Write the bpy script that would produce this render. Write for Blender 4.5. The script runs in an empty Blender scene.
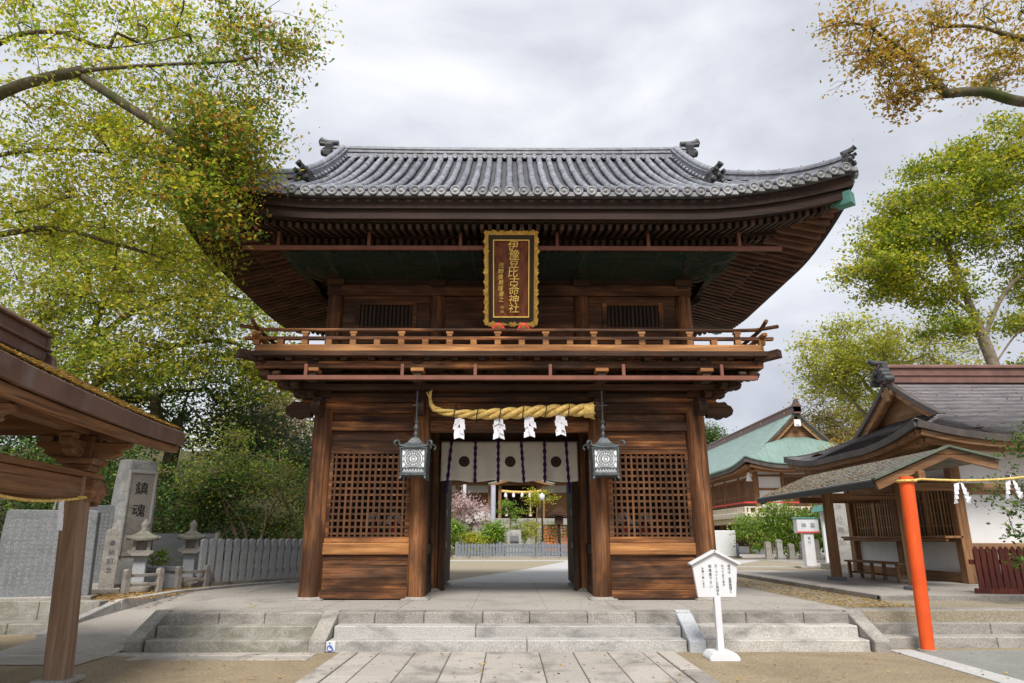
import bpy, bmesh, math, random
import numpy as np
from mathutils import Vector, Matrix
R = math.radians
random.seed(7); np.random.seed(7)
scene = bpy.context.scene
COL = scene.collection

# ------------------------------------------------------------------ camera
cam_d = bpy.data.cameras.new('camera'); cam = bpy.data.objects.new('camera', cam_d); COL.objects.link(cam)
cam_d.sensor_width = 36.0; cam_d.lens = 24.0; cam_d.clip_end = 3000; cam_d.clip_start = 0.05
cam.location = (0, 0, 1.5)
cam.rotation_euler = (R(90 + 16.1), 0, R(-0.34))
scene.camera = cam

# ------------------------------------------------------------------ sky, sun, exposure
SUN_EL, SUN_AZ = 52.0, 182.0      # azimuth clockwise from +Y: behind the camera
world = bpy.data.worlds.new('World'); scene.world = world; world.use_nodes = True
wn = world.node_tree; wn.nodes.clear()
def W(t, **kw):
    n = wn.nodes.new(t)
    for k, v in kw.items(): setattr(n, k, v)
    return n
sky = W('ShaderNodeTexSky', sky_type='NISHITA', sun_disc=False)
sky.sun_elevation = R(SUN_EL); sky.sun_rotation = R(SUN_AZ)
bg1 = W('ShaderNodeBackground'); bg1.inputs[1].default_value = 0.10
wn.links.new(sky.outputs[0], bg1.inputs[0])
tc = W('ShaderNodeTexCoord'); mp = W('ShaderNodeMapping'); mp.inputs['Scale'].default_value = (1.0, 1.0, 2.2)
mp.inputs['Location'].default_value = (0.35, 0.1, 0.55)
wn.links.new(tc.outputs['Generated'], mp.inputs[0])
nz = W('ShaderNodeTexNoise'); nz.inputs['Scale'].default_value = 2.1; nz.inputs['Detail'].default_value = 7; nz.inputs['Roughness'].default_value = 0.52
nz.inputs['Distortion'].default_value = 0.3
wn.links.new(mp.outputs[0], nz.inputs['Vector'])
rp = W('ShaderNodeValToRGB'); wn.links.new(nz.outputs[0], rp.inputs[0])
rp.color_ramp.elements[0].position = 0.36; rp.color_ramp.elements[0].color = (0.47, 0.49, 0.55, 1)
rp.color_ramp.elements[1].position = 0.66; rp.color_ramp.elements[1].color = (0.86, 0.87, 0.90, 1)
e = rp.color_ramp.elements.new(0.5); e.color = (0.645, 0.67, 0.735, 1)
bg2 = W('ShaderNodeBackground'); bg2.inputs[1].default_value = 1.0
wn.links.new(rp.outputs[0], bg2.inputs[0])
mxs = W('ShaderNodeMixShader'); mxs.inputs[0].default_value = 0.93
wo = W('ShaderNodeOutputWorld')
wn.links.new(bg1.outputs[0], mxs.inputs[1]); wn.links.new(bg2.outputs[0], mxs.inputs[2]); wn.links.new(mxs.outputs[0], wo.inputs[0])
sd = bpy.data.lights.new('sun', 'SUN'); sd.energy = 4.0; sd.angle = R(20); sd.color = (1.0, 0.95, 0.87)
sun = bpy.data.objects.new('sun', sd); COL.objects.link(sun); sun.location = (0, -20, 40)
_d = Vector((math.sin(R(SUN_AZ))*math.cos(R(SUN_EL)), math.cos(R(SUN_AZ))*math.cos(R(SUN_EL)), math.sin(R(SUN_EL))))
sun.rotation_euler = (-_d).to_track_quat('-Z', 'Y').to_euler()
vs = scene.view_settings; vs.view_transform = 'Standard'; vs.look = 'None'; vs.gamma = 1.0; vs.exposure = 0.30
vs.use_curve_mapping = False
scene.cycles.diffuse_bounces = 6; scene.cycles.max_bounces = 10

# ------------------------------------------------------------------ mesh helper
class MB:
    def __init__(s): s.v = []; s.f = []; s.m = []; s.sm = []; s.M = None; s.mi = 0
    def add(s, vs, fs, smooth=False):
        o = len(s.v)
        if s.M is not None: vs = [tuple(s.M @ Vector(v)) for v in vs]
        s.v.extend([tuple(v) for v in vs])
        for f in fs:
            s.f.append(tuple(i + o for i in f)); s.m.append(s.mi); s.sm.append(smooth)
    def b(s, x0, x1, y0, y1, z0, z1):
        s.add([(x0,y0,z0),(x1,y0,z0),(x1,y1,z0),(x0,y1,z0),(x0,y0,z1),(x1,y0,z1),(x1,y1,z1),(x0,y1,z1)],
              [(0,3,2,1),(4,5,6,7),(0,1,5,4),(1,2,6,5),(2,3,7,6),(3,0,4,7)])
    def c(s, x, y, z, sx, sy, sz):
        s.b(x-sx/2, x+sx/2, y-sy/2, y+sy/2, z-sz/2, z+sz/2)
    def frame(s, p0, p1, up):
        d = (Vector(p1)-Vector(p0)).normalized(); u = Vector(up)
        if abs(d.dot(u)) > 0.98: u = Vector((0,1,0))
        r = d.cross(u).normalized(); u = r.cross(d).normalized()
        return d, r, u
    def beam(s, p0, p1, w, h, up=(0,0,1), w1=None, h1=None):
        d, r, u = s.frame(p0, p1, up); w1 = w if w1 is None else w1; h1 = h if h1 is None else h1
        p0 = Vector(p0); p1 = Vector(p1); vs = []
        for p, a, bb in ((p0, w, h), (p1, w1, h1)):
            for i, j in ((-1,-1),(1,-1),(1,1),(-1,1)): vs.append(p + r*(a/2*i) + u*(bb/2*j))
        s.add(vs, [(0,1,2,3),(7,6,5,4),(0,4,5,1),(1,5,6,2),(2,6,7,3),(3,7,4,0)])
    def sweep(s, pts, w, h, up=(0,0,1)):
        n = len(pts); P = [Vector(p) for p in pts]; vs = []
        for i in range(n):
            d, r, u = s.frame(P[max(0,i-1)], P[min(n-1,i+1)], up)
            for a, bb in ((-1,-1),(1,-1),(1,1),(-1,1)): vs.append(P[i] + r*(w/2*a) + u*(h/2*bb))
        fs = [(0,1,2,3), tuple(4*(n-1)+k for k in (3,2,1,0))]
        for i in range(n-1):
            for k in range(4):
                a = 4*i+k; b2 = 4*i+(k+1)%4
                fs.append((b2, a, a+4, b2+4))
        s.add(vs, fs)
    def tube(s, pts, r, n=8, cap=True, smooth=True):
        P = [Vector(p) for p in pts]; m = len(P); vs = []; fs = []
        if not hasattr(r, '__len__'): r = [r]*m
        u = None
        for i in range(m):
            d = (P[min(m-1,i+1)] - P[max(0,i-1)])
            if d.length < 1e-9: d = Vector((0,0,1))
            d.normalize()
            if u is None:
                u = Vector((0,0,1)) if abs(d.z) < 0.9 else Vector((1,0,0))
            u = (u - d*u.dot(d)).normalized(); w = d.cross(u)
            for k in range(n):
                a = 2*math.pi*k/n
                vs.append(P[i] + (u*math.cos(a) + w*math.sin(a))*r[i])
        for i in range(m-1):
            for k in range(n):
                a = i*n+k; b2 = i*n+(k+1)%n
                fs.append((a, b2, b2+n, a+n))
        s.add(vs, fs, smooth)
        if cap:
            s.add(vs[:n], [tuple(range(n-1,-1,-1))]); s.add(vs[-n:], [tuple(range(n))])
    def lathe(s, prof, c=(0,0,0), n=16, smooth=True, axis='z'):
        vs = []; fs = []
        for (r, z) in prof:
            for k in range(n):
                a = 2*math.pi*(k+0.5)/n
                p = (r*math.cos(a), r*math.sin(a), z)
                if axis == 'y': p = (p[0], p[2], p[1])
                elif axis == 'x': p = (p[2], p[0], p[1])
                vs.append((p[0]+c[0], p[1]+c[1], p[2]+c[2]))
        m = len(prof)
        for i in range(m-1):
            for k in range(n):
                a = i*n+k; b2 = i*n+(k+1)%n
                fs.append((a, b2, b2+n, a+n) if axis != 'y' else (a, a+n, b2+n, b2))
        s.add(vs, fs, smooth)
        s.add(vs[:n], [tuple(range(n-1,-1,-1))]); s.add(vs[-n:], [tuple(range(n))])
    def prism(s, poly, d0, d1, plane='xz'):
        n = len(poly); vs = []
        for d in (d0, d1):
            for (a, bb) in poly:
                vs.append({'xz': (a, d, bb), 'yz': (d, a, bb), 'xy': (a, bb, d)}[plane])
        fs = [tuple(range(n-1,-1,-1)), tuple(range(n, 2*n))]
        for i in range(n): j = (i+1) % n; fs.append((i, j, j+n, i+n))
        s.add(vs, fs)
    def grid(s, fn, nu, nv, smooth=True):
        vs = [fn(i/nu, j/nv) for i in range(nu+1) for j in range(nv+1)]
        fs = []
        for i in range(nu):
            for j in range(nv):
                a = i*(nv+1)+j; fs.append((a, a+nv+1, a+nv+2, a+1))
        s.add(vs, fs, smooth)
    def build(s, name, mat, parent=None, bevel=0.0, world=False, fix=True, solid=0.0):
        vs = s.v
        if world and parent is not None:
            L = ROOTLOC[parent.name]; vs = [(a-L[0], b2-L[1], c-L[2]) for a, b2, c in vs]
        me = bpy.data.meshes.new(name); me.from_pydata(vs, [], s.f)
        mats = mat if isinstance(mat, (list, tuple)) else [mat]
        for m in mats: me.materials.append(m)
        if len(mats) > 1: me.polygons.foreach_set('material_index', s.m)
        me.polygons.foreach_set('use_smooth', s.sm)
        if fix:
            bm = bmesh.new(); bm.from_mesh(me); bmesh.ops.recalc_face_normals(bm, faces=bm.faces); bm.to_mesh(me); bm.free()
        me.update()
        o = bpy.data.objects.new(name, me); COL.objects.link(o)
        if parent is not None: o.parent = parent
        if solid:
            md = o.modifiers.new('thickness', 'SOLIDIFY'); md.thickness = solid; md.offset = -1
        if bevel:
            md = o.modifiers.new('bevel', 'BEVEL'); md.width = bevel; md.segments = 1; md.limit_method = 'ANGLE'; md.angle_limit = R(40)
        return o

ROOTLOC = {}
def tag(o, label=None, cat=None, group=None, kind=None):
    if label: o['label'] = label
    if cat: o['category'] = cat
    if group: o['group'] = group
    if kind: o['kind'] = kind
    return o
def thing(name, label, cat, loc=(0,0,0), rz=0, group=None):
    o = bpy.data.objects.new(name, None); COL.objects.link(o); o.empty_display_size = 0.2
    o.location = loc; o.rotation_euler = (0, 0, rz); ROOTLOC[o.name] = tuple(loc)
    return tag(o, label, cat, group)
def struct(name, mb, mat, label=None, **kw):
    o = mb.build(name, mat, **kw); o['kind'] = 'structure'
    if label: o['label'] = label
    return o
def copy_tree(o, parent=None):
    c = o.copy(); COL.objects.link(c); c.parent = parent
    for ch in [k for k in bpy.data.objects if k.parent == o]: copy_tree(ch, c)
    return c

# ------------------------------------------------------------------ materials
class NT:
    def __init__(s, name):
        s.mat = bpy.data.materials.new(name); s.mat.use_nodes = True; s.t = s.mat.node_tree
        s.bsdf = s.t.nodes['Principled BSDF']; s.out = s.t.nodes['Material Output']
        s.tc = s.n('ShaderNodeTexCoord'); s.geo = s.n('ShaderNodeNewGeometry')
    def n(s, t, **kw):
        x = s.t.nodes.new(t)
        for k, v in kw.items(): setattr(x, k, v)
        return x
    def l(s, a, b): s.t.links.new(a, b)
    def mapping(s, sc=(1,1,1), src='Object', jitter=0):
        m = s.n('ShaderNodeMapping'); m.inputs['Scale'].default_value = sc
        v = s.tc.outputs[src]
        if jitter:
            mul = s.n('ShaderNodeMath', operation='MULTIPLY'); mul.inputs[1].default_value = jitter
            s.l(s.geo.outputs['Random Per Island'], mul.inputs[0])
            ad = s.n('ShaderNodeVectorMath', operation='ADD'); s.l(v, ad.inputs[0]); s.l(mul.outputs[0], ad.inputs[1]); v = ad.outputs[0]
        s.l(v, m.inputs[0]); return m.outputs[0]
    def noise(s, vec, scale, detail=4, rough=0.55, dist=0.0):
        x = s.n('ShaderNodeTexNoise'); s.l(vec, x.inputs['Vector']); x.inputs['Scale'].default_value = scale
        x.inputs['Detail'].default_value = detail; x.inputs['Roughness'].default_value = rough; x.inputs['Distortion'].default_value = dist
        return x.outputs[0]
    def ramp(s, fac, stops, interp='LINEAR'):
        x = s.n('ShaderNodeValToRGB'); s.l(fac, x.inputs[0]); cr = x.color_ramp; cr.interpolation = interp
        cr.elements[0].position, cr.elements[0].color = stops[0][0], (*stops[0][1], 1)
        cr.elements[1].position, cr.elements[1].color = stops[-1][0], (*stops[-1][1], 1)
        for p, c in stops[1:-1]: e = cr.elements.new(p); e.color = (*c, 1)
        return x.outputs[0]
    def mix(s, fac, a, b, mode='MIX'):
        x = s.n('ShaderNodeMix', data_type='RGBA', blend_type=mode)
        for sock, v in ((x.inputs[0], fac), (x.inputs[6], a), (x.inputs[7], b)):
            if hasattr(v, 'is_linked'): s.l(v, sock)
            elif isinstance(v, (int, float)): sock.default_value = v
            else: sock.default_value = (*v, 1)
        return x.outputs[2]
    def rng(s, v, a, b, c, d):
        x = s.n('ShaderNodeMapRange'); s.l(v, x.inputs[0])
        for i, k in enumerate((a, b, c, d)): x.inputs[i+1].default_value = k
        return x.outputs[0]
    def bump(s, h, strength=0.3, dist=0.02):
        x = s.n('ShaderNodeBump'); x.inputs['Strength'].default_value = strength; x.inputs['Distance'].default_value = dist
        s.l(h, x.inputs['Height']); s.l(x.outputs[0], s.bsdf.inputs['Normal'])
    def color(s, c, rough=0.7, spec=0.3, metal=0):
        if hasattr(c, 'is_linked'): s.l(c, s.bsdf.inputs['Base Color'])
        else: s.bsdf.inputs['Base Color'].default_value = (*c, 1)
        s.bsdf.inputs['Roughness'].default_value = rough; s.bsdf.inputs['Metallic'].default_value = metal
        s.bsdf.inputs['Specular IOR Level'].default_value = spec
        return s.mat

def wood(name, dark, mid, light, axis='x', rough=0.68, stain=0.6, var=0.5):
    t = NT(name); al, ac = 0.28, 5.0
    sc = {'x': (al, ac, ac), 'y': (ac, al, ac), 'z': (ac, ac, al)}[axis]
    v = t.mapping(sc, jitter=7.3)
    g = t.noise(v, 2.6, 7, 0.62, 0.5)
    c = t.ramp(g, [(0.30, dark), (0.50, mid), (0.72, light)])
    v2 = t.mapping({'x': (.5,1.6,1.6), 'y': (1.6,.5,1.6), 'z': (1.6,1.6,.5)}[axis])
    st = t.noise(v2, 1.3, 4, 0.6, 0.3)
    c = t.mix(t.rng(st, 0.40, 0.62, stain, 0.0), c, tuple(k*0.55 for k in dark), 'MIX')
    gw = t.noise(t.mapping({'x': (.35,1.3,1.3), 'y': (1.3,.35,1.3), 'z': (1.3,1.3,.35)}[axis], jitter=4.7), 1.9, 6, 0.68, 0.2)
    c = t.mix(t.rng(gw, 0.52, 0.70, 0, 0.42), c, tuple(0.55*k + 0.45*(sum(mid)/3) for k in (mid[0]*1.25, mid[1]*1.5, mid[2]*1.9)))
    ck = t.noise(t.mapping({'x': (.22,16,16), 'y': (16,.22,16), 'z': (16,16,.22)}[axis], jitter=9.1), 1.6, 3, 0.5, 0.3)
    c = t.mix(t.rng(ck, 0.64, 0.69, 0, 0.75), c, tuple(k*0.4 for k in dark))
    val = t.rng(t.geo.outputs['Random Per Island'], 0, 1, 1-var*0.7, 1+var*0.6)
    hs = t.n('ShaderNodeHueSaturation'); t.l(val, hs.inputs['Value']); t.l(c, hs.inputs['Color'])
    fine = t.noise(t.mapping(tuple(k*4 for k in sc)), 4, 3)
    t.bump(fine, 0.35, 0.01)
    return t.color(hs.outputs[0], rough, 0.25)

def stone(name, base, dark, light, moss=0.0, scale=1.0, var=0.25, rough=0.85, stain=0.5, mosscol=(0.095,0.105,0.035)):
    t = NT(name); v = t.mapping((1,1,1), jitter=3.1)
    sp = t.noise(v, 60*scale, 3, 0.7)
    c = t.ramp(sp, [(0.3, dark), (0.5, base), (0.7, light)])
    st = t.noise(t.mapping((1.2,1.2,2.5)), 1.6*scale, 6, 0.65, 0.4)
    c = t.mix(t.rng(st, 0.48, 0.72, 0, stain), c, tuple(k*0.35 for k in base))
    if moss:
        ms = t.noise(t.mapping((1,1,1.3)), 3.4*scale, 9, 0.78, 0.3)
        c = t.mix(t.rng(ms, 0.55-moss*0.2, 0.75-moss*0.12, 0, 0.62), c, mosscol)
    val = t.rng(t.geo.outputs['Random Per Island'], 0, 1, 1-var*0.6, 1+var*0.5)
    hs = t.n('ShaderNodeHueSaturation'); t.l(val, hs.inputs['Value']); t.l(c, hs.inputs['Color'])
    t.bump(sp, 0.25, 0.008)
    return t.color(hs.outputs[0], rough, 0.25)

def plain(name, col, rough=0.6, metal=0, var=0.12, scale=3.0, spec=0.3, dirt=None, isl=0.0):
    t = NT(name); n = t.noise(t.mapping(), scale, 6, 0.6)
    lo = tuple(k*(1-var) for k in col); hi = tuple(min(1, k*(1+var)) for k in col)
    c = t.ramp(n, [(0.3, lo), (0.7, hi)])
    if dirt:
        d = t.noise(t.mapping((1.5,1.5,.6)), 2.5, 6, 0.7); c = t.mix(t.rng(d, 0.50, 0.72, 0, 0.65), c, dirt)
    if isl:
        hs = t.n('ShaderNodeHueSaturation'); t.l(t.rng(t.geo.outputs['Random Per Island'], 0, 1, 1-isl, 1+isl), hs.inputs['Value']); t.l(c, hs.inputs['Color']); c = hs.outputs[0]
    return t.color(c, rough, spec, metal)

def ground_mat(name, cols, gscale=40, patch=0.6, pcol=(0.1,0.09,0.05), bump=0.5, rough=0.95):
    t = NT(name); v = t.mapping()
    n = t.noise(v, gscale, 5, 0.7)
    c = t.ramp(n, [(0.28, cols[0]), (0.5, cols[1]), (0.74, cols[2])])
    sp = t.noise(v, gscale*0.28, 6, 0.75); c = t.mix(t.rng(sp, 0.55, 0.72, 0, 0.55), c, tuple(k*0.55 for k in cols[0])); sp2 = t.noise(v, gscale*0.45, 2, 0.5); c = t.mix(t.rng(sp2, 0.66, 0.70, 0, 0.6), c, tuple(min(1, k*1.25) for k in cols[2]))
    p = t.noise(v, 0.55, 9, 0.72, 0.8)
    c = t.mix(t.rng(p, 0.45, 0.72, 0, patch), c, pcol)
    t.bump(n, bump, 0.02)
    return t.color(c, rough, 0.15)

def leafmat(name, stops, patchcol=None, patch=0.5, pscale=0.6, trans=0.45):
    t = NT(name)
    c = t.ramp(t.geo.outputs['Random Per Island'], stops)
    if patchcol:
        p = t.noise(t.mapping(), pscale, 4, 0.6)
        c = t.mix(t.rng(p, 0.42, 0.62, 0, patch), c, patchcol)
    df = t.n('ShaderNodeBsdfDiffuse'); tr = t.n('ShaderNodeBsdfTranslucent'); mx = t.n('ShaderNodeMixShader')
    gl = t.n('ShaderNodeBsdfGlossy'); gl.inputs['Roughness'].default_value = 0.45; m2 = t.n('ShaderNodeMixShader'); m2.inputs[0].default_value = 0.018
    t.l(c, df.inputs[0]); t.l(c, tr.inputs[0]); mx.inputs[0].default_value = trans
    t.l(df.outputs[0], mx.inputs[1]); t.l(tr.outputs[0], mx.inputs[2])
    t.l(mx.outputs[0], m2.inputs[1]); t.l(gl.outputs[0], m2.inputs[2]); t.l(m2.outputs[0], t.out.inputs[0])
    t.t.nodes.remove(t.bsdf)
    return t.mat

D1, M1, L1 = (0.024,0.011,0.006), (0.135,0.052,0.019), (0.46,0.195,0.064)
WX = wood('gate_timber_x', D1, M1, L1, 'x', stain=.85, var=.7); WY = wood('gate_timber_y', D1, M1, L1, 'y'); WZ = wood('gate_timber_z', (0.048,0.020,0.009), (0.185,0.073,0.027), (0.44,0.195,0.072), 'z', stain=0.8)
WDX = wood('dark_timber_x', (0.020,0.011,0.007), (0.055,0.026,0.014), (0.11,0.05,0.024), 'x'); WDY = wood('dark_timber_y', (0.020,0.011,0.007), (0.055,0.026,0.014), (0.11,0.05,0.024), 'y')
WUX = wood('shaded_upper_timber_x', (0.026,0.012,0.007), (0.11,0.044,0.018), (0.25,0.11,0.042), 'x', stain=.8)  # darker copy of the gate timber, eave shade put into its colour
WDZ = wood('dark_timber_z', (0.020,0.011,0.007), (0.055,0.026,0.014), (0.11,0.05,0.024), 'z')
WRX = wood('railing_timber', (0.095,0.041,0.015), (0.30,0.132,0.045), (0.52,0.265,0.095), 'x', stain=0.35)
WRY = wood('railing_timber_y', (0.12,0.045,0.014), (0.30,0.12,0.04), (0.48,0.22,0.08), 'y', stain=0.35)
RAFT = wood('rafter_timber', (0.022,0.012,0.009), (0.055,0.028,0.018), (0.10,0.055,0.033), 'y', stain=0.3)  # front and back rafters: shadow under the eaves painted into the wood tone
RAFTX = wood('rafter_timber_x', (0.04,0.018,0.012), (0.12,0.056,0.032), (0.21,0.105,0.055), 'x', stain=0.3)
SOFF = plain('shaded_soffit_boards', (0.06,0.036,0.022), 0.8, var=0.4)  # darkened so the colour carries the shade beneath the roof
TILE = plain('grey_roof_tile', (0.195,0.205,0.24), 0.36, var=0.5, scale=6, spec=0.5, dirt=(0.06,0.06,0.062), isl=.28)
TILED = plain('dark_roof_tile', (0.05,0.05,0.056), 0.5, var=0.3, scale=6, spec=0.4)
CAPT = plain('eave_cap_tile', (0.225,0.23,0.25), 0.5, var=0.35, scale=9, spec=0.4, dirt=(0.12,0.12,0.10), isl=.25)
PAINTBR = plain('red_brown_paint', (0.19,0.075,0.05), 0.5, var=0.2)
VERD = plain('verdigris_copper', (0.09,0.25,0.21), 0.6, var=0.3, scale=4)
GRAN = stone('granite', (0.29,0.27,0.245), (0.16,0.148,0.132), (0.42,0.395,0.36), stain=0.8)
GRANW = stone('pale_granite', (0.36,0.35,0.335), (0.21,0.20,0.19), (0.47,0.46,0.445), stain=0.7)
GRANM = stone('mossy_granite', (0.29,0.275,0.25), (0.2,0.19,0.18), (0.42,0.40,0.37), moss=0.7, stain=0.8)
GRANB = stone('blue_grey_granite', (0.38,0.40,0.425), (0.26,0.275,0.295), (0.48,0.50,0.525), stain=0.35)
GRAND = stone('dark_granite', (0.16,0.17,0.18), (0.10,0.105,0.11), (0.26,0.27,0.28), stain=0.4)
CONC = stone('worn_paving', (0.345,0.32,0.29), (0.275,0.255,0.23), (0.42,0.39,0.36), stain=0.45, scale=0.5, var=0.1)
CONCP = stone('pale_paving', (0.42,0.415,0.41), (0.36,0.355,0.35), (0.48,0.475,0.47), stain=0.15, scale=0.5, var=0.08)
SLAB = stone('approach_slabs', (0.37,0.34,0.31), (0.28,0.26,0.235), (0.45,0.415,0.38), stain=0.85, scale=0.8, var=0.22)
PLAST = plain('white_plaster', (0.76,0.76,0.76), 0.8, var=0.04)
WHITE = plain('white_paint', (0.62,0.63,0.66), 0.5, var=0.06, dirt=(0.60,0.59,0.56))
PAPER = plain('white_paper', (0.74,0.73,0.79), 0.8, var=0.03)
BLACK = plain('black_ink', (0.02,0.02,0.022), 0.6)
INKF = plain('faded_ink', (0.10,0.10,0.13), 0.7)
GOLD = plain('gilding', (0.50,0.32,0.075), 0.38, metal=0.55, var=0.35, scale=14)
GOLDB = plain('bright_gilding', (0.85,0.60,0.16), 0.4, metal=0.3, var=0.2, scale=14)
PLAQ = wood('plaque_board', (0.06,0.018,0.008), (0.15,0.045,0.018), (0.23,0.075,0.03), 'z', stain=0.2, var=0.1)
LACQ = plain('dark_lacquer', (0.03,0.018,0.013), 0.4)
RED = plain('red_lacquer', (0.60,0.06,0.05), 0.45)
OR_ = NT('chipped_vermilion'); o1_ = OR_.noise(OR_.mapping((1,1,.5)), 3, 6, .65); oc_ = OR_.ramp(o1_, [(.3,(0.52,0.06,0.010)),(.55,(0.68,0.09,0.014)),(.75,(0.74,0.15,0.035))])
o2_ = OR_.noise(OR_.mapping((6,6,2.2)), 3.5, 5, .7); oc_ = OR_.mix(OR_.rng(o2_, .68, .71, 0, .75), oc_, (0.26,0.17,0.13)); o3_ = OR_.noise(OR_.mapping((14,14,.7)), 2, 3, .6); oc_ = OR_.mix(OR_.rng(o3_, .60, .72, 0, .35), oc_, (0.30,0.04,0.012)); OR_.bump(o3_, .15, .01); ORANGE = OR_.color(oc_, .5, .3)
ROPE = plain('straw_rope', (0.68,0.47,0.15), 0.85, var=0.35, scale=22)
CLOTH = plain('unbleached_cloth', (0.84,0.79,0.70), 0.9, var=0.06)
PURPLE = plain('purple_ribbon', (0.05,0.018,0.11), 0.7, var=0.5, scale=18)
CREST = plain('brown_crest', (0.055,0.03,0.024), 0.8, var=0.2)
BRONZE = plain('green_bronze', (0.085,0.10,0.105), 0.5, metal=0.35, var=0.35, scale=10)
LPAN = plain('lantern_paper', (0.82,0.84,0.88), 0.6, var=0.05)
SAND = ground_mat('sandy_earth', [(0.17,0.13,0.08), (0.28,0.225,0.15), (0.40,0.34,0.25)], 36, 0.8, (0.15,0.118,0.075), 0.45)
GRAV = ground_mat('gravel_ground', [(0.14,0.115,0.085), (0.30,0.26,0.195), (0.47,0.42,0.34)], 55, 0.35, (0.22,0.17,0.07), 0.8)
LITTER = ground_mat('leaf_litter_earth', [(0.14,0.09,0.05), (0.29,0.20,0.11), (0.42,0.31,0.19)], 45, 0.4, (0.12,0.09,0.05), 0.6)
ASPH = ground_mat('grey_paving', [(0.17,0.175,0.165), (0.23,0.235,0.22), (0.30,0.305,0.285)], 60, 0.5, (0.13,0.135,0.12), 0.2)
EARTH = ground_mat('hillside_earth', [(0.03,0.03,0.015), (0.07,0.065,0.03), (0.12,0.11,0.05)], 6, 0.5, (0.03,0.04,0.015), 0.6)

# ------------------------------------------------------------------ lettering: glyph outlines turned into meshes
_gl = {}
def glyph(ch):
    if ch in _gl: return _gl[ch]
    cu = bpy.data.curves.new('g', 'FONT'); cu.body = ch; cu.size = 1.0; cu.extrude = 0.5; cu.resolution_u = 2
    o = bpy.data.objects.new('g', cu); COL.objects.link(o)
    dg = bpy.context.evaluated_depsgraph_get(); me = o.evaluated_get(dg).to_mesh()
    vs = [tuple(v.co) for v in me.vertices]; fs = [tuple(p.vertices) for p in me.polygons]
    o.evaluated_get(dg).to_mesh_clear(); bpy.data.objects.remove(o); bpy.data.curves.remove(cu)
    if vs:
        x0 = min(v[0] for v in vs); x1 = max(v[0] for v in vs); y0 = min(v[1] for v in vs); y1 = max(v[1] for v in vs)
        vs = [(v[0]-(x0+x1)/2, v[1]-(y0+y1)/2, v[2]) for v in vs]
    _gl[ch] = (vs, fs); return _gl[ch]
def column_text(mb, s, x, z_top, pitch, size, y=0.0, depth=0.006, wide=1.0, skew=0.0, jit=0.0):
    # reads down a board whose face looks along -Y (local): x right, z up
    for i, ch in enumerate(s):
        if ch == ' ': continue
        vs, fs = glyph(ch); zc = z_top - pitch*(i+0.5)
        jx = random.uniform(-jit, jit)
        mb.add([(x + jx + (a*wide + b*skew)*size, y - (c+0.5)*depth, zc + b*size) for a, b, c in vs], fs)

# ------------------------------------------------------------------ leaves, branches, trees
def leaves(name, pos, size, mat, parent, up=0.6, aspect=0.55, rnd=0.5):
    n = len(pos); pos = np.asarray(pos)
    nr = np.random.randn(n, 3); nr[:, 2] += up*1.8; nr /= np.linalg.norm(nr, axis=1)[:, None]
    t = np.random.randn(n, 3); t -= nr*np.sum(t*nr, axis=1)[:, None]; t /= np.linalg.norm(t, axis=1)[:, None]
    w = np.cross(nr, t); L = (size*(1-rnd + 2*rnd*np.random.rand(n)))[:, None]
    V = np.empty((n, 4, 3))
    V[:, 0] = pos - t*L*0.5; V[:, 1] = pos + w*L*aspect*0.5 + nr*L*0.06; V[:, 2] = pos + t*L*0.5; V[:, 3] = pos - w*L*aspect*0.5 + nr*L*0.06
    me = bpy.data.meshes.new(name); me.vertices.add(4*n); me.loops.add(4*n); me.polygons.add(n)
    me.vertices.foreach_set('co', V.reshape(-1)); me.loops.foreach_set('vertex_index', np.arange(4*n, dtype=np.int32))
    me.polygons.foreach_set('loop_start', np.arange(0, 4*n, 4, dtype=np.int32)); me.polygons.foreach_set('loop_total', np.full(n, 4, dtype=np.int32))
    me.materials.append(mat); me.update(calc_edges=True); me.validate()
    o = bpy.data.objects.new(name, me); COL.objects.link(o)
    if parent: o.parent = parent
    return o

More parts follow.
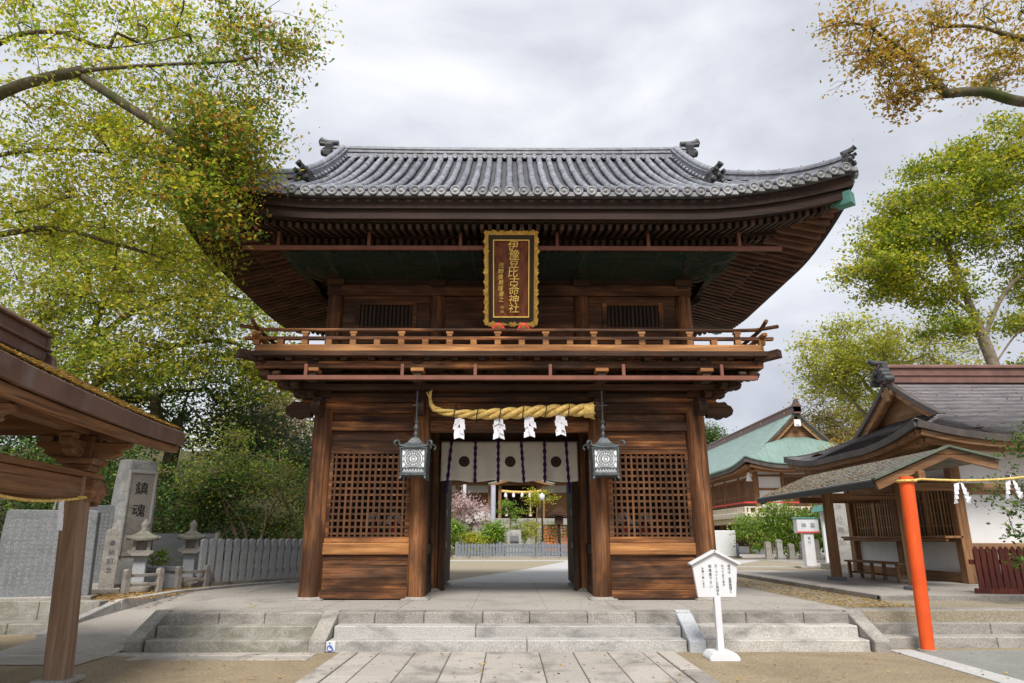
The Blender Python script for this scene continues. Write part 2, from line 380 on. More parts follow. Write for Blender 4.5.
def tree(name, label, cat, base, trunk, clusters, leaf, leafm, barkm, r0=0.25, nclump=60, perclump=200, crad=0.7, group=None,
         limbs=(), flat=0.6, tip=0.012, up=0.6, twigs=5, aspect=0.55, seed=1, crown='crown', spread=0.45):
    rs = random.Random(seed); rn = np.random.RandomState(seed); np.random.seed(seed)
    root = thing(name, label, cat, base, 0, group); B = Vector(base)
    nodes = []; par = []; fixed = []
    def addchain(pts, p):
        for q in pts:
            nodes.append(Vector(q)); par.append(p); p = len(nodes)-1
        return p
    def smooth(pts, k=4):
        P = [Vector(p) for p in pts]; out = []
        for i in range(len(P)-1):
            a = P[max(0,i-1)]; b = P[i]; c = P[i+1]; d = P[min(len(P)-1,i+2)]
            for j in range(k):
                t = j/k; out.append(0.5*((2*b) + (c-a)*t + (2*a-5*b+4*c-d)*t*t + (3*b-a-3*c+d)*t**3))
        out.append(P[-1]); return out
    addchain(smooth(trunk), -1)
    for lm in limbs:
        s = min(range(len(nodes)), key=lambda i: (nodes[i]-Vector(lm[0])).length)
        addchain(smooth([nodes[s]] + [Vector(q) for q in lm])[1:], s)
    cl = []; kind_ = {}
    tot = sum(c[6] if len(c) > 6 else c[3]*c[4]*c[5] for c in clusters)
    for c in clusters:
        w = c[6] if len(c) > 6 else c[3]*c[4]*c[5]
        for _ in range(max(1, round(nclump*w/tot))):
            d = Vector((rs.gauss(0,1), rs.gauss(0,1), rs.gauss(0,1))).normalized()*(rs.random()**0.45)
            q_ = Vector((c[0]+d.x*c[3], c[1]+d.y*c[4], c[2]+d.z*c[5])); kind_[tuple(q_)] = c[7] if len(c) > 7 else 0; cl.append(q_)
    cl.sort(key=lambda q: min((q-nd).length for nd in nodes))
    tips = []
    for q in cl:
        best = min(range(len(nodes)), key=lambda i: (q-nodes[i]).length + max(0, nodes[i].z-q.z)*0.6)
        a = nodes[best]; L = (q-a).length; k = max(2, min(7, int(L/0.35)))
        if L < 0.15: tips.append((q, best)); continue
        side = Vector((rs.gauss(0,1), rs.gauss(0,1), rs.gauss(0,0.6)))*L*0.10
        pts = []
        for j in range(1, k+1):
            t = j/k; pts.append(a.lerp(q, t) + side*math.sin(math.pi*t) + Vector((0,0,L*0.10*math.sin(math.pi*t))) + Vector((rs.gauss(0,1),rs.gauss(0,1),rs.gauss(0,1)))*L*0.02)
        pts[-1] = q; tips.append((q, addchain(pts, best)))
    allp = {}
    for q, ni in tips:
        mk = kind_[tuple(q)]
        Rc = crad*rs.uniform(0.7, 1.3)
        subs = []
        for _ in range(twigs):
            d = Vector((rs.gauss(0,1), rs.gauss(0,1), rs.gauss(0.1,0.7))).normalized()
            e2 = q + Vector((d.x*Rc, d.y*Rc, d.z*Rc*flat))*rs.uniform(0.45, 1.0)
            mid = q.lerp(e2, 0.5) + Vector((rs.gauss(0,1), rs.gauss(0,1), rs.gauss(0,1)))*Rc*0.08
            addchain([mid, e2], ni); subs.append(e2); subs.append(mid)
        n = int(perclump*rs.uniform(0.6, 1.35))
        S = np.array([tuple(s2) for s2 in subs])
        idx = rn.randint(0, len(S), n)
        off = rn.randn(n, 3)*np.array([spread, spread, spread*flat])*Rc
        allp.setdefault(mk, []).append(S[idx] + off)
    # pipe-model radii
    N = len(nodes); r = [0.0]*N; kids = [[] for _ in range(N)]
    for i, p in enumerate(par):
        if p >= 0: kids[p].append(i)
    ex = 2.3; acc = [0.0]*N
    for i in range(N-1, -1, -1):
        if not kids[i]: acc[i] = tip**ex
        if par[i] >= 0: acc[par[i]] += acc[i]
    # children always come after their parents, so one backward pass suffices
    for i in range(N):
        k = (acc[i]/acc[0])**(1/ex); r[i] = max(tip*0.55, r0*k**1.5)
    for i in range(N):
        if kids[i]:
            j = max(kids[i], key=lambda q: acc[q]); r[j] = max(r[j], r[i]*(.80 if r[i] > .03 else .7))
    r[0] *= 1.25
    mb = MB(); done = set()
    for i in range(N):
        for c in kids[i]:
            if par[c] == i and (c not in done):
                pts = [nodes[i]]; rr = [min(r[i], r[c]*1.25)]; j = c
                while True:
                    pts.append(nodes[j]); rr.append(r[j]); done.add(j)
                    if not kids[j]: break
                    j = max(kids[j], key=lambda q: acc[q])
                n = 9 if rr[0] > 0.08 else (6 if rr[0] > 0.03 else 4)
                mb.tube([p-B for p in pts], rr, n, cap=False)
    tr = mb.build('trunk', barkm, root, fix=False)
    lm_ = leafm if isinstance(leafm, (list, tuple)) else [leafm]
    for mk in sorted(allp):
        leaves(crown, np.concatenate(allp[mk]) - np.array(base), leaf, lm_[mk], root, up=up, aspect=aspect)
    return root
# ================================================================== GROUND AND PAVING
UP = 0.44                                  # courtyard level
mb = MB(); mb.grid(lambda u, v: (-900+1800*u, -300+1500*v, 0.0), 4, 4, False); struct('ground', mb, SAND)
# raised courtyard: the level behind the steps, one sheet per side with its front edge
mb = MB()
def court(x0, x1, y0, y1): mb.b(x0, x1, y0, y1, -0.2, UP)
court(-300, -6.85, 12.75, 700); court(-6.85, 5.32, 15.3, 700); court(5.32, 300, 10.95, 700)
struct('courtyard_gravel', mb, GRAV)
# leafy soil on the left, up to the fence
mb = MB(); pl = [(-40,12.76),(-6.9,12.76),(-6.72,14.2),(-6.42,15.6),(-6.0,16.9),(-5.3,18.2),(-3.0,21.5),(-3.0,40),(-40,40)]
mb.prism(pl, UP-0.05, UP+0.012, 'xy'); struct('leafy_soil', mb, LITTER)
# ramp on the left of the platform
mb = MB(); xs0, xs1 = -6.95, -5.29
def rampz(y): return 0.008 + (0.45-0.008)*max(0, min(1, (y-10.1)/4.6))
mb.grid(lambda u, v: (xs0+(xs1-xs0)*u + (0 if v < .45 else (v-.45)*1.4*(1-u)), 9.2+8.6*v, rampz(9.2+8.6*v)+0.001), 6, 24, True)
struct('ramp', mb, CONC)
# gate platform
mb = MB(); mb.b(-5.3, 5.3, 11.22, 17.93, -0.2, 0.445); struct('platform', mb, CONC)
mb = MB()
for i, (a, b2) in enumerate([(-1.62,-0.56),(-0.55,0.60),(0.61,1.66)]):
    y = 11.23
    for L in (2.2, 2.3, 2.2):
        mb.b(a, b2, y, y+L-0.012, 0.40, 0.452); y += L
for sx in (-1, 1):
    for i, (a, b2) in enumerate([(1.70,2.9),(2.91,4.1),(4.11,5.28)]):
        y = 11.23
        for L in (1.72,):
            a2, b3 = (a, b2) if sx > 0 else (-b2, -a); mb.b(a2, b3, y, y+L-0.01, 0.40, 0.451); y += L
struct('platform_slabs', mb, CONC)
# steps: three courses, separate stones
def course(mb, x0, x1, y0, y1, z0, z1, n, off=0.0):
    cuts = [x0] + sorted(x0 + (x1-x0)*((k+1+random.uniform(-.12,.12)+off)/n) for k in range(n-1)) + [x1]
    for a, b2 in zip(cuts[:-1], cuts[1:]): mb.b(a+0.004, b2-0.004, y0, y1, z0, z1)
mb = MB(); course(mb, -2.48, 2.48, 10.20, 10.52, -0.1, 0.150, 2, .15); course(mb, -2.48, 2.48, 10.50, 10.83, -0.1, 0.300, 2, -.1); struct('centre_steps', mb, GRANW, bevel=0.012)
mb = MB(); course(mb, -5.06, 5.1, 10.80, 11.215, -0.1, 0.450, 13); struct('platform_edging', mb, GRAN, bevel=0.012)
mb = MB(); course(mb, -5.0, -2.74, 10.20, 10.52, -0.1, 0.150, 1); course(mb, -5.0, -2.74, 10.50, 10.83, -0.1, 0.300, 1); struct('mossy_steps', mb, GRANM, bevel=0.012)
mb = MB(); course(mb, 2.74, 5.02, 10.20, 10.52, -0.1, 0.150, 1); course(mb, 2.74, 5.02, 10.50, 10.83, -0.1, 0.300, 1); struct('stained_steps', mb, stone('streaked_granite', (0.40,0.38,0.35), (0.25,0.24,0.22), (0.54,0.52,0.49), stain=0.85), bevel=0.012)
for i, (x, m) in enumerate([(-5.13,GRANM),(-2.61,GRAN),(2.61,GRANB),(5.15,GRAN)]):
    mb = MB(); w = 0.115 if abs(x) < 3 else 0.11
    mb.prism([(10.12,-0.1),(10.12,0.15),(10.22,0.19),(10.88,0.475),(11.0,0.475),(11.0,-0.1)], x-w, x+w, 'yz')
    struct('step_kerb', mb, m, bevel=0.012)
# paving in front
mb = MB(); mb.b(-2.2, 2.2, 1.0, 10.12, -0.1, 0.004)
struct('paving_bed', mb, plain('joint_dirt', (0.10,0.09,0.075), 0.9, var=0.3))
mb = MB(); xs = [-2.03,-1.74,-1.255,-0.768,-0.29,0.427,0.888,1.357,1.83,2.03]
for a, b2 in zip(xs[:-1], xs[1:]):
    y = 10.14 - 0.004
    while y > 0.5:
        L = random.choice([1.75, 2.1, 2.4]); mb.b(a+0.007, b2-0.007, max(0.5, y-L+0.008), y, -0.05, 0.012+random.uniform(0,.003)); y -= L
struct('approach_path', mb, SLAB, bevel=0.006)
mb = MB()
for sx in (-1, 1):
    y = 10.13
    while y > 0.5:
        mb.b(sx*2.16-0.115, sx*2.16+0.115, max(.5, y-1.3), y, -0.05, 0.02); y -= 1.31
struct('path_kerb', mb, SLAB, bevel=0.008)
mb = MB(); course(mb, -5.3, -2.58, 9.86, 10.11, -0.05, 0.012, 3); course(mb, -4.9, -2.58, 9.56, 9.85, -0.05, 0.008, 3)
course(mb, -6.9, -5.32, 9.85, 10.4, -0.05, 0.010, 2); struct('paving_strip', mb, SLAB, bevel=0.006)
# right side: grey pavement with pale strip, long steps
mb = MB(); mb.b(5.62, 60, 1.0, 10.3, -0.05, 0.008); struct('grey_pavement', mb, ASPH)
mb = MB(); y = 10.3
while y > 1: mb.b(5.30, 5.61, y-1.45, y-0.01, -0.05, 0.016); y -= 1.46
struct('pavement_strip', mb, CONCP, bevel=0.006)
mb = MB(); course(mb, 5.31, 22, 10.52, 10.84, -0.1, 0.145, 9); course(mb, 5.31, 22, 10.83, 11.2, -0.1, 0.30, 10, .2); course(mb, 5.31, 22, 11.19, 11.5, -0.1, 0.452, 11); struct('long_steps', mb, GRAN, bevel=0.012)
# left: kerb along the ramp and two low stone courses
mb = MB(); kp = [(-7.05,11.2),(-7.0,12.2),(-6.88,12.9),(-6.62,14.6),(-6.36,15.7),(-5.95,16.9),(-5.3,18.1)]
kz = [.115,.29,.46,.50,.50,.50,.50]
for i, (a, b2) in enumerate(zip(kp[:-1], kp[1:])):
    za, zb = kz[i]-.055, kz[i+1]-.055
    mb.beam((a[0],a[1],za-0.1), (b2[0],b2[1],zb-0.1), 0.15, 0.32)
struct('ramp_kerb', mb, GRANW, bevel=0.01)
mb = MB(); course(mb, -14, -6.98, 12.5, 12.8, -0.1, 0.47, 7); course(mb, -14, -7.1, 11.95, 12.48, -0.1, 0.17, 6, .1); struct('garden_edging', mb, GRANM, bevel=0.012)
mb = MB(); mb.prism([(-30,2),(-5.2,2),(-5.6,7.6),(-6.9,10.0),(-7.2,11.9),(-30,11.9)], -0.05, 0.003, 'xy'); 
mb.prism([(-7.6,8.9),(-7.3,9.05),(-7.0,10.6),(-7.3,10.6)], -0.05, 0.012, 'xy')
struct('yard_soil', mb, SAND)
# courtyard path beyond the gate
mb = MB(); mb.prism([(-1.75,17.9),(1.9,17.9),(6.3,24.0),(12.5,35.4),(12.5,36.2),(3.0,36.2),(2.6,33.5),(0.6,25.5)], UP-0.05, UP+0.012, 'xy')
mb.prism([(-22,35.2),(3.0,35.2),(3.0,36.2),(-22,36.2)], UP-0.05, UP+0.010, 'xy')
struct('courtyard_path', mb, CONCP)
mb = MB(); mb.b(5.6, 16, 21.3, 21.75, UP-.05, UP+.02); mb.b(6, 20, 27.6, 27.95, UP-.05, UP+.02)
struct('stone_strip', mb, CONCP)
mb = MB(); mb.b(13.0, 40, 30, 52, UP-.05, UP+.008); struct('far_pavement', mb, CONC)
# wooded bank behind on the left, low hill far off
def hillz(x, y):
    a = max(0, min(1, (-x-3.5)/9))*max(0, min(1, (y-22.5)/12)); return UP-.02 + 5.6*a*a*(3-2*a) + 0.5*math.sin(x*.7)*math.sin(y*.5)*a
mb = MB(); mb.grid(lambda u, v: (-70+66.5*u, 22+70*v, hillz(-70+66.5*u, 22+70*v)), 50, 40, True); struct('hill', mb, EARTH)
# ================================================================== ROOF SHAPES
class Roof:
    """hip-and-gable roof; x along the ridge, y across it, centred on (cx, cy)"""
    def __init__(s, cx, cy, hx, hy, xg, ze, s0, a, lift, l0=2.0, l1=1.2):
        s.__dict__.update(cx=cx, cy=cy, hx=hx, hy=hy, xg=xg, ze=ze, s0=s0, a=a, lift=lift, l0=l0, l1=l1)
    def p(s, d): return s.s0*d + s.a*d*d
    def lf(s, x, y):
        sx = max(0, min(1.05, (abs(x)-s.l0)/(s.hx-s.l0))); sy = max(0, min(1.05, (abs(y)-s.l1)/(s.hy-s.l1)))
        return s.lift*sx**1.8*sy**1.8
    def z(s, x, y, d): return s.ze + s.lf(x, y) + s.p(d)
    def dm(s, x): return s.hy if abs(x) <= s.xg + 1e-6 else max(0.0, min(s.hy, s.hx-abs(x)))
    def front(s, x, d, sg=-1, dz=0.0):
        y = sg*(s.hy-d); return (s.cx+x, s.cy+y, s.z(x, y, d)+dz)
    def side(s, y, d, sg=1, dz=0.0):
        x = sg*(s.hx-d); return (s.cx+x, s.cy+y, s.z(x, y, d)+dz)
    def dms(s, y, ex=0.0): return min(s.hx-s.xg+ex, s.hy-abs(y))
    def surface(s, mb, nd=10, dz=0.0, step=0.0):
        e = 1e-4
        for sg in (-1, 1):
            for (a, b2, k) in ((-s.hx, -s.xg-2*e, 10), (-s.xg, s.xg, 16), (s.xg+2*e, s.hx, 10)):
                if step:
                    rows = int((s.hy)/step)
                    for r in range(rows):
                        def f(u, v, a=a, b2=b2, r=r):
                            x = a+(b2-a)*u; dm = s.dm(x); d = min(dm, (r+v)*step); q = s.front(x, d, sg, dz + 0.020*(1-v)); return q
                        mb.grid(f, k, 1, False)
                else:
                    mb.grid(lambda u, v: s.front(a+(b2-a)*u, s.dm(a+(b2-a)*u)*v, sg, dz), k, nd, True)
        for sg in (-1, 1):
            if step:
                for r in range(int((s.hx-s.xg+.5)/step)):
                    mb.grid(lambda u, v, r=r: s.side(-s.hy+2*s.hy*u, min(s.dms(-s.hy+2*s.hy*u, .5), (r+v)*step), sg, dz+0.02*(1-v)), 24, 1, False)
            else:
                mb.grid(lambda u, v: s.side(-s.hy+2*s.hy*u, s.dms(-s.hy+2*s.hy*u, .5)*v, sg, dz), 24, nd, True)
    def eave_loop(s, sgx, sgy, inset, dz, n=24):
        """points along the front/back eave (sgy) or a side eave (sgx), inset from the edge"""
        if sgy: return [s.front(-s.hx+inset+(2*(s.hx-inset))*i/n, inset, sgy, dz - s.p(inset)) for i in range(n+1)]
        return [s.side(-s.hy+inset+(2*(s.hy-inset))*i/n, inset, sgx, dz - s.p(inset)) for i in range(n+1)]

GX, GY = 0.03, 15.2
# ================================================================== THE GATE
gate = thing('shrine_gate', 'great two-storey dark timber shrine gate with grey tiled roof and balcony above the stone steps', 'gate', (GX, GY, 0.45))
def part(name, mb, mat, parent=None, **kw):
    """gate parts are written in world coordinates"""
    mb.v = [(a-GX, b2-GY, c-0.45) for a, b2, c in mb.v]
    return mb.build(name, mat, parent or gate, **kw)
PX = [-3.57, -1.67, 1.67, 3.57]; PY = [13.0, 15.2, 17.4]
X0 = GX
# column foundation stones and columns
for iy, y in enumerate(PY):
    for ix, x in enumerate(PX):
        r = 0.205 if abs(x) > 2 else 0.175
        lean = 0.03*(-1 if x > 0 else 1) if abs(x) > 2 else 0
        mb = MB(); mb.lathe([(r+.005,0.505),(r,0.62),(r,2.2),(r*.97,3.4),(r*.93,3.86)], (0,0,0), 18)
        mb.v = [(X0+x+a+lean*(c-0.5)/3.4, y+b2, c) for a, b2, c in mb.v]
        col = part('column', mb, WZ)
        mb = MB(); mb.b(X0+x-r-.07, X0+x+r+.07, y-r-.07, y+r+.07, 0.40, 0.478); mb.lathe([(r+.05,0.478),(r+.02,0.506)], (X0+x, y, 0), 18); part('base_stone', mb, GRAN, col, bevel=0.01)
# side-bay walls (front and back rows): boards, rails, lattice
def bay(x0, x1, y, front=True):
    n = 5
    mb = MB(); mb.b(x0, x1, y-.11, y+.09, 0.47, 0.615); part('sill_beam', mb, WX, bevel=0.008)
    mb = MB(); zz = [0.616, 0.82, 0.985, 1.12, 1.215]
    for i, (a, b2) in enumerate(zip(zz[:-1], zz[1:])): mb.b(x0, x1, y-.03-.006*(i % 2), y+.03, a+.003, b2)
    part('wall_boards', mb, WX, bevel=0.004)
    mb = MB(); mb.b(x0, x1, y-.085, y+.085, 1.218, 1.42); part('tie_beam', mb, WRX if front else WX, bevel=0.008)
    mb = MB(); mb.b(x0, x1, y-.06, y+.06, 1.421, 1.53); mb.b(x0, x1, y-.06, y+.06, 3.03, 3.14)
    mb.b(x0, x0+.10, y-.055, y+.055, 1.531, 3.029); mb.b(x1-.10, x1, y-.055, y+.055, 1.531, 3.029)
    fr = part('lattice_frame', mb, WX, bevel=0.006)
    mb = MB(); a0, a1 = x0+.10, x1-.10; nv, nh = 13, 13
    for i in range(nv): xx = a0+(a1-a0)*(i+.5)/nv; mb.b(xx-.019, xx+.019, y-.045, y-.012, 1.531, 3.029)
    for j in range(nh): zz2 = 1.53+1.5*(j+.5)/nh; mb.b(a0, a1, y-.040, y-.006, zz2-.019, zz2+.019)
    part('lattice', mb, wood_lat, fr)
    mb = MB(); mb.b(x0, x1, y-.035, y+.035, 3.142, 3.28); mb.b(x0, x1, y-.025, y+.035, 3.283, 3.46); part('upper_boards', mb, WX, bevel=0.004)
    mb = MB(); mb.b(x0, x1, y-.10, y+.10, 3.463, 3.64); part('tie_beam', mb, WX, bevel=0.008)
    mb = MB(); mb.b(x0, x1, y-.02, y+.03, 3.642, 3.80); part('upper_boards', mb, WX, bevel=0.004)
wood_lat = wood('lattice_timber', (0.04,0.018,0.009), (0.105,0.045,0.019), (0.20,0.092,0.038), 'z', stain=0.3)
for y, fr in ((13.0, True), (17.4, False)):
    for sx in (-1, 1):
        a, b2 = sorted((sx*(3.57-.17), sx*(1.67+.15))); bay(X0+a, X0+b2, y, fr)
# end walls (left and right) of the ground storey
for sx in (-1, 1):
    mb = MB(); x = X0+sx*3.56
    for k in range(13):
        z = 0.48 + k*0.252
        for (y0, y1) in ((13.2, 15.0), (15.4, 17.2)): mb.b(x-.04-.006*(k % 2), x+.04+.006*(k % 2), y0, y1, z, z+.247)
    part('end_wall', mb, WY, bevel=0.004)
    mb = MB(); x = X0+sx*1.66
    for (y0, y1) in ((13.18, 15.02), (15.38, 17.22)):
        mb.b(x-.05, x+.05, y0, y1, 1.2, 1.4); mb.b(x-.05, x+.05, y0, y1, 0.47, 0.6)
        for k in range(3): mb.b(x-.03, x+.03, y0, y1, 0.605+k*.197, 0.798+k*.197)
        for k in range(8): yy = y0+(y1-y0)*(k+.5)/8; mb.b(x-.02, x+.02, yy-.025, yy+.025, 1.405, 3.45)
        mb.b(x-.05, x+.05, y0, y1, 3.455, 3.64)
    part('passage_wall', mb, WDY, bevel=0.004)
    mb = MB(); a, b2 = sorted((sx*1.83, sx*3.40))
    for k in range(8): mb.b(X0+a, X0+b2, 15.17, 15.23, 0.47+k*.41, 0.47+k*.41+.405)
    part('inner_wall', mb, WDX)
# door row: dark door posts with open door leaves, lintel
for sx in (-1, 1):
    mb = MB(); a, b2 = sorted((sx*1.36, sx*1.50)); mb.b(X0+a, X0+b2, 15.11, 15.29, 0.46, 3.55); part('door_post', mb, WDZ, bevel=0.008)
    mb = MB(); a, b2 = sorted((sx*1.40, sx*1.46)); mb.b(X0+a, X0+b2, 15.6, 17.05, 0.56, 3.3)
    lf = part('door_leaf', mb, WDZ, bevel=0.006)
    mb = MB(); a, b2 = sorted((sx*1.385, sx*1.397))
    for z in (1.3, 2.0): mb.b(X0+a, X0+b2, 15.65, 15.85, z, z+.12)
    part('hinge_strap', mb, GRANW, lf)
mb = MB(); mb.b(X0-1.5, X0+1.5, 15.10, 15.30, 3.555, 3.86); part('door_lintel', mb, WDX, bevel=0.008)
# front lintel over the passage with carved top
for y in (13.0, 17.4):
    mb = MB(); mb.b(X0-1.51, X0+1.51, y-.11, y+.11, 3.45, 3.66); part('lintel', mb, WX, bevel=0.01)
    mb = MB(); mb.b(X0-1.51, X0+1.51, y-.03, y+.03, 3.662, 3.80); part('upper_boards', mb, WX, bevel=0.004)
# ring beams at the column heads, with carved nosings
for y in (13.0, 17.4):
    mb = MB(); mb.b(X0-3.76, X0+3.76, y-.10, y+.10, 3.803, 4.00); part('head_beam', mb, WX, bevel=0.01)
    mb = MB(); mb.b(X0-3.95, X0+3.95, y-.17, y+.17, 4.003, 4.10); part('plate_beam', mb, WX, bevel=0.01)
    mb = MB()
    for k, (z0, z1) in enumerate(((4.103,4.26),(4.263,4.42),(4.423,4.60))): mb.b(X0-3.6, X0+3.6, y-.03-.012*(k % 2), y+.03, z0, z1)
    part('frieze_boards', mb, WUX, bevel=0.004)
for sx in (-1, 1):
    x = X0+sx*3.57
    mb = MB(); mb.b(x-.09, x+.09, 13.11, 17.29, 3.803, 4.00); part('head_beam', mb, WY, bevel=0.01)
    mb = MB(); mb.b(x-.16, x+.16, 13.18, 17.22, 4.003, 4.10); part('plate_beam', mb, WY, bevel=0.01)
    mb = MB(); mb.b(x-.03, x+.03, 13.1, 17.3, 4.103, 4.60); part('frieze_boards', mb, WY, bevel=0.004)
def nosing(cx, cy, dx, dy, z, L=0.52, w=0.16, h=0.30):
    """carved cloud-shaped beam end"""
    mb = MB(); prof = [(0,-.5),(.30,-.5),(.42,-.62),(.58,-.58),(.64,-.42),(.78,-.50),(.94,-.34),(1.0,-.05),(.92,.22),(.80,.30),(.72,.5),(.45,.46),(.30,.58),(0,.5)]
    pr = [(a*L, b2*h) for a, b2 in prof]; mb.M = Matrix.Translation((cx, cy, z)) @ Matrix.Rotation(math.atan2(dy, dx), 4, 'Z')
    mb.prism(pr, -w/2, w/2, 'xz'); mb.M = None
    return part('carved_nosing', mb, WDX, bevel=0.012)
for sx in (-1, 1):
    for y, sy in ((13.0,-1),(17.4,1)):
        nosing(X0+sx*3.78, y, sx, 0, 3.88); nosing(X0+sx*3.57, y+sy*.21, 0, sy, 3.88, 0.42); nosing(X0+sx*1.67, y+sy*.18, 0, sy, 3.88, 0.38)
# bracket sets
def bracket(x, y, z, dirs, tiers=3, step=0.31, h=0.155, mat=None, cross=0.85, name='bracket_set'):
    mb = MB(); mb.b(x-.17, x+.17, y-.17, y+.17, z+.05, z+.19); mb.prism([(-.11,0),(.11,0),(.17,.05),(-.17,.05)], y-.17, y+.17, 'xz') if False else mb.b(x-.12, x+.12, y-.12, y+.12, z, z+.05)
    z0 = z+.19
    for k in range(tiers):
        zz = z0+k*h
        for (dx, dy) in dirs:
            n = math.hypot(dx, dy); ux, uy = dx/n, dy/n; L = step*(k+1)*(1.41 if dx and dy else 1)
            mb.M = Matrix.Translation((x, y, zz)) @ Matrix.Rotation(math.atan2(uy, ux), 4, 'Z')
            w = .062
            mb.prism([(-.1,0),(L-.10,0),(L+.02,.04),(L+.10,.095),(L+.10,h*.78),(-.1,h*.78)], -w, w, 'xz')
            mb.c(L, 0, h*.94, .19, .19, h*.34)
            # cross arm carried on the tip
            if not (dx and dy):
                c = cross/2
                mb.prism([(-c+.10,h*1.12),(c-.10,h*1.12),(c,h*1.3),(c,h*1.78),(-c,h*1.78),(-c,h*1.3)], L-.055, L+.055, 'yz')
                for q in (-c+.08, 0, c-.08): mb.c(L, q, h*1.92, .16, .16, h*.32)
            mb.M = None
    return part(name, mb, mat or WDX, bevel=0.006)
for y, sy in ((13.0,-1),(17.4,1)):
    for x in PX:
        dirs = [(0, sy)]
        if abs(x) > 2: dirs += [(1 if x > 0 else -1, 0), (1 if x > 0 else -1, sy)]
        bracket(X0+x, y, 4.10-.08, dirs, 2 if False else 3, 0.30, 0.125)
for sx in (-1, 1): bracket(X0+sx*3.57, 15.2, 4.02, [(sx, 0)], 3, 0.30, 0.125)
for x in (-2.62, 0.0, 2.62):
    mb = MB(); mb.prism([(-.12,4.105),(.12,4.105),(.06,4.2),(.06,4.34),(.13,4.42),(-.13,4.42),(-.06,4.34),(-.06,4.2)], 12.90, 12.965, 'xz'); mb.v = [(a+X0+x, b2, c) for a, b2, c in mb.v]; part('strut', mb, WDX)
# ------------------------------------------------------------------ balcony
BX, BF, BB = 4.72, 11.92, 18.48
bal = MB(); 
for i in range(30):
    a = -BX+2*BX*i/30; bal.b(X0+a+.004, X0+a+2*BX/30-.004, BF, BB, 4.665, 4.735)
bal = part('balcony', bal, WY)
def ring(mb, inset, z0, z1, w):
    a, f, b2 = BX-inset, BF+inset, BB-inset
    mb.b(X0-a, X0+a, f, f+w, z0, z1); mb.b(X0-a, X0+a, b2-w, b2, z0, z1)
    mb.b(X0-a, X0-a+w, f+w+.002, b2-w-.002, z0, z1); mb.b(X0+a-w, X0+a, f+w+.002, b2-w-.002, z0, z1)
mb = MB(); ring(mb, -.05, 4.66, 4.755, .10); part('balcony_edge', mb, WDX, bal, bevel=0.008)
mb = MB(); ring(mb, .10, 4.47, 4.60, .13); part('balcony_beam', mb, WX, bal, bevel=0.008)
mb = MB(); ring(mb, .46, 4.33, 4.45, .13); part('balcony_beam', mb, WDX, bal, bevel=0.008)
mb = MB(); ring(mb, .70, 4.20, 4.31, .12); part('balcony_beam', mb, WDX, bal, bevel=0.008)
mb = MB(); ring(mb, .93, 4.09, 4.18, .12); part('balcony_beam', mb, WDX, bal, bevel=0.008)
for sx in (-1, 1):
    for y, sy in ((13.0,-1),(17.4,1)):
        for o_, z_ in ((.16,4.13),(.40,4.25),(.66,4.38)):
            nosing(X0+sx*(3.60+o_), y+sy*o_, sx, 0, z_, .36, .13, .13); nosing(X0+sx*(3.57+o_), y+sy*(.03+o_), 0, sy, z_, .30, .13, .13); nosing(X0+sx*(3.57+o_), y+sy*o_, sx, sy, z_, .42, .13, .13)
mb = MB()
for k in range(19):
    x = -4.5+k*.5
    mb.b(X0+x-.055, X0+x+.055, BF+.02, 13.1, 4.602, 4.66); mb.b(X0+x-.055, X0+x+.055, 17.3, BB-.02, 4.602, 4.66)
part('balcony_joist', mb, WDY, bal)
for x in (-3.57,-1.67,1.67,3.57):
    mb = MB(); mb.b(X0+x-.12, X0+x+.12, BF+.06, BF+.32, 4.40, 4.468); part('bearing_block', mb, WRX, bal, bevel=0.01); mb = MB(); mb.b(X0+x-.08, X0+x+.08, BF+.10, BF+.28, 4.22, 4.398); part('bearing_block', mb, WDX, bal, bevel=0.01)
for sx in (-1, 1):
    for y, sy in ((BF,-1),(BB,1)):
        mb = MB(); mb.beam((X0+sx*(BX-.9), y-sy*.9, 4.60), (X0+sx*(BX+.13), y+sy*.13, 4.69), .15, .15); part('corner_beam', mb, WDX, bal, bevel=0.01)
# railing
def rail_run(p0, p1, mat, axis):
    p0 = Vector(p0); p1 = Vector(p1); L = (p1-p0).length; d = (p1-p0)/L
    k_ = d*(.064 if axis == 'y' else 0.0)
    mb = MB(); mb.beam(p0+k_+Vector((0,0,.075)), p1-k_+Vector((0,0,.075)), .12, .13); part('bottom_rail', mb, mat, bal, bevel=0.008)
    mb = MB(); e = d*.22; mb.beam(p0-e+Vector((0,0,.265+(.028 if axis == 'y' else 0))), p1+e+Vector((0,0,.265+(.028 if axis == 'y' else 0))), .085, .06); part('middle_rail', mb, mat if axis == 'y' else WX, bal, bevel=0.006)
    mb = MB(); n = 24; pts = []
    for i in range(n+1):
        t = i/n; s = abs(2*t-1); pts.append(p0-d*.34 + (p1-p0+d*.68)*t + Vector((0,0,.425+.085*max(0,(s-.86)/.14)**2)))
    mb.tube(pts, .036, 8); part('top_rail', mb, WX if axis == 'x' else WY, bal)
    n = round(L/.43)
    for i in range(n+1):
        q = p0 + d*(L*i/n); tall = i % 2 == 0
        if axis == 'y' and i in (0, n): continue
        mb = MB(); mb.b(q.x-.055, q.x+.055, q.y-.055, q.y+.055, q.z+.142, q.z+(.232 if not tall else .232))
        if tall:
            mb.b(q.x-.045, q.x+.045, q.y-.045, q.y+.045, q.z+.296, q.z+.35); mb.b(q.x-.065, q.x+.065, q.y-.05, q.y+.05, q.z+.352, q.z+.392)
        part('baluster', mb, WRX, bal)
rz = 4.757
rail_run((X0-BX+.1, BF+.10, rz), (X0+BX-.1, BF+.10, rz), WRX, 'x'); rail_run((X0-BX+.1, BB-.10, rz), (X0+BX-.1, BB-.10, rz), WX, 'x')
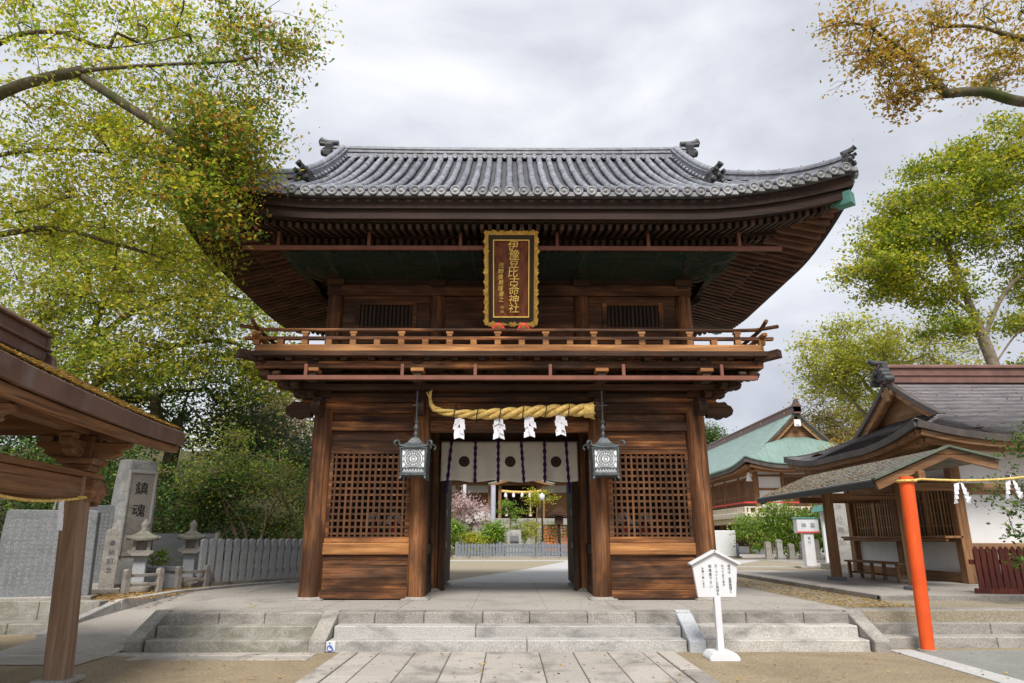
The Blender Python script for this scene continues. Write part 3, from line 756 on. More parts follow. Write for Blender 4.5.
rail_run((X0-BX+.1, BF+.10, rz), (X0-BX+.1, BB-.10, rz), WRY, 'y'); rail_run((X0+BX-.1, BF+.10, rz), (X0+BX-.1, BB-.10, rz), WRY, 'y')
# ------------------------------------------------------------------ upper storey
UX, UF, UB = 3.56, 13.25, 17.15
for y in (UF, UB):
    for x in (-3.56,-1.47,1.47,3.56):
        mb = MB(); mb.lathe([(.165,4.735),(.165,5.6),(.155,6.25)], (X0+x, y, 0), 16); part('upper_column', mb, WZ)
    for (a, b2) in ((-3.39,-1.63),(-1.31,1.31),(1.63,3.39)):
        mb = MB(); win = abs(a+b2) > 1
        y0, y1 = y-.03, y+.03
        if win:
            c = (a+b2)/2; w0, w1 = c-.62, c+.62
            for k in range(3): mb.b(X0+a, X0+b2, y0-.005*(k % 2), y1, 4.74+k*.27, 4.74+k*.27+.267)
            mb.b(X0+a, X0+w0-.002, y0, y1, 5.553, 6.13); mb.b(X0+w1+.002, X0+b2, y0, y1, 5.553, 6.13)
            mb.b(X0+a, X0+b2, y0-.01, y1, 6.133, 6.27)
        else:
            for k in range(6): mb.b(X0+a, X0+b2, y0-.006*(k % 2), y1, 4.74+k*.255, 4.74+k*.255+.252)
        wl = part('upper_wall', mb, WUX)
        if win:
            mb = MB(); mb.b(X0+w0, X0+w0+.09, y-.06, y+.05, 5.555, 6.13); mb.b(X0+w1-.09, X0+w1, y-.06, y+.05, 5.555, 6.13); mb.b(X0+w0+.092, X0+w1-.092, y-.06, y+.05, 5.555, 5.62); mb.b(X0+w0+.092, X0+w1-.092, y-.06, y+.05, 6.08, 6.13)
            wf = part('window_frame', mb, WX, wl)
            mb = MB(); m2 = 13
            for k in range(m2): xx = w0+.09+(w1-w0-.18)*(k+.5)/m2; mb.b(X0+xx-.022, X0+xx+.022, y-.04, y-.005, 5.622, 6.078)
            part('window_bars', mb, WDZ, wl)
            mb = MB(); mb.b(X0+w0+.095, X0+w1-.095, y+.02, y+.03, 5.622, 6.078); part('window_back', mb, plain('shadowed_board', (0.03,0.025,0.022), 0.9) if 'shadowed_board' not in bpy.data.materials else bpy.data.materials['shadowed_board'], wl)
    mb = MB(); mb.b(X0-3.72, X0+3.72, y-.11, y+.11, 6.272, 6.50); part('upper_head_beam', mb, WUX, bevel=0.01)
    mb = MB()
    for k in range(5): mb.b(X0-3.528, X0+3.528, y-.03-.01*(k % 2), y+.03, 6.503+k*.19, 6.69+k*.19)
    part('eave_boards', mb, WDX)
for sx in (-1, 1):
    mb = MB(); x = X0+sx*UX
    for k in range(6): mb.b(x-.03-.006*(k % 2), x+.03+.006*(k % 2), UF+.15, UB-.15, 4.74+k*.255, 4.74+k*.255+.252)
    part('upper_wall', mb, WY)
    mb = MB(); mb.b(x-.11, x+.11, UF+.112, UB-.112, 6.272, 6.50); part('upper_head_beam', mb, WY, bevel=0.01)
    mb = MB(); mb.b(x-.03, x+.03, UF+.032, UB-.032, 6.503, 7.4); part('eave_boards', mb, WDY)
for y, sy in ((UF,-1),(UB,1)):
    for x in (-3.56,-1.47,0.0,1.47,3.56):
        dirs = [(0, sy)]
        if abs(x) > 2: dirs += [(1 if x > 0 else -1, 0), (1 if x > 0 else -1, sy)]
        bracket(X0+x, y, 6.42, dirs, 2, 0.42, 0.16, cross=1.0)
for sx in (-1, 1): bracket(X0+sx*3.56, 15.2, 6.42, [(sx, 0)], 2, 0.42, 0.16, cross=1.0)
# eave purlins
mb = MB(); e = .86
for z0, z1, o in ((7.0, 7.14, e),):
    a, f, b2 = UX+o, UF-o, UB+o
    mb.b(X0-a-.3, X0+a+.3, f-.07, f+.07, z0, z1); mb.b(X0-a-.3, X0+a+.3, b2-.07, b2+.07, z0, z1)
    mb.b(X0-a-.07, X0-a+.07, f+.072, b2-.072, z0, z1); mb.b(X0+a-.07, X0+a+.07, f+.072, b2-.072, z0, z1)
part('eave_purlin', mb, WDX, bevel=0.01)
# ------------------------------------------------------------------ roof
RF = Roof(X0, GY, 6.30, 4.20, 4.35, 7.44, 0.58, 0.044, 0.55, 3.3, 1.6)
roof = MB(); RF.surface(roof, 12); roof = part('roof', roof, TILED, solid=0.10)
def undz(x, y, d): return RF.ze + RF.lf(x, y) - 0.60 + 0.26*d      # underside line of the rafters
# soffit boards
mb = MB(); dz = .09
for sg in (-1, 1):
    for (a, b2, k) in ((-RF.hx+.2, RF.hx-.2, 40),):
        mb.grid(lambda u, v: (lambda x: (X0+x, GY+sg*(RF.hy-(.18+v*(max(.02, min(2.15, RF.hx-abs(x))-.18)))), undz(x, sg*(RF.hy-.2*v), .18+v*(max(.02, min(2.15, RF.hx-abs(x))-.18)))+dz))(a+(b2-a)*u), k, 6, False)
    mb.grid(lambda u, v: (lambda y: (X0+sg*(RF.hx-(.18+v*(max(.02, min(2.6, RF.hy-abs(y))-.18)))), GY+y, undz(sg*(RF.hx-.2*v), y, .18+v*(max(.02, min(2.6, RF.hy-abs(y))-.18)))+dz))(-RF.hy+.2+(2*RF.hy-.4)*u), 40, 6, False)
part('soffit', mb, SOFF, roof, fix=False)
# rafters: two tiers each side
def rafters(side):
    mb = MB()
    if side in ('f', 'b'):
        sg = -1 if side == 'f' else 1; n = 84
        for i in range(n):
            x = -RF.hx+.22+(2*RF.hx-.44)*(i+.5)/n; m = RF.hx-abs(x)
            a, b2 = .28, min(1.25, m)
            if b2 > a+.05: mb.beam((X0+x, GY+sg*(RF.hy-a), undz(x, sg*RF.hy, a)), (X0+x, GY+sg*(RF.hy-b2), undz(x, sg*(RF.hy-b2*.3), b2)), .068, .10)
            a, b2 = 1.12, min(2.2, m)
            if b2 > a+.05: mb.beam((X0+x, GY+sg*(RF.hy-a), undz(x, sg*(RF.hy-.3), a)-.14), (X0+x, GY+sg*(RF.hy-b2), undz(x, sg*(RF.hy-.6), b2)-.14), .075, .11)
        return part('front_rafters' if side == 'f' else 'back_rafters', mb, RAFT, roof, fix=False)
    sg = 1 if side == 'r' else -1; n = 40
    for i in range(n):
        y = -RF.hy+.22+(2*RF.hy-.44)*(i+.5)/n; m = RF.hy-abs(y)
        a, b2 = .28, min(1.25, m)
        if b2 > a+.05: mb.beam((X0+sg*(RF.hx-a), GY+y, undz(sg*RF.hx, y, a)), (X0+sg*(RF.hx-b2), GY+y, undz(sg*(RF.hx-b2*.3), y, b2)), .085, .11)
        a, b2 = 1.12, min(2.6, m)
        if b2 > a+.05: mb.beam((X0+sg*(RF.hx-a), GY+y, undz(sg*(RF.hx-.3), y, a)-.14), (X0+sg*(RF.hx-b2), GY+y, undz(sg*(RF.hx-.6), y, b2)-.14), .095, .12)
    return part('side_rafters', mb, RAFTX, roof, fix=False)
for sd_ in 'fblr': rafters(sd_)
# fascia boards following the eave curve
for sgx, sgy in ((0,-1),(0,1),(-1,0),(1,0)):
    mb = MB()
    mb.sweep(RF.eave_loop(sgx, sgy, .10, -.16, 30), .07, .22); mb.sweep(RF.eave_loop(sgx, sgy, .17, -.36, 30), .10, .175)
    part('fascia', mb, wood('fascia_timber', (0.014,0.008,0.006), (0.03,0.014,0.010), (0.052,0.024,0.016), 'x', stain=.4) if 'fascia_timber' not in bpy.data.materials else bpy.data.materials['fascia_timber'], roof)
    mb = MB(); mb.sweep(RF.eave_loop(sgx, sgy, 1.16, -.46+.26*1.0-.10, 30), .10, .10); part('rafter_batten', mb, WDX, roof)
# hip rafters with copper caps
for sx in (-1, 1):
    for sy in (-1, 1):
        def hp(d, dz): return (X0+sx*(RF.hx-d), GY+sy*(RF.hy-d), undz(sx*RF.hx, sy*RF.hy, d)+dz-max(0,d-.0)*.10)
        mb = MB(); mb.sweep([hp(2.4,-.12), hp(1.6,-.15), hp(.9,-.12), hp(.30,-.02)], .20, .26); hr = part('hip_rafter', mb, RAFTX, roof, bevel=.01)
        mb = MB(); mb.sweep([hp(.42,-.035), hp(.10,.02)], .215, .25); part('copper_cap', mb, VERD, hr, bevel=.01)
# round tile rows
def tile_row(mb, fn, dmax, r=.070, skip=0.0):
    pts = []; rr = []; d = -.03; k = 0
    L = .34
    while d < dmax - .02:
        d1 = min(dmax, d+L); pts += [fn(d), fn(d1-.012)]; rr += [r*1.08, r*.94]; d = d1
    if len(pts) >= 2: mb.tube(pts, rr, 8, cap=True)
PITCH = .243
def rows(side):
    mb = MB(); cap = MB(); dr = MB()
    if side in ('f','b'):
        sg = -1 if side == 'f' else 1; n = int(RF.hx*2/PITCH)
        for i in range(n):
            x = (i-(n-1)/2)*PITCH + random.uniform(-.009,.009); dm = RF.dm(x)-.05; h_ = random.uniform(-.008,.008)
            tile_row(mb, lambda d: RF.front(x + .006*math.sin(d*5+i*2.1), d, sg, .055+h_), max(.25, dm), .070*random.uniform(.95,1.05))
            p = RF.front(x, -.05, sg, .045); q = RF.front(x, 0.02, sg, .05)
            cap.lathe([(.088,-.02),(.092,-.05),(.070,-.052),(.066,-.038),(.03,-.036),(.028,-.048),(.01,-.05)] if sg < 0 else [(.088,.02),(.092,.05),(.070,.052),(.066,.038),(.03,.036),(.028,.048),(.01,.05)], (p[0], p[1]+.02*sg*-1, p[2]), 12, True, 'y')
            p = RF.front(x+PITCH/2, -.04, sg, -.005); dr.b(p[0]-.07, p[0]+.07, p[1]-.02, p[1]+.02, p[2]-.055, p[2]+.02)
    else:
        sg = 1 if side == 'r' else -1; n = int(RF.hy*2/PITCH)
        for i in range(n):
            y = (i-(n-1)/2)*PITCH; dm = RF.dms(y)-.05
            tile_row(mb, lambda d: RF.side(y, d, sg, .055), max(.25, dm))
            p = RF.side(y, -.05, sg, .045)
            cap.lathe([(.088,.02*-sg),(.092,.05*sg),(.07,.052*sg),(.066,.038*sg),(.03,.036*sg),(.01,.05*sg)], (p[0]-.02*sg, p[1], p[2]), 12, True, 'x')
            p = RF.side(y+PITCH/2, -.04, sg, -.005); dr.b(p[0]-.02, p[0]+.02, p[1]-.07, p[1]+.07, p[2]-.055, p[2]+.02)
    part('round_tiles', mb, TILE, roof, fix=False); part('eave_cap_tiles', cap, CAPT, roof); part('eave_drip_tiles', dr, CAPT, roof)
for sd_ in 'fblr': rows(sd_)
# ridges
def ridge_pts(pts, w, layers, mb, topr):
    """stacked ridge: pts are the line where it sits on the roof"""
    z = 0
    for (ww, h) in layers:
        mb.sweep([(a, b2, c+z+h/2) for a, b2, c in pts], ww, h-.012); z += h
    mb.tube([(a, b2, c+z+topr*.4) for a, b2, c in pts], topr, 8)
    return z
zr = RF.z(0, 0, RF.hy)-.10
mb = MB(); line = [(X0-4.48+8.96*i/16, GY, zr+.05*abs(2*i/16-1)**2.5) for i in range(17)]
hz = ridge_pts(line, .34, [(.40,.09),(.30,.06),(.34,.045),(.28,.06),(.32,.045)], mb, .08)
for i in range(36):
    x = -4.3+8.6*i/35
    for sg in (-1, 1): mb.lathe([(.066,0),(.07,.05*sg),(.05,.055*sg),(.02,.05*sg)], (X0+x, GY+sg*.19, zr+.04), 10, True, 'y')
part('main_ridge', mb, TILE, roof, fix=False)
def finial(p, dx, dy, s=1.0, horns=True):
    """demon-tile block with curling sides and bars thrust outward"""
    ang = math.atan2(dy, dx); mb = MB(); mb.M = Matrix.Translation(p) @ Matrix.Rotation(ang, 4, 'Z') @ Matrix.Scale(s, 4)
    mb.prism([(-.28,0),(.28,0),(.30,.12),(.22,.16),(.26,.30),(.16,.34),(.10,.46),(-.10,.46),(-.16,.34),(-.26,.30),(-.22,.16),(-.30,.12)], -.06, .10, 'yz')
    for q in (-.17, .17): mb.lathe([(.085,.0),(.085,.07),(.05,.09)], (.10, q, .12), 10, True, 'x')
    mb.lathe([(.09,0),(.08,.09),(.03,.12)], (.10, 0, .25), 10, True, 'x')
    if horns:
        mb.tube([(-.15,0,.46),(.08,0,.47),(.20,0,.50),(.27,0,.54)], [.07,.072,.075,.085], 9)
        for q in (-.13, .13): mb.tube([(-.05,q,.36),(.12,q,.36),(.24,q,.38)], [.05,.05,.058], 8)
    mb.M = None; return part('ridge_end_tile', mb, TILED, roof, bevel=.008)
for sx in (-1, 1):
    p = (X0+sx*4.48, GY, zr+.03); finial(p, sx, 0, 1.08)
    # descending ridges near the gables
    for sy in (-1, 1):
        x = sx*4.16; pts = []
        for i in range(13):
            d = 4.05 - (4.05-1.42)*i/12; q = RF.front(x, d, sy, .05); pts.append(q)
        mb = MB(); ridge_pts(pts, .3, [(.30,.09),(.24,.06),(.28,.045),(.22,.06),(.26,.04)], mb, .07)
        for sg in (-1, 1):
            for i in range(1, 12):
                q = pts[i]; mb.lathe([(.05,0),(.052,.05*sg),(.02,.05*sg)], (q[0]+sg*.13, q[1], q[2]+.10), 8, True, 'x')
        part('descending_ridge', mb, TILE, roof, fix=False); q = pts[-1]; finial((q[0], q[1]+sy*.02, q[2]-.06), sx*.55, sy, .80)
        # corner ridges
        pts = []
        for i in range(13):
            d = 1.86 - (1.86-.10)*i/12; q = RF.front(sx*(RF.hx-d), d, sy, .06); pts.append(q)
        mb = MB(); ridge_pts(pts, .3, [(.28,.08),(.22,.05),(.26,.04)], mb, .075)
        for i in range(2, 13, 2): q = pts[i]; mb.lathe([(.085,-.02),(.09,0),(.085,.02)], (q[0], q[1], q[2]+.20), 8, True, 'x')
        part('corner_ridge', mb, TILE, roof, fix=False); q = pts[-1]
        finial((q[0]+sx*.0, q[1], q[2]+.02), sx, sy, .62)
    # gable wall and barge boards
    gx = X0+sx*(4.25-.35); mb = MB(); zb = RF.z(4.25, 0, 1.85)
    mb.prism([(GY-2.6, RF.ze+1.2),(GY+2.6, RF.ze+1.2),(GY+.1, zr-.15),(GY-.1, zr-.15)], gx-.04, gx+.04, 'yz'); gw = part('gable_wall', mb, WDY, roof)
    for sy in (-1, 1):
        mb = MB(); pts = [(X0+sx*(4.25-.05), GY+sy*(RF.hy-d), RF.ze+RF.p(d)-.22) for d in [1.7+2.5*i/12 for i in range(13)]]; mb.sweep(pts, .07, .26); part('barge_board', mb, WY, gw)
# ------------------------------------------------------------------ brown eave bars and bird net
def eave_bar(y, z, xa, xb, hang, ztop):
    mb = MB()
    for (a, b2) in (xa, ): mb.b(X0+a, X0+b2, y-.03, y+.03, z-.04, z+.04)
    b3 = part('eave_bar', mb, PAINTBR, bevel=.006)
    for x in hang:
        mb = MB(); mb.b(X0+x-.028, X0+x+.028, y-.025, y+.025, z+.042, ztop); part('bar_hanger', mb, PAINTBR, b3)
eave_bar(11.70, 6.68, (-4.95,-.43), None, [-4.30,-2.62,-.92], 7.0)
eave_bar(11.70, 6.68, (.50,5.06), None, [.88,2.58,4.28], 7.0)
eave_bar(11.95, 4.27, (-4.33,4.46), None, [-3.66,-1.93,-.62,.73,2.05,3.82], 4.52)

nt_ = NT('green_bird_net'); nt_.bsdf.inputs['Base Color'].default_value = (0.02,0.06,0.045,1); nt_.bsdf.inputs['Roughness'].default_value = .9
tr_ = nt_.n('ShaderNodeBsdfTransparent'); mx_ = nt_.n('ShaderNodeMixShader'); mx_.inputs[0].default_value = .42
nt_.l(tr_.outputs[0], mx_.inputs[1]); nt_.l(nt_.bsdf.outputs[0], mx_.inputs[2]); nt_.l(mx_.outputs[0], nt_.out.inputs[0])
o = thing('bird_net', 'thin dark green bird net stretched under the upper eaves behind the brown bar', 'net', (GX, 12.4, 6.6))
mb = MB(); mb.grid(lambda u, v: (-4.25+8.5*u, -.66+1.5*v, .03-.06*math.sin(v*3.1)*(1-.6*abs(math.sin(u*19)))), 30, 6, True); mb.build('mesh_sheet', nt_.mat, o, fix=False)
mb = MB()
for k in range(13): x = -4.2+8.4*k/12; mb.tube([(x,-.66,.05),(x,.84,.05)], .006, 4)
mb.build('stay_wires', PAINTBR, o)
# ================================================================== THINGS HUNG ON THE GATE
# name plaque, leaning forward under the eaves
pq = thing('name_plaque', 'tall gilt-framed wooden name plaque with gold characters, under the eaves above the balcony', 'plaque', (0.055, 12.24, 5.33))
TILT = R(24.5)
def pqb(name, mb, mat, parent=None, **kw):
    M_ = Matrix.Rotation(TILT, 4, 'X'); mb.v = [tuple(M_ @ Vector(v)) for v in mb.v]; return mb.build(name, mat, parent or pq, **kw)
HW, HH = .50, 1.77
mb = MB(); mb.b(-.36, .36, 0, .05, .16, HH-.13); bd = pqb('board', mb, PLAQ)
mb = MB(); mb.b(-.445, -.335, -.04, .06, .10, HH-.06); mb.b(.335, .445, -.04, .06, .10, HH-.06); mb.b(-.334, .334, -.04, .06, .08, .17); mb.b(-.334, .334, -.04, .06, HH-.16, HH-.06); fr = pqb('frame', mb, LACQ)
mb = MB(); mb.b(-.335, -.318, -.05, -.005, .17, HH-.16); mb.b(.318, .335, -.05, -.005, .17, HH-.16); mb.b(-.317, .317, -.05, -.005, .17, .187); mb.b(-.317, .317, -.05, -.005, HH-.177, HH-.16); pqb('inner_moulding', mb, GOLDB, fr)
mb = MB(); rr_ = random.Random(3); mb.b(-.485,-.42,-.062,.025,.03,HH-.02); mb.b(.42,.485,-.062,.025,.03,HH-.02); mb.b(-.419,.419,-.062,.025,HH-.075,HH-.02); mb.b(-.419,.419,-.062,.025,.03,.075)
def scal(x0, z0, x1, z1, nx, nz):
    L = math.hypot(x1-x0, z1-z0); n = int(L/.055)
    for i in range(n+1):
        t = i/n; x = x0+(x1-x0)*t; z = z0+(z1-z0)*t; a = rr_.uniform(0, 6)
        r = .034+.014*math.sin(i*1.9)+rr_.uniform(-.006,.008)
        mb.prism([(x+nx*.01+r*(1+.25*math.sin(3*q+a))*math.cos(q), z+nz*.01+r*(1+.25*math.cos(2*q+a))*math.sin(q)) for q in [2*math.pi*k/8 for k in range(8)]], -.075-rr_.uniform(0,.03), .02, 'xz')
scal(-.455, .06, -.455, HH-.03, -1, 0); scal(.455, .06, .455, HH-.03, 1, 0); scal(-.40, HH-.035, .40, HH-.035, 0, 1); scal(-.40, .055, .40, .055, 0, -1)
pqb('gilt_carving', mb, GOLD, fr)
mb = MB(); column_text(mb, '伊豫豆比古命神社', .045, HH-.18, .166, .188, -.004, .012, 1.08, 0.10, .012); pqb('large_lettering', mb, GOLDB, bd)
mb = MB(); column_text(mb, '元帥侯爵謹書之', -.19, 1.19, .105, .105, -.004, .01, 1.0, 0.12, .012); column_text(mb, '印印', -.17, .40, .085, .06, -.004, .01); pqb('small_lettering', mb, GOLDB, bd)
mb = MB(); mb.b(-.22, .22, -.07, -.03, .02, .10); pqb('lower_carving', mb, LACQ, fr)
for sx in (-1, 1):
    mb = MB(); x = sx*.235
    mb.prism([(x-.15,-.10),(x+.15,-.10),(x+.12,-.02),(x+.05,.06),(x,.085),(x-.05,.06),(x-.12,-.02)], -.16, -.07, 'xz'); ft = pqb('foot_cushion', mb, RED, None, bevel=.02)
    mb = MB(); mb.prism([(x-.045,-.055),(x+.045,-.055),(x+.03,.035),(x,.06),(x-.03,.035)], -.168, -.155, 'xz'); pqb('gilt_crest', mb, GOLD, ft)
# curtain at the door row
cu = thing('curtain', 'cream curtain with purple ribbons and three dark round crests hanging in the gate passage', 'curtain', (GX, 15.02, 3.55))
CW = 1.49
def cfold(x, z): return .035*math.sin(x*7.0+.5)*min(1, .25+(-z)) + .02*math.sin(x*17+z*3)*min(1, -z) + .03*(-z)*math.sin(x*2.1)
mb = MB(); mb.grid(lambda u, v: (-CW+2*CW*u, cfold(-CW+2*CW*u, -.86*v), -.86*v+.02*math.sin(u*19)*v), 90, 14, True); cl = mb.build('cloth', CLOTH, cu, fix=False, solid=.006)
mb = MB(); mb.tube([(-CW-.05,.0,.01),(CW+.05,.0,.01)], .022, 8); mb.build('curtain_rod', WDX, cu)
for x in (-.98, .02, 1.02):
    mb = MB(); y = cfold(x, -.42)-.012
    mb.add([(x, cfold(x,-.44)-.012, -.44)] + [(x+r_*math.cos(a_), cfold(x+r_*math.cos(a_), -.44+r_*math.sin(a_))-.012, -.44+r_*math.sin(a_)) for r_ in (.06,.118) for a_ in [2*math.pi*k/24 for k in range(24)]], [(0,1+k,1+(k+1)%24) for k in range(24)] + [(1+k,25+k,25+(k+1)%24,1+(k+1)%24) for k in range(24)]); cr = mb.build('crest', CREST, cu)
    mb = MB()
    for k in range(16):
        a = 2*math.pi*k/16; mb.beam((x+.04*math.cos(a), cfold(x+.04*math.cos(a),-.44+.04*math.sin(a))-.017, -.44+.04*math.sin(a)), (x+.10*math.cos(a), cfold(x+.10*math.cos(a),-.44+.10*math.sin(a))-.017, -.44+.10*math.sin(a)), .006, .004, (0,1,0))
    mb.build('crest_petals', plain('crest_thread', (0.13,0.09,0.07), .9) if 'crest_thread' not in bpy.data.materials else bpy.data.materials['crest_thread'], cr)
for i, x in enumerate((-1.26,-.74,-.24,.26,.77,1.24)):
    mb = MB(); sl = (-.09 if i == 0 else (.06 if i in (3,5) else .0)); L = 1.12 if i in (0,5) else .90
    n = 26; pts = []
    vs = []
    for k in range(n+1):
        t = k/n; a = .55*math.sin(t*9+i); w = .032*(1+.3*math.sin(t*40+i)); xx = x+sl*t; z = .01-L*t; y = cfold(xx, max(z,-.86))-.02-.01*math.sin(t*30)
        vs += [(xx-w*math.cos(a), y-w*math.sin(a)*.5, z), (xx+w*math.cos(a), y+w*math.sin(a)*.5, z)]
    mb.add(vs, [(2*k, 2*k+1, 2*k+3, 2*k+2) for k in range(n)], True); mb.build('ribbon', PURPLE, cu, fix=False, solid=.006)
# straw rope
rp_ = thing('straw_rope', 'thick twisted yellow straw rope slung across the gate front, left end curling upward', 'rope', (GX, 12.62, 3.75))
def rope_c(t):     # t 0..1 left to right
    x = -1.42+2.83*t; z = .03 - .10*math.sin(math.pi*min(1, t*1.15))*(1-t) + .03*t
    if t < .12: z += .05*((.12-t)/.12)**1.5
    return Vector((x, 0, z))
mb = MB(); N_ = 130
for s in range(3):
    pts = []; rr = []
    for i in range(N_+1):
        t = i/N_; c = rope_c(t); g = .036+.028*min(1, t*2.2)+.010*t; a = 2*math.pi*(s/3) - t*2*math.pi*3.4
        pts.append(c + Vector((0, math.cos(a)*g*.95, math.sin(a)*g*.95))); rr.append(g*.76)
    mb.tube(pts, rr, 9)
mb.build('twisted_strands', ROPE, rp_, fix=False)
mb = MB(); mb.tube([(-1.40,0,.07),(-1.47,0,.16),(-1.50,.0,.28),(-1.505,.02,.42)], [.06,.045,.03,.016], 9); mb.tube([(-1.49,0,.26),(-1.53,-.02,.34),(-1.56,-.02,.40)], [.02,.015,.008], 6); mb.tube([(-1.49,0,.28),(-1.48,-.01,.38),(-1.46,-.02,.44)], [.02,.015,.008], 6)
mb.build('thin_end', ROPE, rp_, fix=False)
mb = MB(); mb.lathe([(.11,1.38),(.135,1.40),(.14,1.50),(.165,1.565),(.05,1.57)], (0,0,.05), 18, True, 'x')
for k in range(18):
    a = k*.9; mb.tube([(1.5, .13*math.cos(a), .05+.13*math.sin(a)), (1.59, .16*math.cos(a), .05+.17*math.sin(a))], [.018,.008], 5)
mb.build('tassel_end', ROPE, rp_, fix=False)
for k in range(6):
    mb = MB(); c = rope_c(.14+.15*k); mb.tube([c+Vector((.02*math.sin(q), .155*math.cos(q), .155*math.sin(q))) for q in [2*math.pi*j/12 for j in range(13)]], .010, 5); mb.build('binding', LACQ, rp_, fix=False)
# zigzag paper streamers
shide_lab = ['white folded paper streamer at the left end of the straw rope', 'white folded paper streamer second from the left on the straw rope', 'white folded paper streamer second from the right on the straw rope', 'white folded paper streamer nearest the tasselled end of the straw rope']
for i, x in enumerate((-.93,-.20,.37,.94)):
    c = rope_c((x-.03+1.42)/2.83)
    o = thing('paper_streamer', shide_lab[i], 'paper streamer', (GX+x, 12.60, 3.75+c.z-.10), 0, 'paper streamers on the gate rope')
    mb = MB(); rs = random.Random(i+4); sx = 1 if i % 2 else -1
    for side in (-1, 1):
        px, pz, py = side*.0, .02, 0
        for k in range(4):
            w = .075+.02*rs.random(); h = .125
            x1 = px+side*(.022 if k % 2 == 0 else -.03); tw = rs.uniform(-.04,.04)
            sh = rs.uniform(.01,.05)*(1 if k % 2 else -.4)*side; mb.add([(px-.03*side, py, pz), (px+side*w, py-.03+tw, pz-.035), (x1+side*w+sh, py-.05+tw, pz-h-.02), (x1-.01*side+sh, py-.02, pz-h+.02)], [(0,1,2,3)])
            px, py, pz = x1, py-.02+rs.uniform(-.01,.03), pz-h*.72
    mb.build('folded_paper', PAPER, o, fix=False, solid=.004)
    mb = MB(); mb.tube([(0,0,.12),(0,0,-.02)], .008, 5); mb.build('paper_cord', ROPE, o)
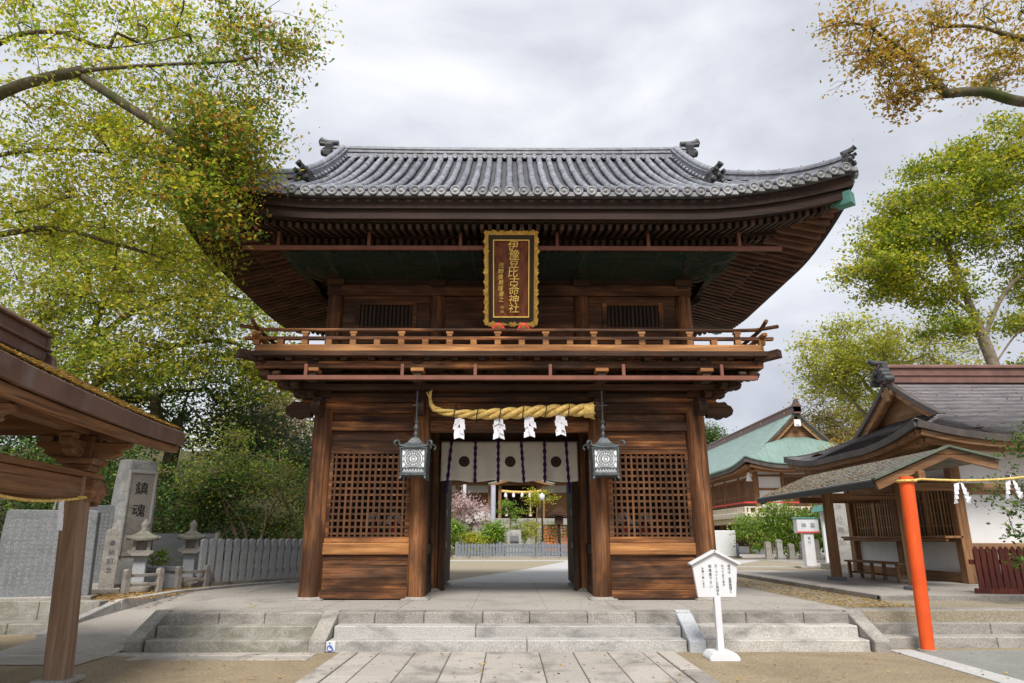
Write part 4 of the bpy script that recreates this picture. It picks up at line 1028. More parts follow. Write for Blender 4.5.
# hanging bronze lanterns
def make_lantern(lab, loc):
    o = thing('hanging_lantern', lab, 'lantern', loc, 0, 'bronze lanterns on the gate front'); o.scale = (1.02, 1.02, .95)
    mb = MB(); w0, w1, h = .20, .225, .46
    mb.prism([(-w0-.03,-.03),(w0+.03,-.03),(w0+.03,.02),(-w0-.03,.02)], -w0-.03, w0+.03, 'xz')
    for sx in (-1,1):
        for sy in (-1,1): mb.beam((sx*w0, sy*w0, .02), (sx*w1, sy*w1, h), .035, .035); mb.tube([(sx*w0, sy*w0, -.03),(sx*(w0+.02), sy*(w0+.02), -.09)], [.02,.028], 6)
    mb.b(-w1-.02, w1+.02, -w1-.02, w1+.02, h, h+.03)
    fr = mb.build('frame', BRONZE, o, bevel=.006)
    for k in range(4):
        Mr = Matrix.Rotation(k*math.pi/2, 4, 'Z')
        mb = MB(); mb.M = Mr; mb.add([(-w0+.02,-w0+.008,.02),(w0-.02,-w0+.008,.02),(w1-.02,-w1+.008,h),(-w1+.02,-w1+.008,h)], [(0,1,2,3)]); p = mb.build('paper_panel', LPAN, o, fix=False, solid=.003)
        mb = MB(); mb.M = Mr
        def q(x, z, dy=-.004): t = z/h; return (x, -(w0+(w1-w0)*t)+dy, z)
        def bar(x0, z0, x1, z1, w=.012): mb.beam(q(x0,z0), q(x1,z1), w*.72, .008, (0,1,0))
        cz = .285
        for R_ in (.035,.075,.13,.165):
            n = 24; [bar(R_*math.cos(2*math.pi*j/n), cz+R_*math.sin(2*math.pi*j/n), R_*math.cos(2*math.pi*(j+1)/n), cz+R_*math.sin(2*math.pi*(j+1)/n), .011) for j in range(n)]
        for j in range(16):
            a = 2*math.pi*j/16; bar(.075*math.cos(a), cz+.075*math.sin(a), .13*math.cos(a), cz+.13*math.sin(a), .010)
        for j in range(12):
            a = 2*math.pi*(j+.5)/12; bar(.165*math.cos(a), cz+.165*math.sin(a), max(-.2,min(.2,.235*math.cos(a))), max(.12,min(.45,cz+.235*math.sin(a))), .010)
        for z in (.03,.105,.115,.452): bar(-.2, z, .2, z, .012)
        for j in range(8): xx = -.175+.05*j; bar(xx-.02, .035, xx, .10, .009); bar(xx+.02, .035, xx, .10, .009)
        for xx in (-.197, .197): bar(xx, .02, xx, .46, .014)
        mb.build('tracery', BRONZE, p, fix=False)
    mb = MB(); r2 = .36
    prof = [(r2,.485),(r2*.985,.51),(r2*.72,.535),(r2*.48,.585),(r2*.30,.66),(r2*.22,.69),(.02,.70)]
    n = 4; vs = []
    for (rr, z) in prof:
        for k in range(4):
            a = math.pi/4+k*math.pi/2
            for j in range(5):
                t = j/5; a2 = math.pi/4+(k+1)*math.pi/2; A = Vector((math.cos(a), math.sin(a)))*rr*1.0; B = Vector((math.cos(a2), math.sin(a2)))*rr; c = A.lerp(B, t); up_ = .03*(abs(2*t-1)**2)*(rr/r2); vs.append((c.x, c.y, z+up_))
    m = 20; fs = []
    for i in range(len(prof)-1):
        for k in range(m): a = i*m+k; b2 = i*m+(k+1) % m; fs.append((a, b2, b2+m, a+m))
    fs.append(tuple(range(m-1,-1,-1))); fs.append(tuple((len(prof)-1)*m+k for k in range(m))); mb.add(vs, fs)
    rf = mb.build('roof', BRONZE, o)
    for sx in (-1,1):
        for sy in (-1,1):
            mb = MB(); d = .7071; pts = []
            for j in range(9):
                a = -1.3+j*.62; pts.append((sx*(r2*d-.02+.05+.045*math.cos(a)*.9), sy*(r2*d-.02+.05+.045*math.cos(a)*.9), .555+.05*math.sin(a)))
            mb.tube(pts, .020, 6); mb.build('curled_corner', BRONZE, rf)
    mb = MB(); mb.lathe([(.04,.69),(.028,.74),(.045,.77),(.024,.80),(.02,.83),(.045,.86),(.05,.89),(.035,.93),(.012,.97)], (0,0,0), 14); mb.build('finial', BRONZE, o)
    mb = MB(); mb.tube([(0,0,.99),(0,0,1.62)], .016, 6); mb.tube([(.03*math.cos(q),0,1.01+.03*math.sin(q)) for q in [j*.7 for j in range(10)]], .01, 5); mb.tube([(-.09,0,1.33),(.09,0,1.33)], .012, 5); mb.build('hanging_rod', BRONZE, o)
    return o
make_lantern('square green-bronze lantern hanging left of the straw rope', (-1.68, 12.45, 2.60))
make_lantern('square green-bronze lantern hanging right of the straw rope, beside its tasselled end', (1.74, 12.45, 2.60))
# small paper wands on stands behind the lattices
for sx, side in ((-1,'left'),(1,'right')):
    for k, xx in enumerate((2.33, 2.75)):
        o = thing('paper_wand', 'small white paper wand on a red stand behind the %s lattice, %s' % (side, 'nearer the passage' if k == 0 else 'nearer the corner column'), 'paper wand', (GX+sx*xx, 14.3, 0.46), 0, 'paper wands behind the lattices')
        mb = MB(); mb.b(-.22, .22, -.2, .2, 0, 1.12); mb.build('stand', WDX, o, bevel=.02)
        mb = MB(); mb.lathe([(.05,1.12),(.07,1.2),(.02,1.36)], (0,0,0), 10); mb.build('red_vase', RED, o)
        mb = MB()
        for s2 in (-1,1):
            for q in range(3): mb.add([(s2*.01+s2*.03*q,0,1.56-.07*q),(s2*.10+s2*.03*q,-.02,1.54-.07*q),(s2*.11+s2*.03*q,-.02,1.45-.07*q),(s2*.02+s2*.03*q,0,1.47-.07*q)], [(0,1,2,3)])
        mb.tube([(0,0,1.34),(0,0,1.58)], .008, 5); mb.build('folded_paper', PAPER, o, fix=False, solid=.004)
# ================================================================== LEFT: WATER PAVILION, STONES, FENCE
TW, TM, TL = (0.085,0.042,0.020), (0.21,0.105,0.050), (0.34,0.185,0.095)
TWX = wood('pavilion_timber_x', TW, TM, TL, 'x', stain=.25, var=.25); TWY = wood('pavilion_timber_y', TW, TM, TL, 'y', stain=.25, var=.25); TWZ = wood('pavilion_post_timber', (0.14,0.085,0.055), (0.26,0.165,0.105), (0.36,0.25,0.165), 'z', stain=.2, var=.2)
COPB = plain('brown_copper_sheet', (0.135,0.08,0.06), 0.5, var=.25, scale=2, dirt=(0.2,0.17,0.16))
tm = thing('water_pavilion', 'open timber pavilion with brown roof edge and fallen leaves on it, at the left edge', 'pavilion', (-6.11, 6.62, 0), R(7.7)); tm.scale = (1, 1, .945)
px_, py_ = 1.45, 1.30
for sx in (-1,1):
    for sy in (-1,1):
        mb = MB(); w = .118; lx, ly = -sx*.11, -sy*.06
        poly = [(-w,-w+.03),(-w+.03,-w),(w-.03,-w),(w,-w+.03),(w,w-.03),(w-.03,w),(-w+.03,w),(-w,w-.03)]
        vs = [(sx*px_+a, sy*py_+b2, 0.06) for a, b2 in poly] + [(sx*px_+a*.93+lx, sy*py_+b2*.93+ly, 2.32) for a, b2 in poly]
        mb.add(vs, [tuple(range(7,-1,-1)), tuple(range(8,16))] + [(k,(k+1)%8,(k+1)%8+8,k+8) for k in range(8)]); ps = mb.build('post', TWZ, tm)
        mb = MB(); mb.c(sx*px_, sy*py_, .03, .40, .40, .06); mb.build('foot_stone', GRAN, ps, bevel=.015)
for sx in (-1,1):
    mb = MB(); x = sx*(px_-.10); mb.b(x-.075, x+.075, -py_-.25, py_+.25, 2.04, 2.30); mb.build('tie_beam', TWY, tm, bevel=.012)
    mb = MB(); mb.b(x-.12, x+.12, -py_-.30, py_+.30, 2.303, 2.37); mb.build('plate_beam', TWY, tm, bevel=.01)
    for sy in (-1,1):
        mb = MB(); prof = [(0,-.5),(.35,-.5),(.5,-.72),(.68,-.55),(.78,-.30),(1.0,-.12),(.93,.22),(.72,.42),(.45,.52),(0,.5)]
        mb.M = Matrix.Translation((x, sy*(py_+.10), 2.17)) @ Matrix.Rotation(sy*math.pi/2, 4, 'Z'); mb.prism([(a*.50, b2*.28) for a, b2 in prof], -.07, .07, 'xz'); mb.M = None; mb.build('carved_nosing', TWX, tm, bevel=.012)
        mb = MB(); y = sy*(py_-.06)
        mb.b(x-.15,x+.15,y-.15,y+.15,2.373,2.45); mb.b(x-.20,x+.20,y-.20,y+.20,2.452,2.53)
        for (dx, dy) in ((1,0),(-1,0),(0,1),(0,-1)):
            mb.M = Matrix.Translation((x,y,2.53)) @ Matrix.Rotation(math.atan2(dy,dx),4,'Z'); mb.prism([(.05,0),(.30,0),(.42,.06),(.40,.10),(.50,.14),(.50,.20),(.05,.20)], -.06, .06, 'xz'); mb.c(.40,0,.235,.15,.15,.07); mb.M = None
        mb.b(x-.13,x+.13,y-.13,y+.13,2.532,2.80)
        mb.build('bracket_set', TWX, tm, bevel=.008)
    mb = MB(); mb.b(x-.08, x+.08, -2.2, 2.2, 2.805, 2.95); mb.build('purlin', TWY, tm, bevel=.01)
for sy in (-1,1):
    mb = MB(); y = sy*(py_-.06); mb.b(-px_-.1, px_+.1, y-.07, y+.07, 2.05, 2.28); mb.build('tie_beam', TWX, tm, bevel=.012)
    mb = MB(); mb.prism([(-1.4,2.8),(1.4,2.8),(.15,3.6),(-.15,3.6)], y-.03, y+.03, 'xz'); mb.build('gable_wall', TWX, tm)
def rz_(x): d = 2.03-abs(x); return 2.86+.47*d+.02*d*d         # roof underside / board line
mb = MB()
for sx in (-1,1):
    mb.grid(lambda u, v: (sx*2.02*(1-u), -2.42+4.84*v, rz_(sx*2.02*(1-u))+.16+.05*abs(2*v-1)**3), 14, 10, True)
rf = mb.build('roof', plain('mossy_grey_roof', (0.24,0.24,0.225), .7, var=.35, scale=6, dirt=(0.25,0.17,0.045)), tm, solid=.10)
for sx in (-1,1):
    pts = [(sx*2.03, -2.43+4.86*i/12, rz_(2.03)+.115+.05*abs(2*i/12-1)**3) for i in range(13)]
    mb = MB(); mb.sweep([(x, y, z-.065) for x, y, z in pts], .07, .19); e_ = mb.build('eave_fascia', COPB, rf, bevel=.01)
    mb = MB(); mb.sweep([(x-sx*.08, y, z-.215) for x, y, z in pts], .09, .10); mb.build('eave_board', TWY, rf, bevel=.008)
    mb = MB()
    for i in range(20):
        y = -2.25+4.5*i/19
        mb.beam((sx*1.90, y, rz_(1.90)-.10), (sx*.1, y, rz_(.1)-.10), .075, .09)
    mb.build('rafters', TWX, rf, fix=False)
    mb = MB(); mb.grid(lambda u, v: (sx*2.0*(1-u), -2.35+4.7*v, rz_(2.0*(1-u))-.045), 10, 2, False); mb.build('soffit', TWY, rf, fix=False)
    for sy in (-1,1):
        mb = MB(); mb.sweep([(sx*2.03*(1-i/10), sy*2.40, rz_(2.03*(1-i/10))+.06) for i in range(11)], .08, .26, (0,0,1)); mb.build('barge_board', TWX, rf)
zt = rz_(0)+.16
mb = MB(); mb.b(-.20,.20,-2.30,2.30,zt-.06,zt+.09); mb.b(-.25,.25,-2.34,2.34,zt+.093,zt+.125); mb.b(-.17,.17,-2.30,2.30,zt+.128,zt+.30); mb.b(-.23,.23,-2.36,2.36,zt+.303,zt+.335); mb.tube([(0,-2.45,zt+.37),(0,2.45,zt+.37)], .10, 10); mb.build('ridge', COPB, rf, bevel=.008)
for sy in (-1,1):
    mb = MB(); prof = [(-.46,-.32),(-.40,-.20),(-.30,-.14),(-.26,.02),(-.17,.10),(-.14,.34),(.14,.34),(.17,.10),(.26,.02),(.30,-.14),(.40,-.20),(.46,-.32),(.30,-.30),(.18,-.10),(-.18,-.10),(-.30,-.30)]
    mb.prism([(a, zt+b2) for a, b2 in prof], *(sorted((sy*2.36, sy*2.46))), 'xz'); mb.build('ridge_end', COPB, rf, bevel=.01)
# fallen leaves lying on the pavilion roof
rs = np.random.RandomState(5); n = 9000; u = rs.rand(n)**.75; xx = 2.0 - 1.1*(1-u)*rs.rand(n); xx = np.where(rs.rand(n) < .55, 2.03-.14*rs.rand(n), 2.0-1.6*rs.rand(n)); yy = -2.4+4.8*rs.rand(n)
P = np.stack([xx, yy, np.array([rz_(a)+.175+.05*abs(b2/2.42)**3+.012*rs.rand() for a, b2 in zip(xx, yy)])], 1)
FALL = leafmat('fallen_leaf', [(0,(0.16,0.09,0.03)),(.3,(0.34,0.21,0.05)),(.65,(0.52,0.36,0.09)),(1,(0.30,0.14,0.05))], trans=.15)
ll = leaves('fallen_leaves', P, .055, FALL, None, up=3.0); ll.location = (-6.11, 6.62, 0); ll.rotation_euler = (0,0,R(7.7)); ll.scale = (1,1,.945); tag(ll, 'yellow fallen leaves lying along the roof edge of the water pavilion', 'fallen leaves', kind='stuff')
# rope with paper on the pavilion
o = thing('thin_rope', 'thin yellow rope slung between the pavilion posts', 'rope', (-6.11, 6.62, 0), R(7.7))
mb = MB(); pts = [(px_-.02+.02, -py_+2*py_*i/20, 1.96-.10*math.sin(math.pi*i/20)) for i in range(21)]; mb.tube(pts, .016, 6); mb.build('strand', ROPE, o)
mb = MB(); mb.tube([(px_-.11+.16*math.cos(q), py_-.05+.16*math.sin(q), 1.95) for q in [2*math.pi*j/16 for j in range(17)]], .016, 6); mb.build('knot', ROPE, o)
o = thing('paper_streamer', 'white paper streamer hanging from the thin rope of the water pavilion', 'paper streamer', (-6.11, 6.62, 0), R(7.7))
mb = MB(); 
for s2 in (-1,1):
    for q in range(4): a = .62+s2*.02+s2*.018*q; mb.add([(px_,a,1.90-.07*q),(px_+.02,a+s2*.07,1.89-.07*q),(px_+.02,a+s2*.08,1.79-.07*q),(px_,a+s2*.01,1.80-.07*q)], [(0,1,2,3)])
mb.build('folded_paper', PAPER, o, fix=False, solid=.004)
# ---- stone monument with inscription
def slab_block(mb, w, d, h, top=.9, rough=.02, seed=1):
    rs = random.Random(seed); n = 6; rings = []
    for k in range(n+1):
        t = k/n; s = 1-(1-top)*t; z = h*t
        ww, dd = w*s/2, d*s/2
        if k == n: ww *= .93; dd *= .9
        c = .12*min(w, d)
        ring = [(-ww+c,-dd),(ww-c*.6,-dd),(ww,-dd+c*.6),(ww,dd-c),(ww-c,dd),(-ww+c,dd),(-ww,dd-c),(-ww,-dd+c)]
        rings.append([(a+rs.uniform(-rough,rough), b2+(rs.uniform(-rough,rough) if b2 > -dd+.001 else 0), z+(rs.uniform(-rough,rough) if k == n else 0)) for a, b2 in ring])
    vs = [v for r in rings for v in r]; fs = [tuple(range(7,-1,-1)), tuple(range(8*n, 8*n+8))]
    for k in range(n):
        for j in range(8): a = 8*k+j; b2 = 8*k+(j+1)%8; fs.append((a,b2,b2+8,a+8))
    mb.add(vs, fs)
mo = thing('stone_monument', 'tall rough grey stone monument with two carved characters in a recessed panel', 'monument', (-8.33, 15.6, 0.44), R(52))
mb = MB(); slab_block(mb, .80, .66, 2.75, .88, .03, 3); mb.build('stone', stone('rough_monument_stone', (0.36,0.36,0.35), (0.2,0.2,0.2), (0.52,0.52,0.51), stain=.75, scale=.8), mo, bevel=.02)
mb = MB(); mb.b(-.30,.30,-.385,-.34,1.05,2.50); pnl = None
mbf = MB(); mbf.b(-.30,-.25,-.365,-.28,.70,2.50); mbf.b(.25,.30,-.365,-.28,.70,2.50); mbf.b(-.249,.249,-.365,-.28,2.44,2.50); mbf.build('panel_frame', GRANW, mo, bevel=.01)
mb = MB(); mb.b(-.248,.248,-.338,-.28,.70,2.435); pnl = mb.build('panel', GRAN, mo)
mb = MB(); column_text(mb, '鎮魂', 0, 2.36, .47, .29, -.339, .006); mb.build('lettering', BLACK, pnl)
mb = MB(); mb.b(-.55,.55,-.48,.48,-.05,.16); mb.build('plinth', GRAN, mo, bevel=.02)
# ---- stone name post beside the monument
o = thing('stone_marker', 'square inscribed stone marker post standing in front of the rough monument', 'stone post', (-8.05, 14.55, 0.44), R(30))
mb = MB(); mb.prism([(-.14,0),(.14,0),(.14,1.22),(0,1.28),(-.14,1.22)], -.14, .14, 'xz'); ps = mb.build('post', GRAN, o, bevel=.01)
mb = MB(); column_text(mb, '奉納記念', 0, 1.05, .17, .12, -.141, .004); mb.build('lettering', INKF, ps)
mb = MB(); mb.c(0,0,.03,.5,.5,.16); mb.build('plinth', GRAN, o, bevel=.015)
# ---- large inscribed tablets
for (lab, loc, rz, w, h) in (('wide dark grey stone tablet covered in small engraved columns, behind the pavilion post', (-8.3,12.95,.40), R(18), 1.55, 1.60), ('narrow grey stone tablet between the pavilion post and the rough monument', (-8.75,15.3,.44), R(20), 1.1, 1.75)):
    o = thing('stone_tablet', lab, 'stone tablet', loc, rz, 'inscribed stone tablets')
    mb = MB(); mb.prism([(-w/2,0),(w/2,0),(w/2*.93,h*.985),(w/2*.85,h),(-w/2*.85,h),(-w/2*.93,h*.985)], -.12, .12, 'xz'); sl = mb.build('slab', GRAND, o, bevel=.012)
    mb = MB(); rs = random.Random(9)
    kan = '奉納玉垣建設記念町内氏子総代会員御芳名金壱封山田村上高橋石川中野松本'
    for c in range(11):
        column_text(mb, ''.join(rs.choice(kan) for _ in range(17)), -w*.38+c*w*.076, h-.16, .075, .058, -.121, .002)
    mb.build('lettering', plain('engraved_grey', (0.34,0.35,0.36), .9) if 'engraved_grey' not in bpy.data.materials else bpy.data.materials['engraved_grey'], sl)
    mb = MB(); mb.b(-w/2-.08,w/2+.08,-.25,.25,-.06,.12); mb.build('plinth', GRAN, o, bevel=.015)
# ---- stone lanterns, their little rails, dark wall behind
def stone_lantern(lab, loc, s=1.0):
    o = thing('stone_lantern', lab, 'stone lantern', loc, R(20), 'stone lanterns by the monument'); o.scale = (s,s,s)
    mb = MB(); mb.b(-.26,.26,-.26,.26,0,.12); mb.b(-.19,.19,-.19,.19,.122,.20); mb.build('base', GRAN, o, bevel=.012)
    mb = MB(); mb.prism([(-.13,.20),(.13,.20),(.115,.72),(-.115,.72)], -.125, .125, 'xz'); mb.build('shaft', GRANB, o, bevel=.01)
    mb = MB(); mb.prism([(-.15,.722),(.15,.722),(.25,.79),(.25,.84),(-.25,.84),(-.25,.79)], -.25, .25, 'xz'); mb.build('platform', GRAN, o, bevel=.01)
    mb = MB()
    for sx in (-1,1):
        for sy in (-1,1): mb.b(sx*.135-.035,sx*.135+.035,sy*.135-.035,sy*.135+.035,.842,1.04)
    mb.b(-.11,.11,-.11,.11,.842,1.04); mb.build('light_box', GRAN, o, bevel=.005)
    mb = MB(); prof = [(.40,1.045),(.41,1.085),(.27,1.13),(.15,1.20),(.10,1.24)]; vs = []
    for r_, z in prof:
        for k in range(4):
            a = math.pi/4+k*math.pi/2; a2 = a+math.pi/2
            for j in range(4):
                t = j/4; c = Vector((math.cos(a),math.sin(a))).lerp(Vector((math.cos(a2),math.sin(a2))), t)*r_*1.05; vs.append((c.x,c.y,z+.05*(abs(2*t-1)**2)*(r_/.41)**2))
    m = 16; fs = [tuple(range(m-1,-1,-1)), tuple((len(prof)-1)*m+k for k in range(m))]
    for i in range(len(prof)-1):
        for k in range(m): fs.append((i*m+k, i*m+(k+1)%m, (i+1)*m+(k+1)%m, (i+1)*m+k))
    mb.add(vs, fs); mb.build('roof', GRANM, o)
    mb = MB(); mb.lathe([(.07,1.235),(.09,1.27),(.05,1.29),(.09,1.34),(.085,1.40),(.03,1.47),(.01,1.49)], (0,0,0), 14); mb.build('finial', GRAN, o)
stone_lantern('roofed stone lantern standing right beside the rough monument', (-7.66, 15.0, .44), .98)
stone_lantern('roofed stone lantern in front of the dark stone wall', (-7.40, 16.7, .44), 1.0)
for lab, loc in (('low stone rail in front of the lantern by the rough monument', (-7.35,14.6,.44)), ('low stone rail in front of the lantern by the dark stone wall', (-7.02,16.1,.44))):
    o = thing('stone_rail', lab, 'stone rail', loc, R(62), 'low stone rails')
    for x in (-.36,.36):
        mb = MB(); mb.prism([(x-.06,0),(x+.06,0),(x+.06,.44),(x+.03,.48),(x-.03,.48),(x-.06,.44)], -.06, .06, 'xz'); mb.build('post', GRAN, o, bevel=.008)
    for z in (.17,.35):
        mb = MB(); mb.b(-.299,.299,-.03,.03,z-.03,z+.03); mb.build('rail', GRAN, o, bevel=.006)
o = thing('stone_wall', 'smooth dark grey stone wall slab with a pale end, behind the second lantern', 'stone wall', (-8.35, 18.3, .44), R(10))
mb = MB(); mb.b(-.75,.80,-.10,.10,0,1.18); mb.build('slab', GRAND, o, bevel=.01); mb = MB(); mb.b(.803,.87,-.13,.13,0,1.20); mb.build('end_post', GRANW, o, bevel=.01)
mb = MB(); mb.b(-1.0,.9,-.25,.25,-.05,.12); mb.build('plinth', GRAN, o, bevel=.01)
o = thing('stone_bench', 'low stacked stone offering table between the two lanterns', 'stone table', (-7.75, 15.95, .44), R(20))
mb = MB(); mb.b(-.45,.45,-.2,.2,.36,.46); mb.build('top', GRAND, o, bevel=.01); mb = MB(); mb.b(-.38,.38,-.15,.15,0,.355); mb.build('base', GRANB, o, bevel=.01)
# ---- granite picket fence on the left
def picket_fence(name, lab, p0, p1, n, h, w, d, mat, post_every=0, rails=True, base=True, z0=.44, topc=.03):
    p0 = Vector((*p0, z0)); p1 = Vector((*p1, z0)); ang = math.atan2(p1.y-p0.y, p1.x-p0.x); L = (p1-p0).length
    o = thing(name, lab, 'fence', tuple(p0), ang)
    if base: mb = MB(); mb.b(-.1, L+.1, -d*.9, d*.9, -.05, .10); mb.build('base_course', GRAN, o, bevel=.01)
    me = None
    for i in range(n):
        x = L*(i+.5)/n; big = post_every and i % post_every == 0
        mb = MB(); ww = w*(1.35 if big else 1)/2; hh = h*(1.12 if big else 1)
        if me is None or big:
            mb.prism([(-ww,.10),(ww,.10),(ww,hh-topc),(0,hh),(-ww,hh-topc)], -d/2, d/2, 'xz'); q = mb.build('post', mat, o, bevel=.006)
            if not big: me = q
        else: q = me.copy(); COL.objects.link(q)
        q.location = (x, 0, 0)
    if rails:
        for z in (.30, h*.78):
            mb = MB(); mb.b(0, L, d*.05, d*.42, z-.05, z+.05); mb.build('rail', mat, o)
    return o
picket_fence('stone_fence', 'pale granite picket fence on the leafy bank left of the gate', (-7.05,16.35), (-4.2,20.2), 23, 1.06, .135, .085, GRANB)
# ================================================================== RIGHT: SHRINE OFFICE, POLE, FENCE, SIGNS
SW, SMm, SL = (0.12,0.057,0.026), (0.27,0.138,0.064), (0.41,0.225,0.11)
SWX = wood('office_timber_x', SW, SMm, SL, 'x', stain=.3, var=.25); SWY = wood('office_timber_y', SW, SMm, SL, 'y', stain=.3, var=.25); SWZ = wood('office_timber_z', SW, SMm, SL, 'z', stain=.3, var=.25)
HONY = wood('honey_office_timber', (0.2,0.1,0.04), (0.37,0.20,0.09), (0.52,0.31,0.15), 'y', stain=.2, var=.2); HONZ = wood('honey_office_timber_z', (0.2,0.1,0.04), (0.37,0.20,0.09), (0.52,0.31,0.15), 'z', stain=.2, var=.2)
OX, OY, OZ = 10.5, 18.9, .44
of = thing('shrine_office', 'single-storey white-walled shrine office with brown timbers, lattice windows and grey roof', 'building', (OX, OY, OZ))
def op(name, mb, mat, parent=None, **kw):
    mb.v = [(a-OX, b2-OY, c-OZ) for a, b2, c in mb.v]; return mb.build(name, mat, parent or of, **kw)
mb = MB(); mb.b(6.75, 24.6, 13.0, 23.0, .30, .52); op('plinth', mb, CONC, bevel=.015)
mb = MB(); y = 12.9
while y < 23.0: mb.b(6.62, 6.745, y, y+1.15, .30, .535); y += 1.16
mb.b(6.62, 24.6, 12.86, 12.99, .30, .53); op('plinth_kerb', mb, GRAN, bevel=.01)
# walls
mb = MB(); mb.b(10.56, 24, 16.36, 16.46, .52, 4.05); op('near_wall', mb, PLAST)
mb = MB(); mb.b(10.56, 10.66, 16.47, 21.4, .52, 1.42); mb.b(10.56, 10.66, 16.47, 21.4, 2.86, 4.05); op('front_wall', mb, PLAST)
mb = MB(); mb.b(10.62, 24, 21.4, 21.5, .52, 4.05); mb.b(23.9, 24, 16.47, 21.39, .52, 4.05); op('rear_wall', mb, PLAST)
for x, y in ((10.5,16.32),(10.5,18.85),(10.5,21.4)):
    mb = MB(); mb.b(x-.12,x+.12,y-.12,y+.12,.52,4.0); op('corner_post', mb, SWZ, bevel=.01)
for x in (14.2, 17.8, 21.4): mb = MB(); mb.b(x-.1,x+.1,16.28,16.40,.52,4.0); op('wall_post', mb, SWZ, bevel=.01)
for z0, z1 in ((.525,.74),(1.22,1.40),(2.50,2.70),(3.55,3.85)):
    mb = MB(); mb.b(10.625, 24, 16.30, 16.42, z0, z1); op('wall_beam', mb, SWX, bevel=.008)
for z0, z1, o_ in ((.525,.74,.06),(1.42,1.50,.07),(2.72,2.90,.09),(3.55,3.85,.06)):
    for y0, y1 in ((16.445,18.725),(18.975,21.275)):
        mb = MB(); mb.b(10.5-o_, 10.62, y0, y1, z0, z1); op('wall_beam', mb, SWY, bevel=.008)
mb = MB(); mb.b(10.02, 10.44, 16.2, 21.3, 1.505, 1.56); mb.b(10.05, 10.12, 16.25, 21.25, 1.44, 1.503); op('counter', mb, SWY, bevel=.008)
for y0, y1 in ((16.445,18.725),(18.975,21.275)):
    mb = MB(); mb.b(10.50,10.60,y0,y0+.10,1.56,2.72); mb.b(10.50,10.60,y1-.10,y1,1.56,2.72); mb.b(10.50,10.60,(y0+y1)/2-.06,(y0+y1)/2+.06,1.56,2.72); mb.b(10.52,10.60,y0+.1,y1-.1,2.62,2.71); w = op('window_frame', mb, HONZ, bevel=.006)
    mb = MB()
    for k in range(15): yy = y0+.12+(y1-y0-.24)*(k+.5)/15; mb.b(10.53,10.545,yy-.02,yy+.02,1.565,2.62)
    for z in (1.8,2.1,2.4): mb.b(10.546,10.556,y0+.1,y1-.1,z-.018,z+.018)
    op('window_lattice', mb, wood('pale_lattice_timber',(0.3,0.17,0.08),(0.48,0.29,0.145),(0.6,0.40,0.22),'z',stain=.1) if 'pale_lattice_timber' not in bpy.data.materials else bpy.data.materials['pale_lattice_timber'], w)
    mb = MB(); mb.b(10.74,10.76,y0,y1,1.56,2.72); op('window_back', mb, plain('dim_interior', (0.17,0.105,0.06), .8) if 'dim_interior' not in bpy.data.materials else bpy.data.materials['dim_interior'], w)
# porch: posts, beams, lean-to roof with a small peak
for y in (14.3, 17.7):
    mb = MB(); mb.b(8.0, 8.2, y-.1, y+.1, .56, 2.62); p_ = op('porch_post', mb, SWZ, bevel=.012); mb = MB(); mb.b(7.93,8.27,y-.17,y+.17,.515,.60); op('post_shoe', mb, GRAND, p_, bevel=.01)
mb = MB(); mb.b(8.03,8.17,13.5,19.9,2.625,2.78); op('porch_beam', mb, SWY, bevel=.008)
for y in (14.3,17.7,19.6): mb = MB(); mb.b(8.2,10.4,y-.06,y+.06,2.45,2.60); op('porch_tie', mb, SWX, bevel=.008)
def pz(x): return 2.58 + max(0,(x-7.2))*.42 if x < 8.75 else 3.231 - (x-8.75)*.26
PORK = plain('weathered_shingle', (0.21,0.20,0.185), .7, var=.4, scale=7, dirt=(0.34,0.27,0.09))
mb = MB(); y0, y1 = 13.65, 20.1
for r in range(12):
    xa, xb = 7.2+r*.1292, 7.2+(r+1)*.1292
    mb.b(xa, xb+.02, y0, y1, 0, .01); 
    for k in range(-8, 0): a, b2, c = mb.v[k]; mb.v[k] = (a, b2, pz(min(a, 8.749)) + (.03 if k >= -4 else 0.0) + (.012 if a < xa+.01 else 0))
mb.grid(lambda u, v: (8.75+1.0*u, y0+(y1-y0)*v, pz(8.751+1.0*u)+.03), 3, 3, False)
pr = op('porch_roof', mb, PORK, fix=False)
mb = MB(); mb.b(7.165,7.225,y0,y1,2.47,2.60); op('porch_fascia', mb, plain('dark_metal_edge', (0.035,0.032,0.035), .45), pr, bevel=.01)
mb = MB(); mb.sweep([(7.25,y0,2.50),(8.75,y0,3.13),(9.72,y0,2.89)], .07, .17); op('barge_board', mb, SWX, pr); mb = MB(); mb.sweep([(7.25,y1,2.50),(8.75,y1,3.13),(9.72,y1,2.89)], .07, .17); op('barge_board', mb, SWX, pr)
mb = MB(); mb.sweep([(7.18,y0-.05,2.63),(8.75,y0-.05,3.27),(9.77,y0-.05,3.01)], .14, .04); op('green_edging', mb, plain('green_weathered_copper', (0.15,0.175,0.13), .6, var=.3), pr)
mb = MB()
for k in range(30): y = y0+.2+(y1-y0-.4)*k/29; mb.beam((7.26,y,2.545),(8.75,y,3.165),.06,.07)
op('rafters', mb, SWX, pr, fix=False)
mb = MB(); mb.grid(lambda u, v: (7.23+1.5*u, y0+.05+(y1-y0-.1)*v, pz(7.23+1.5*u)-.012), 1, 1, False); op('soffit', mb, SOFF, pr, fix=False)
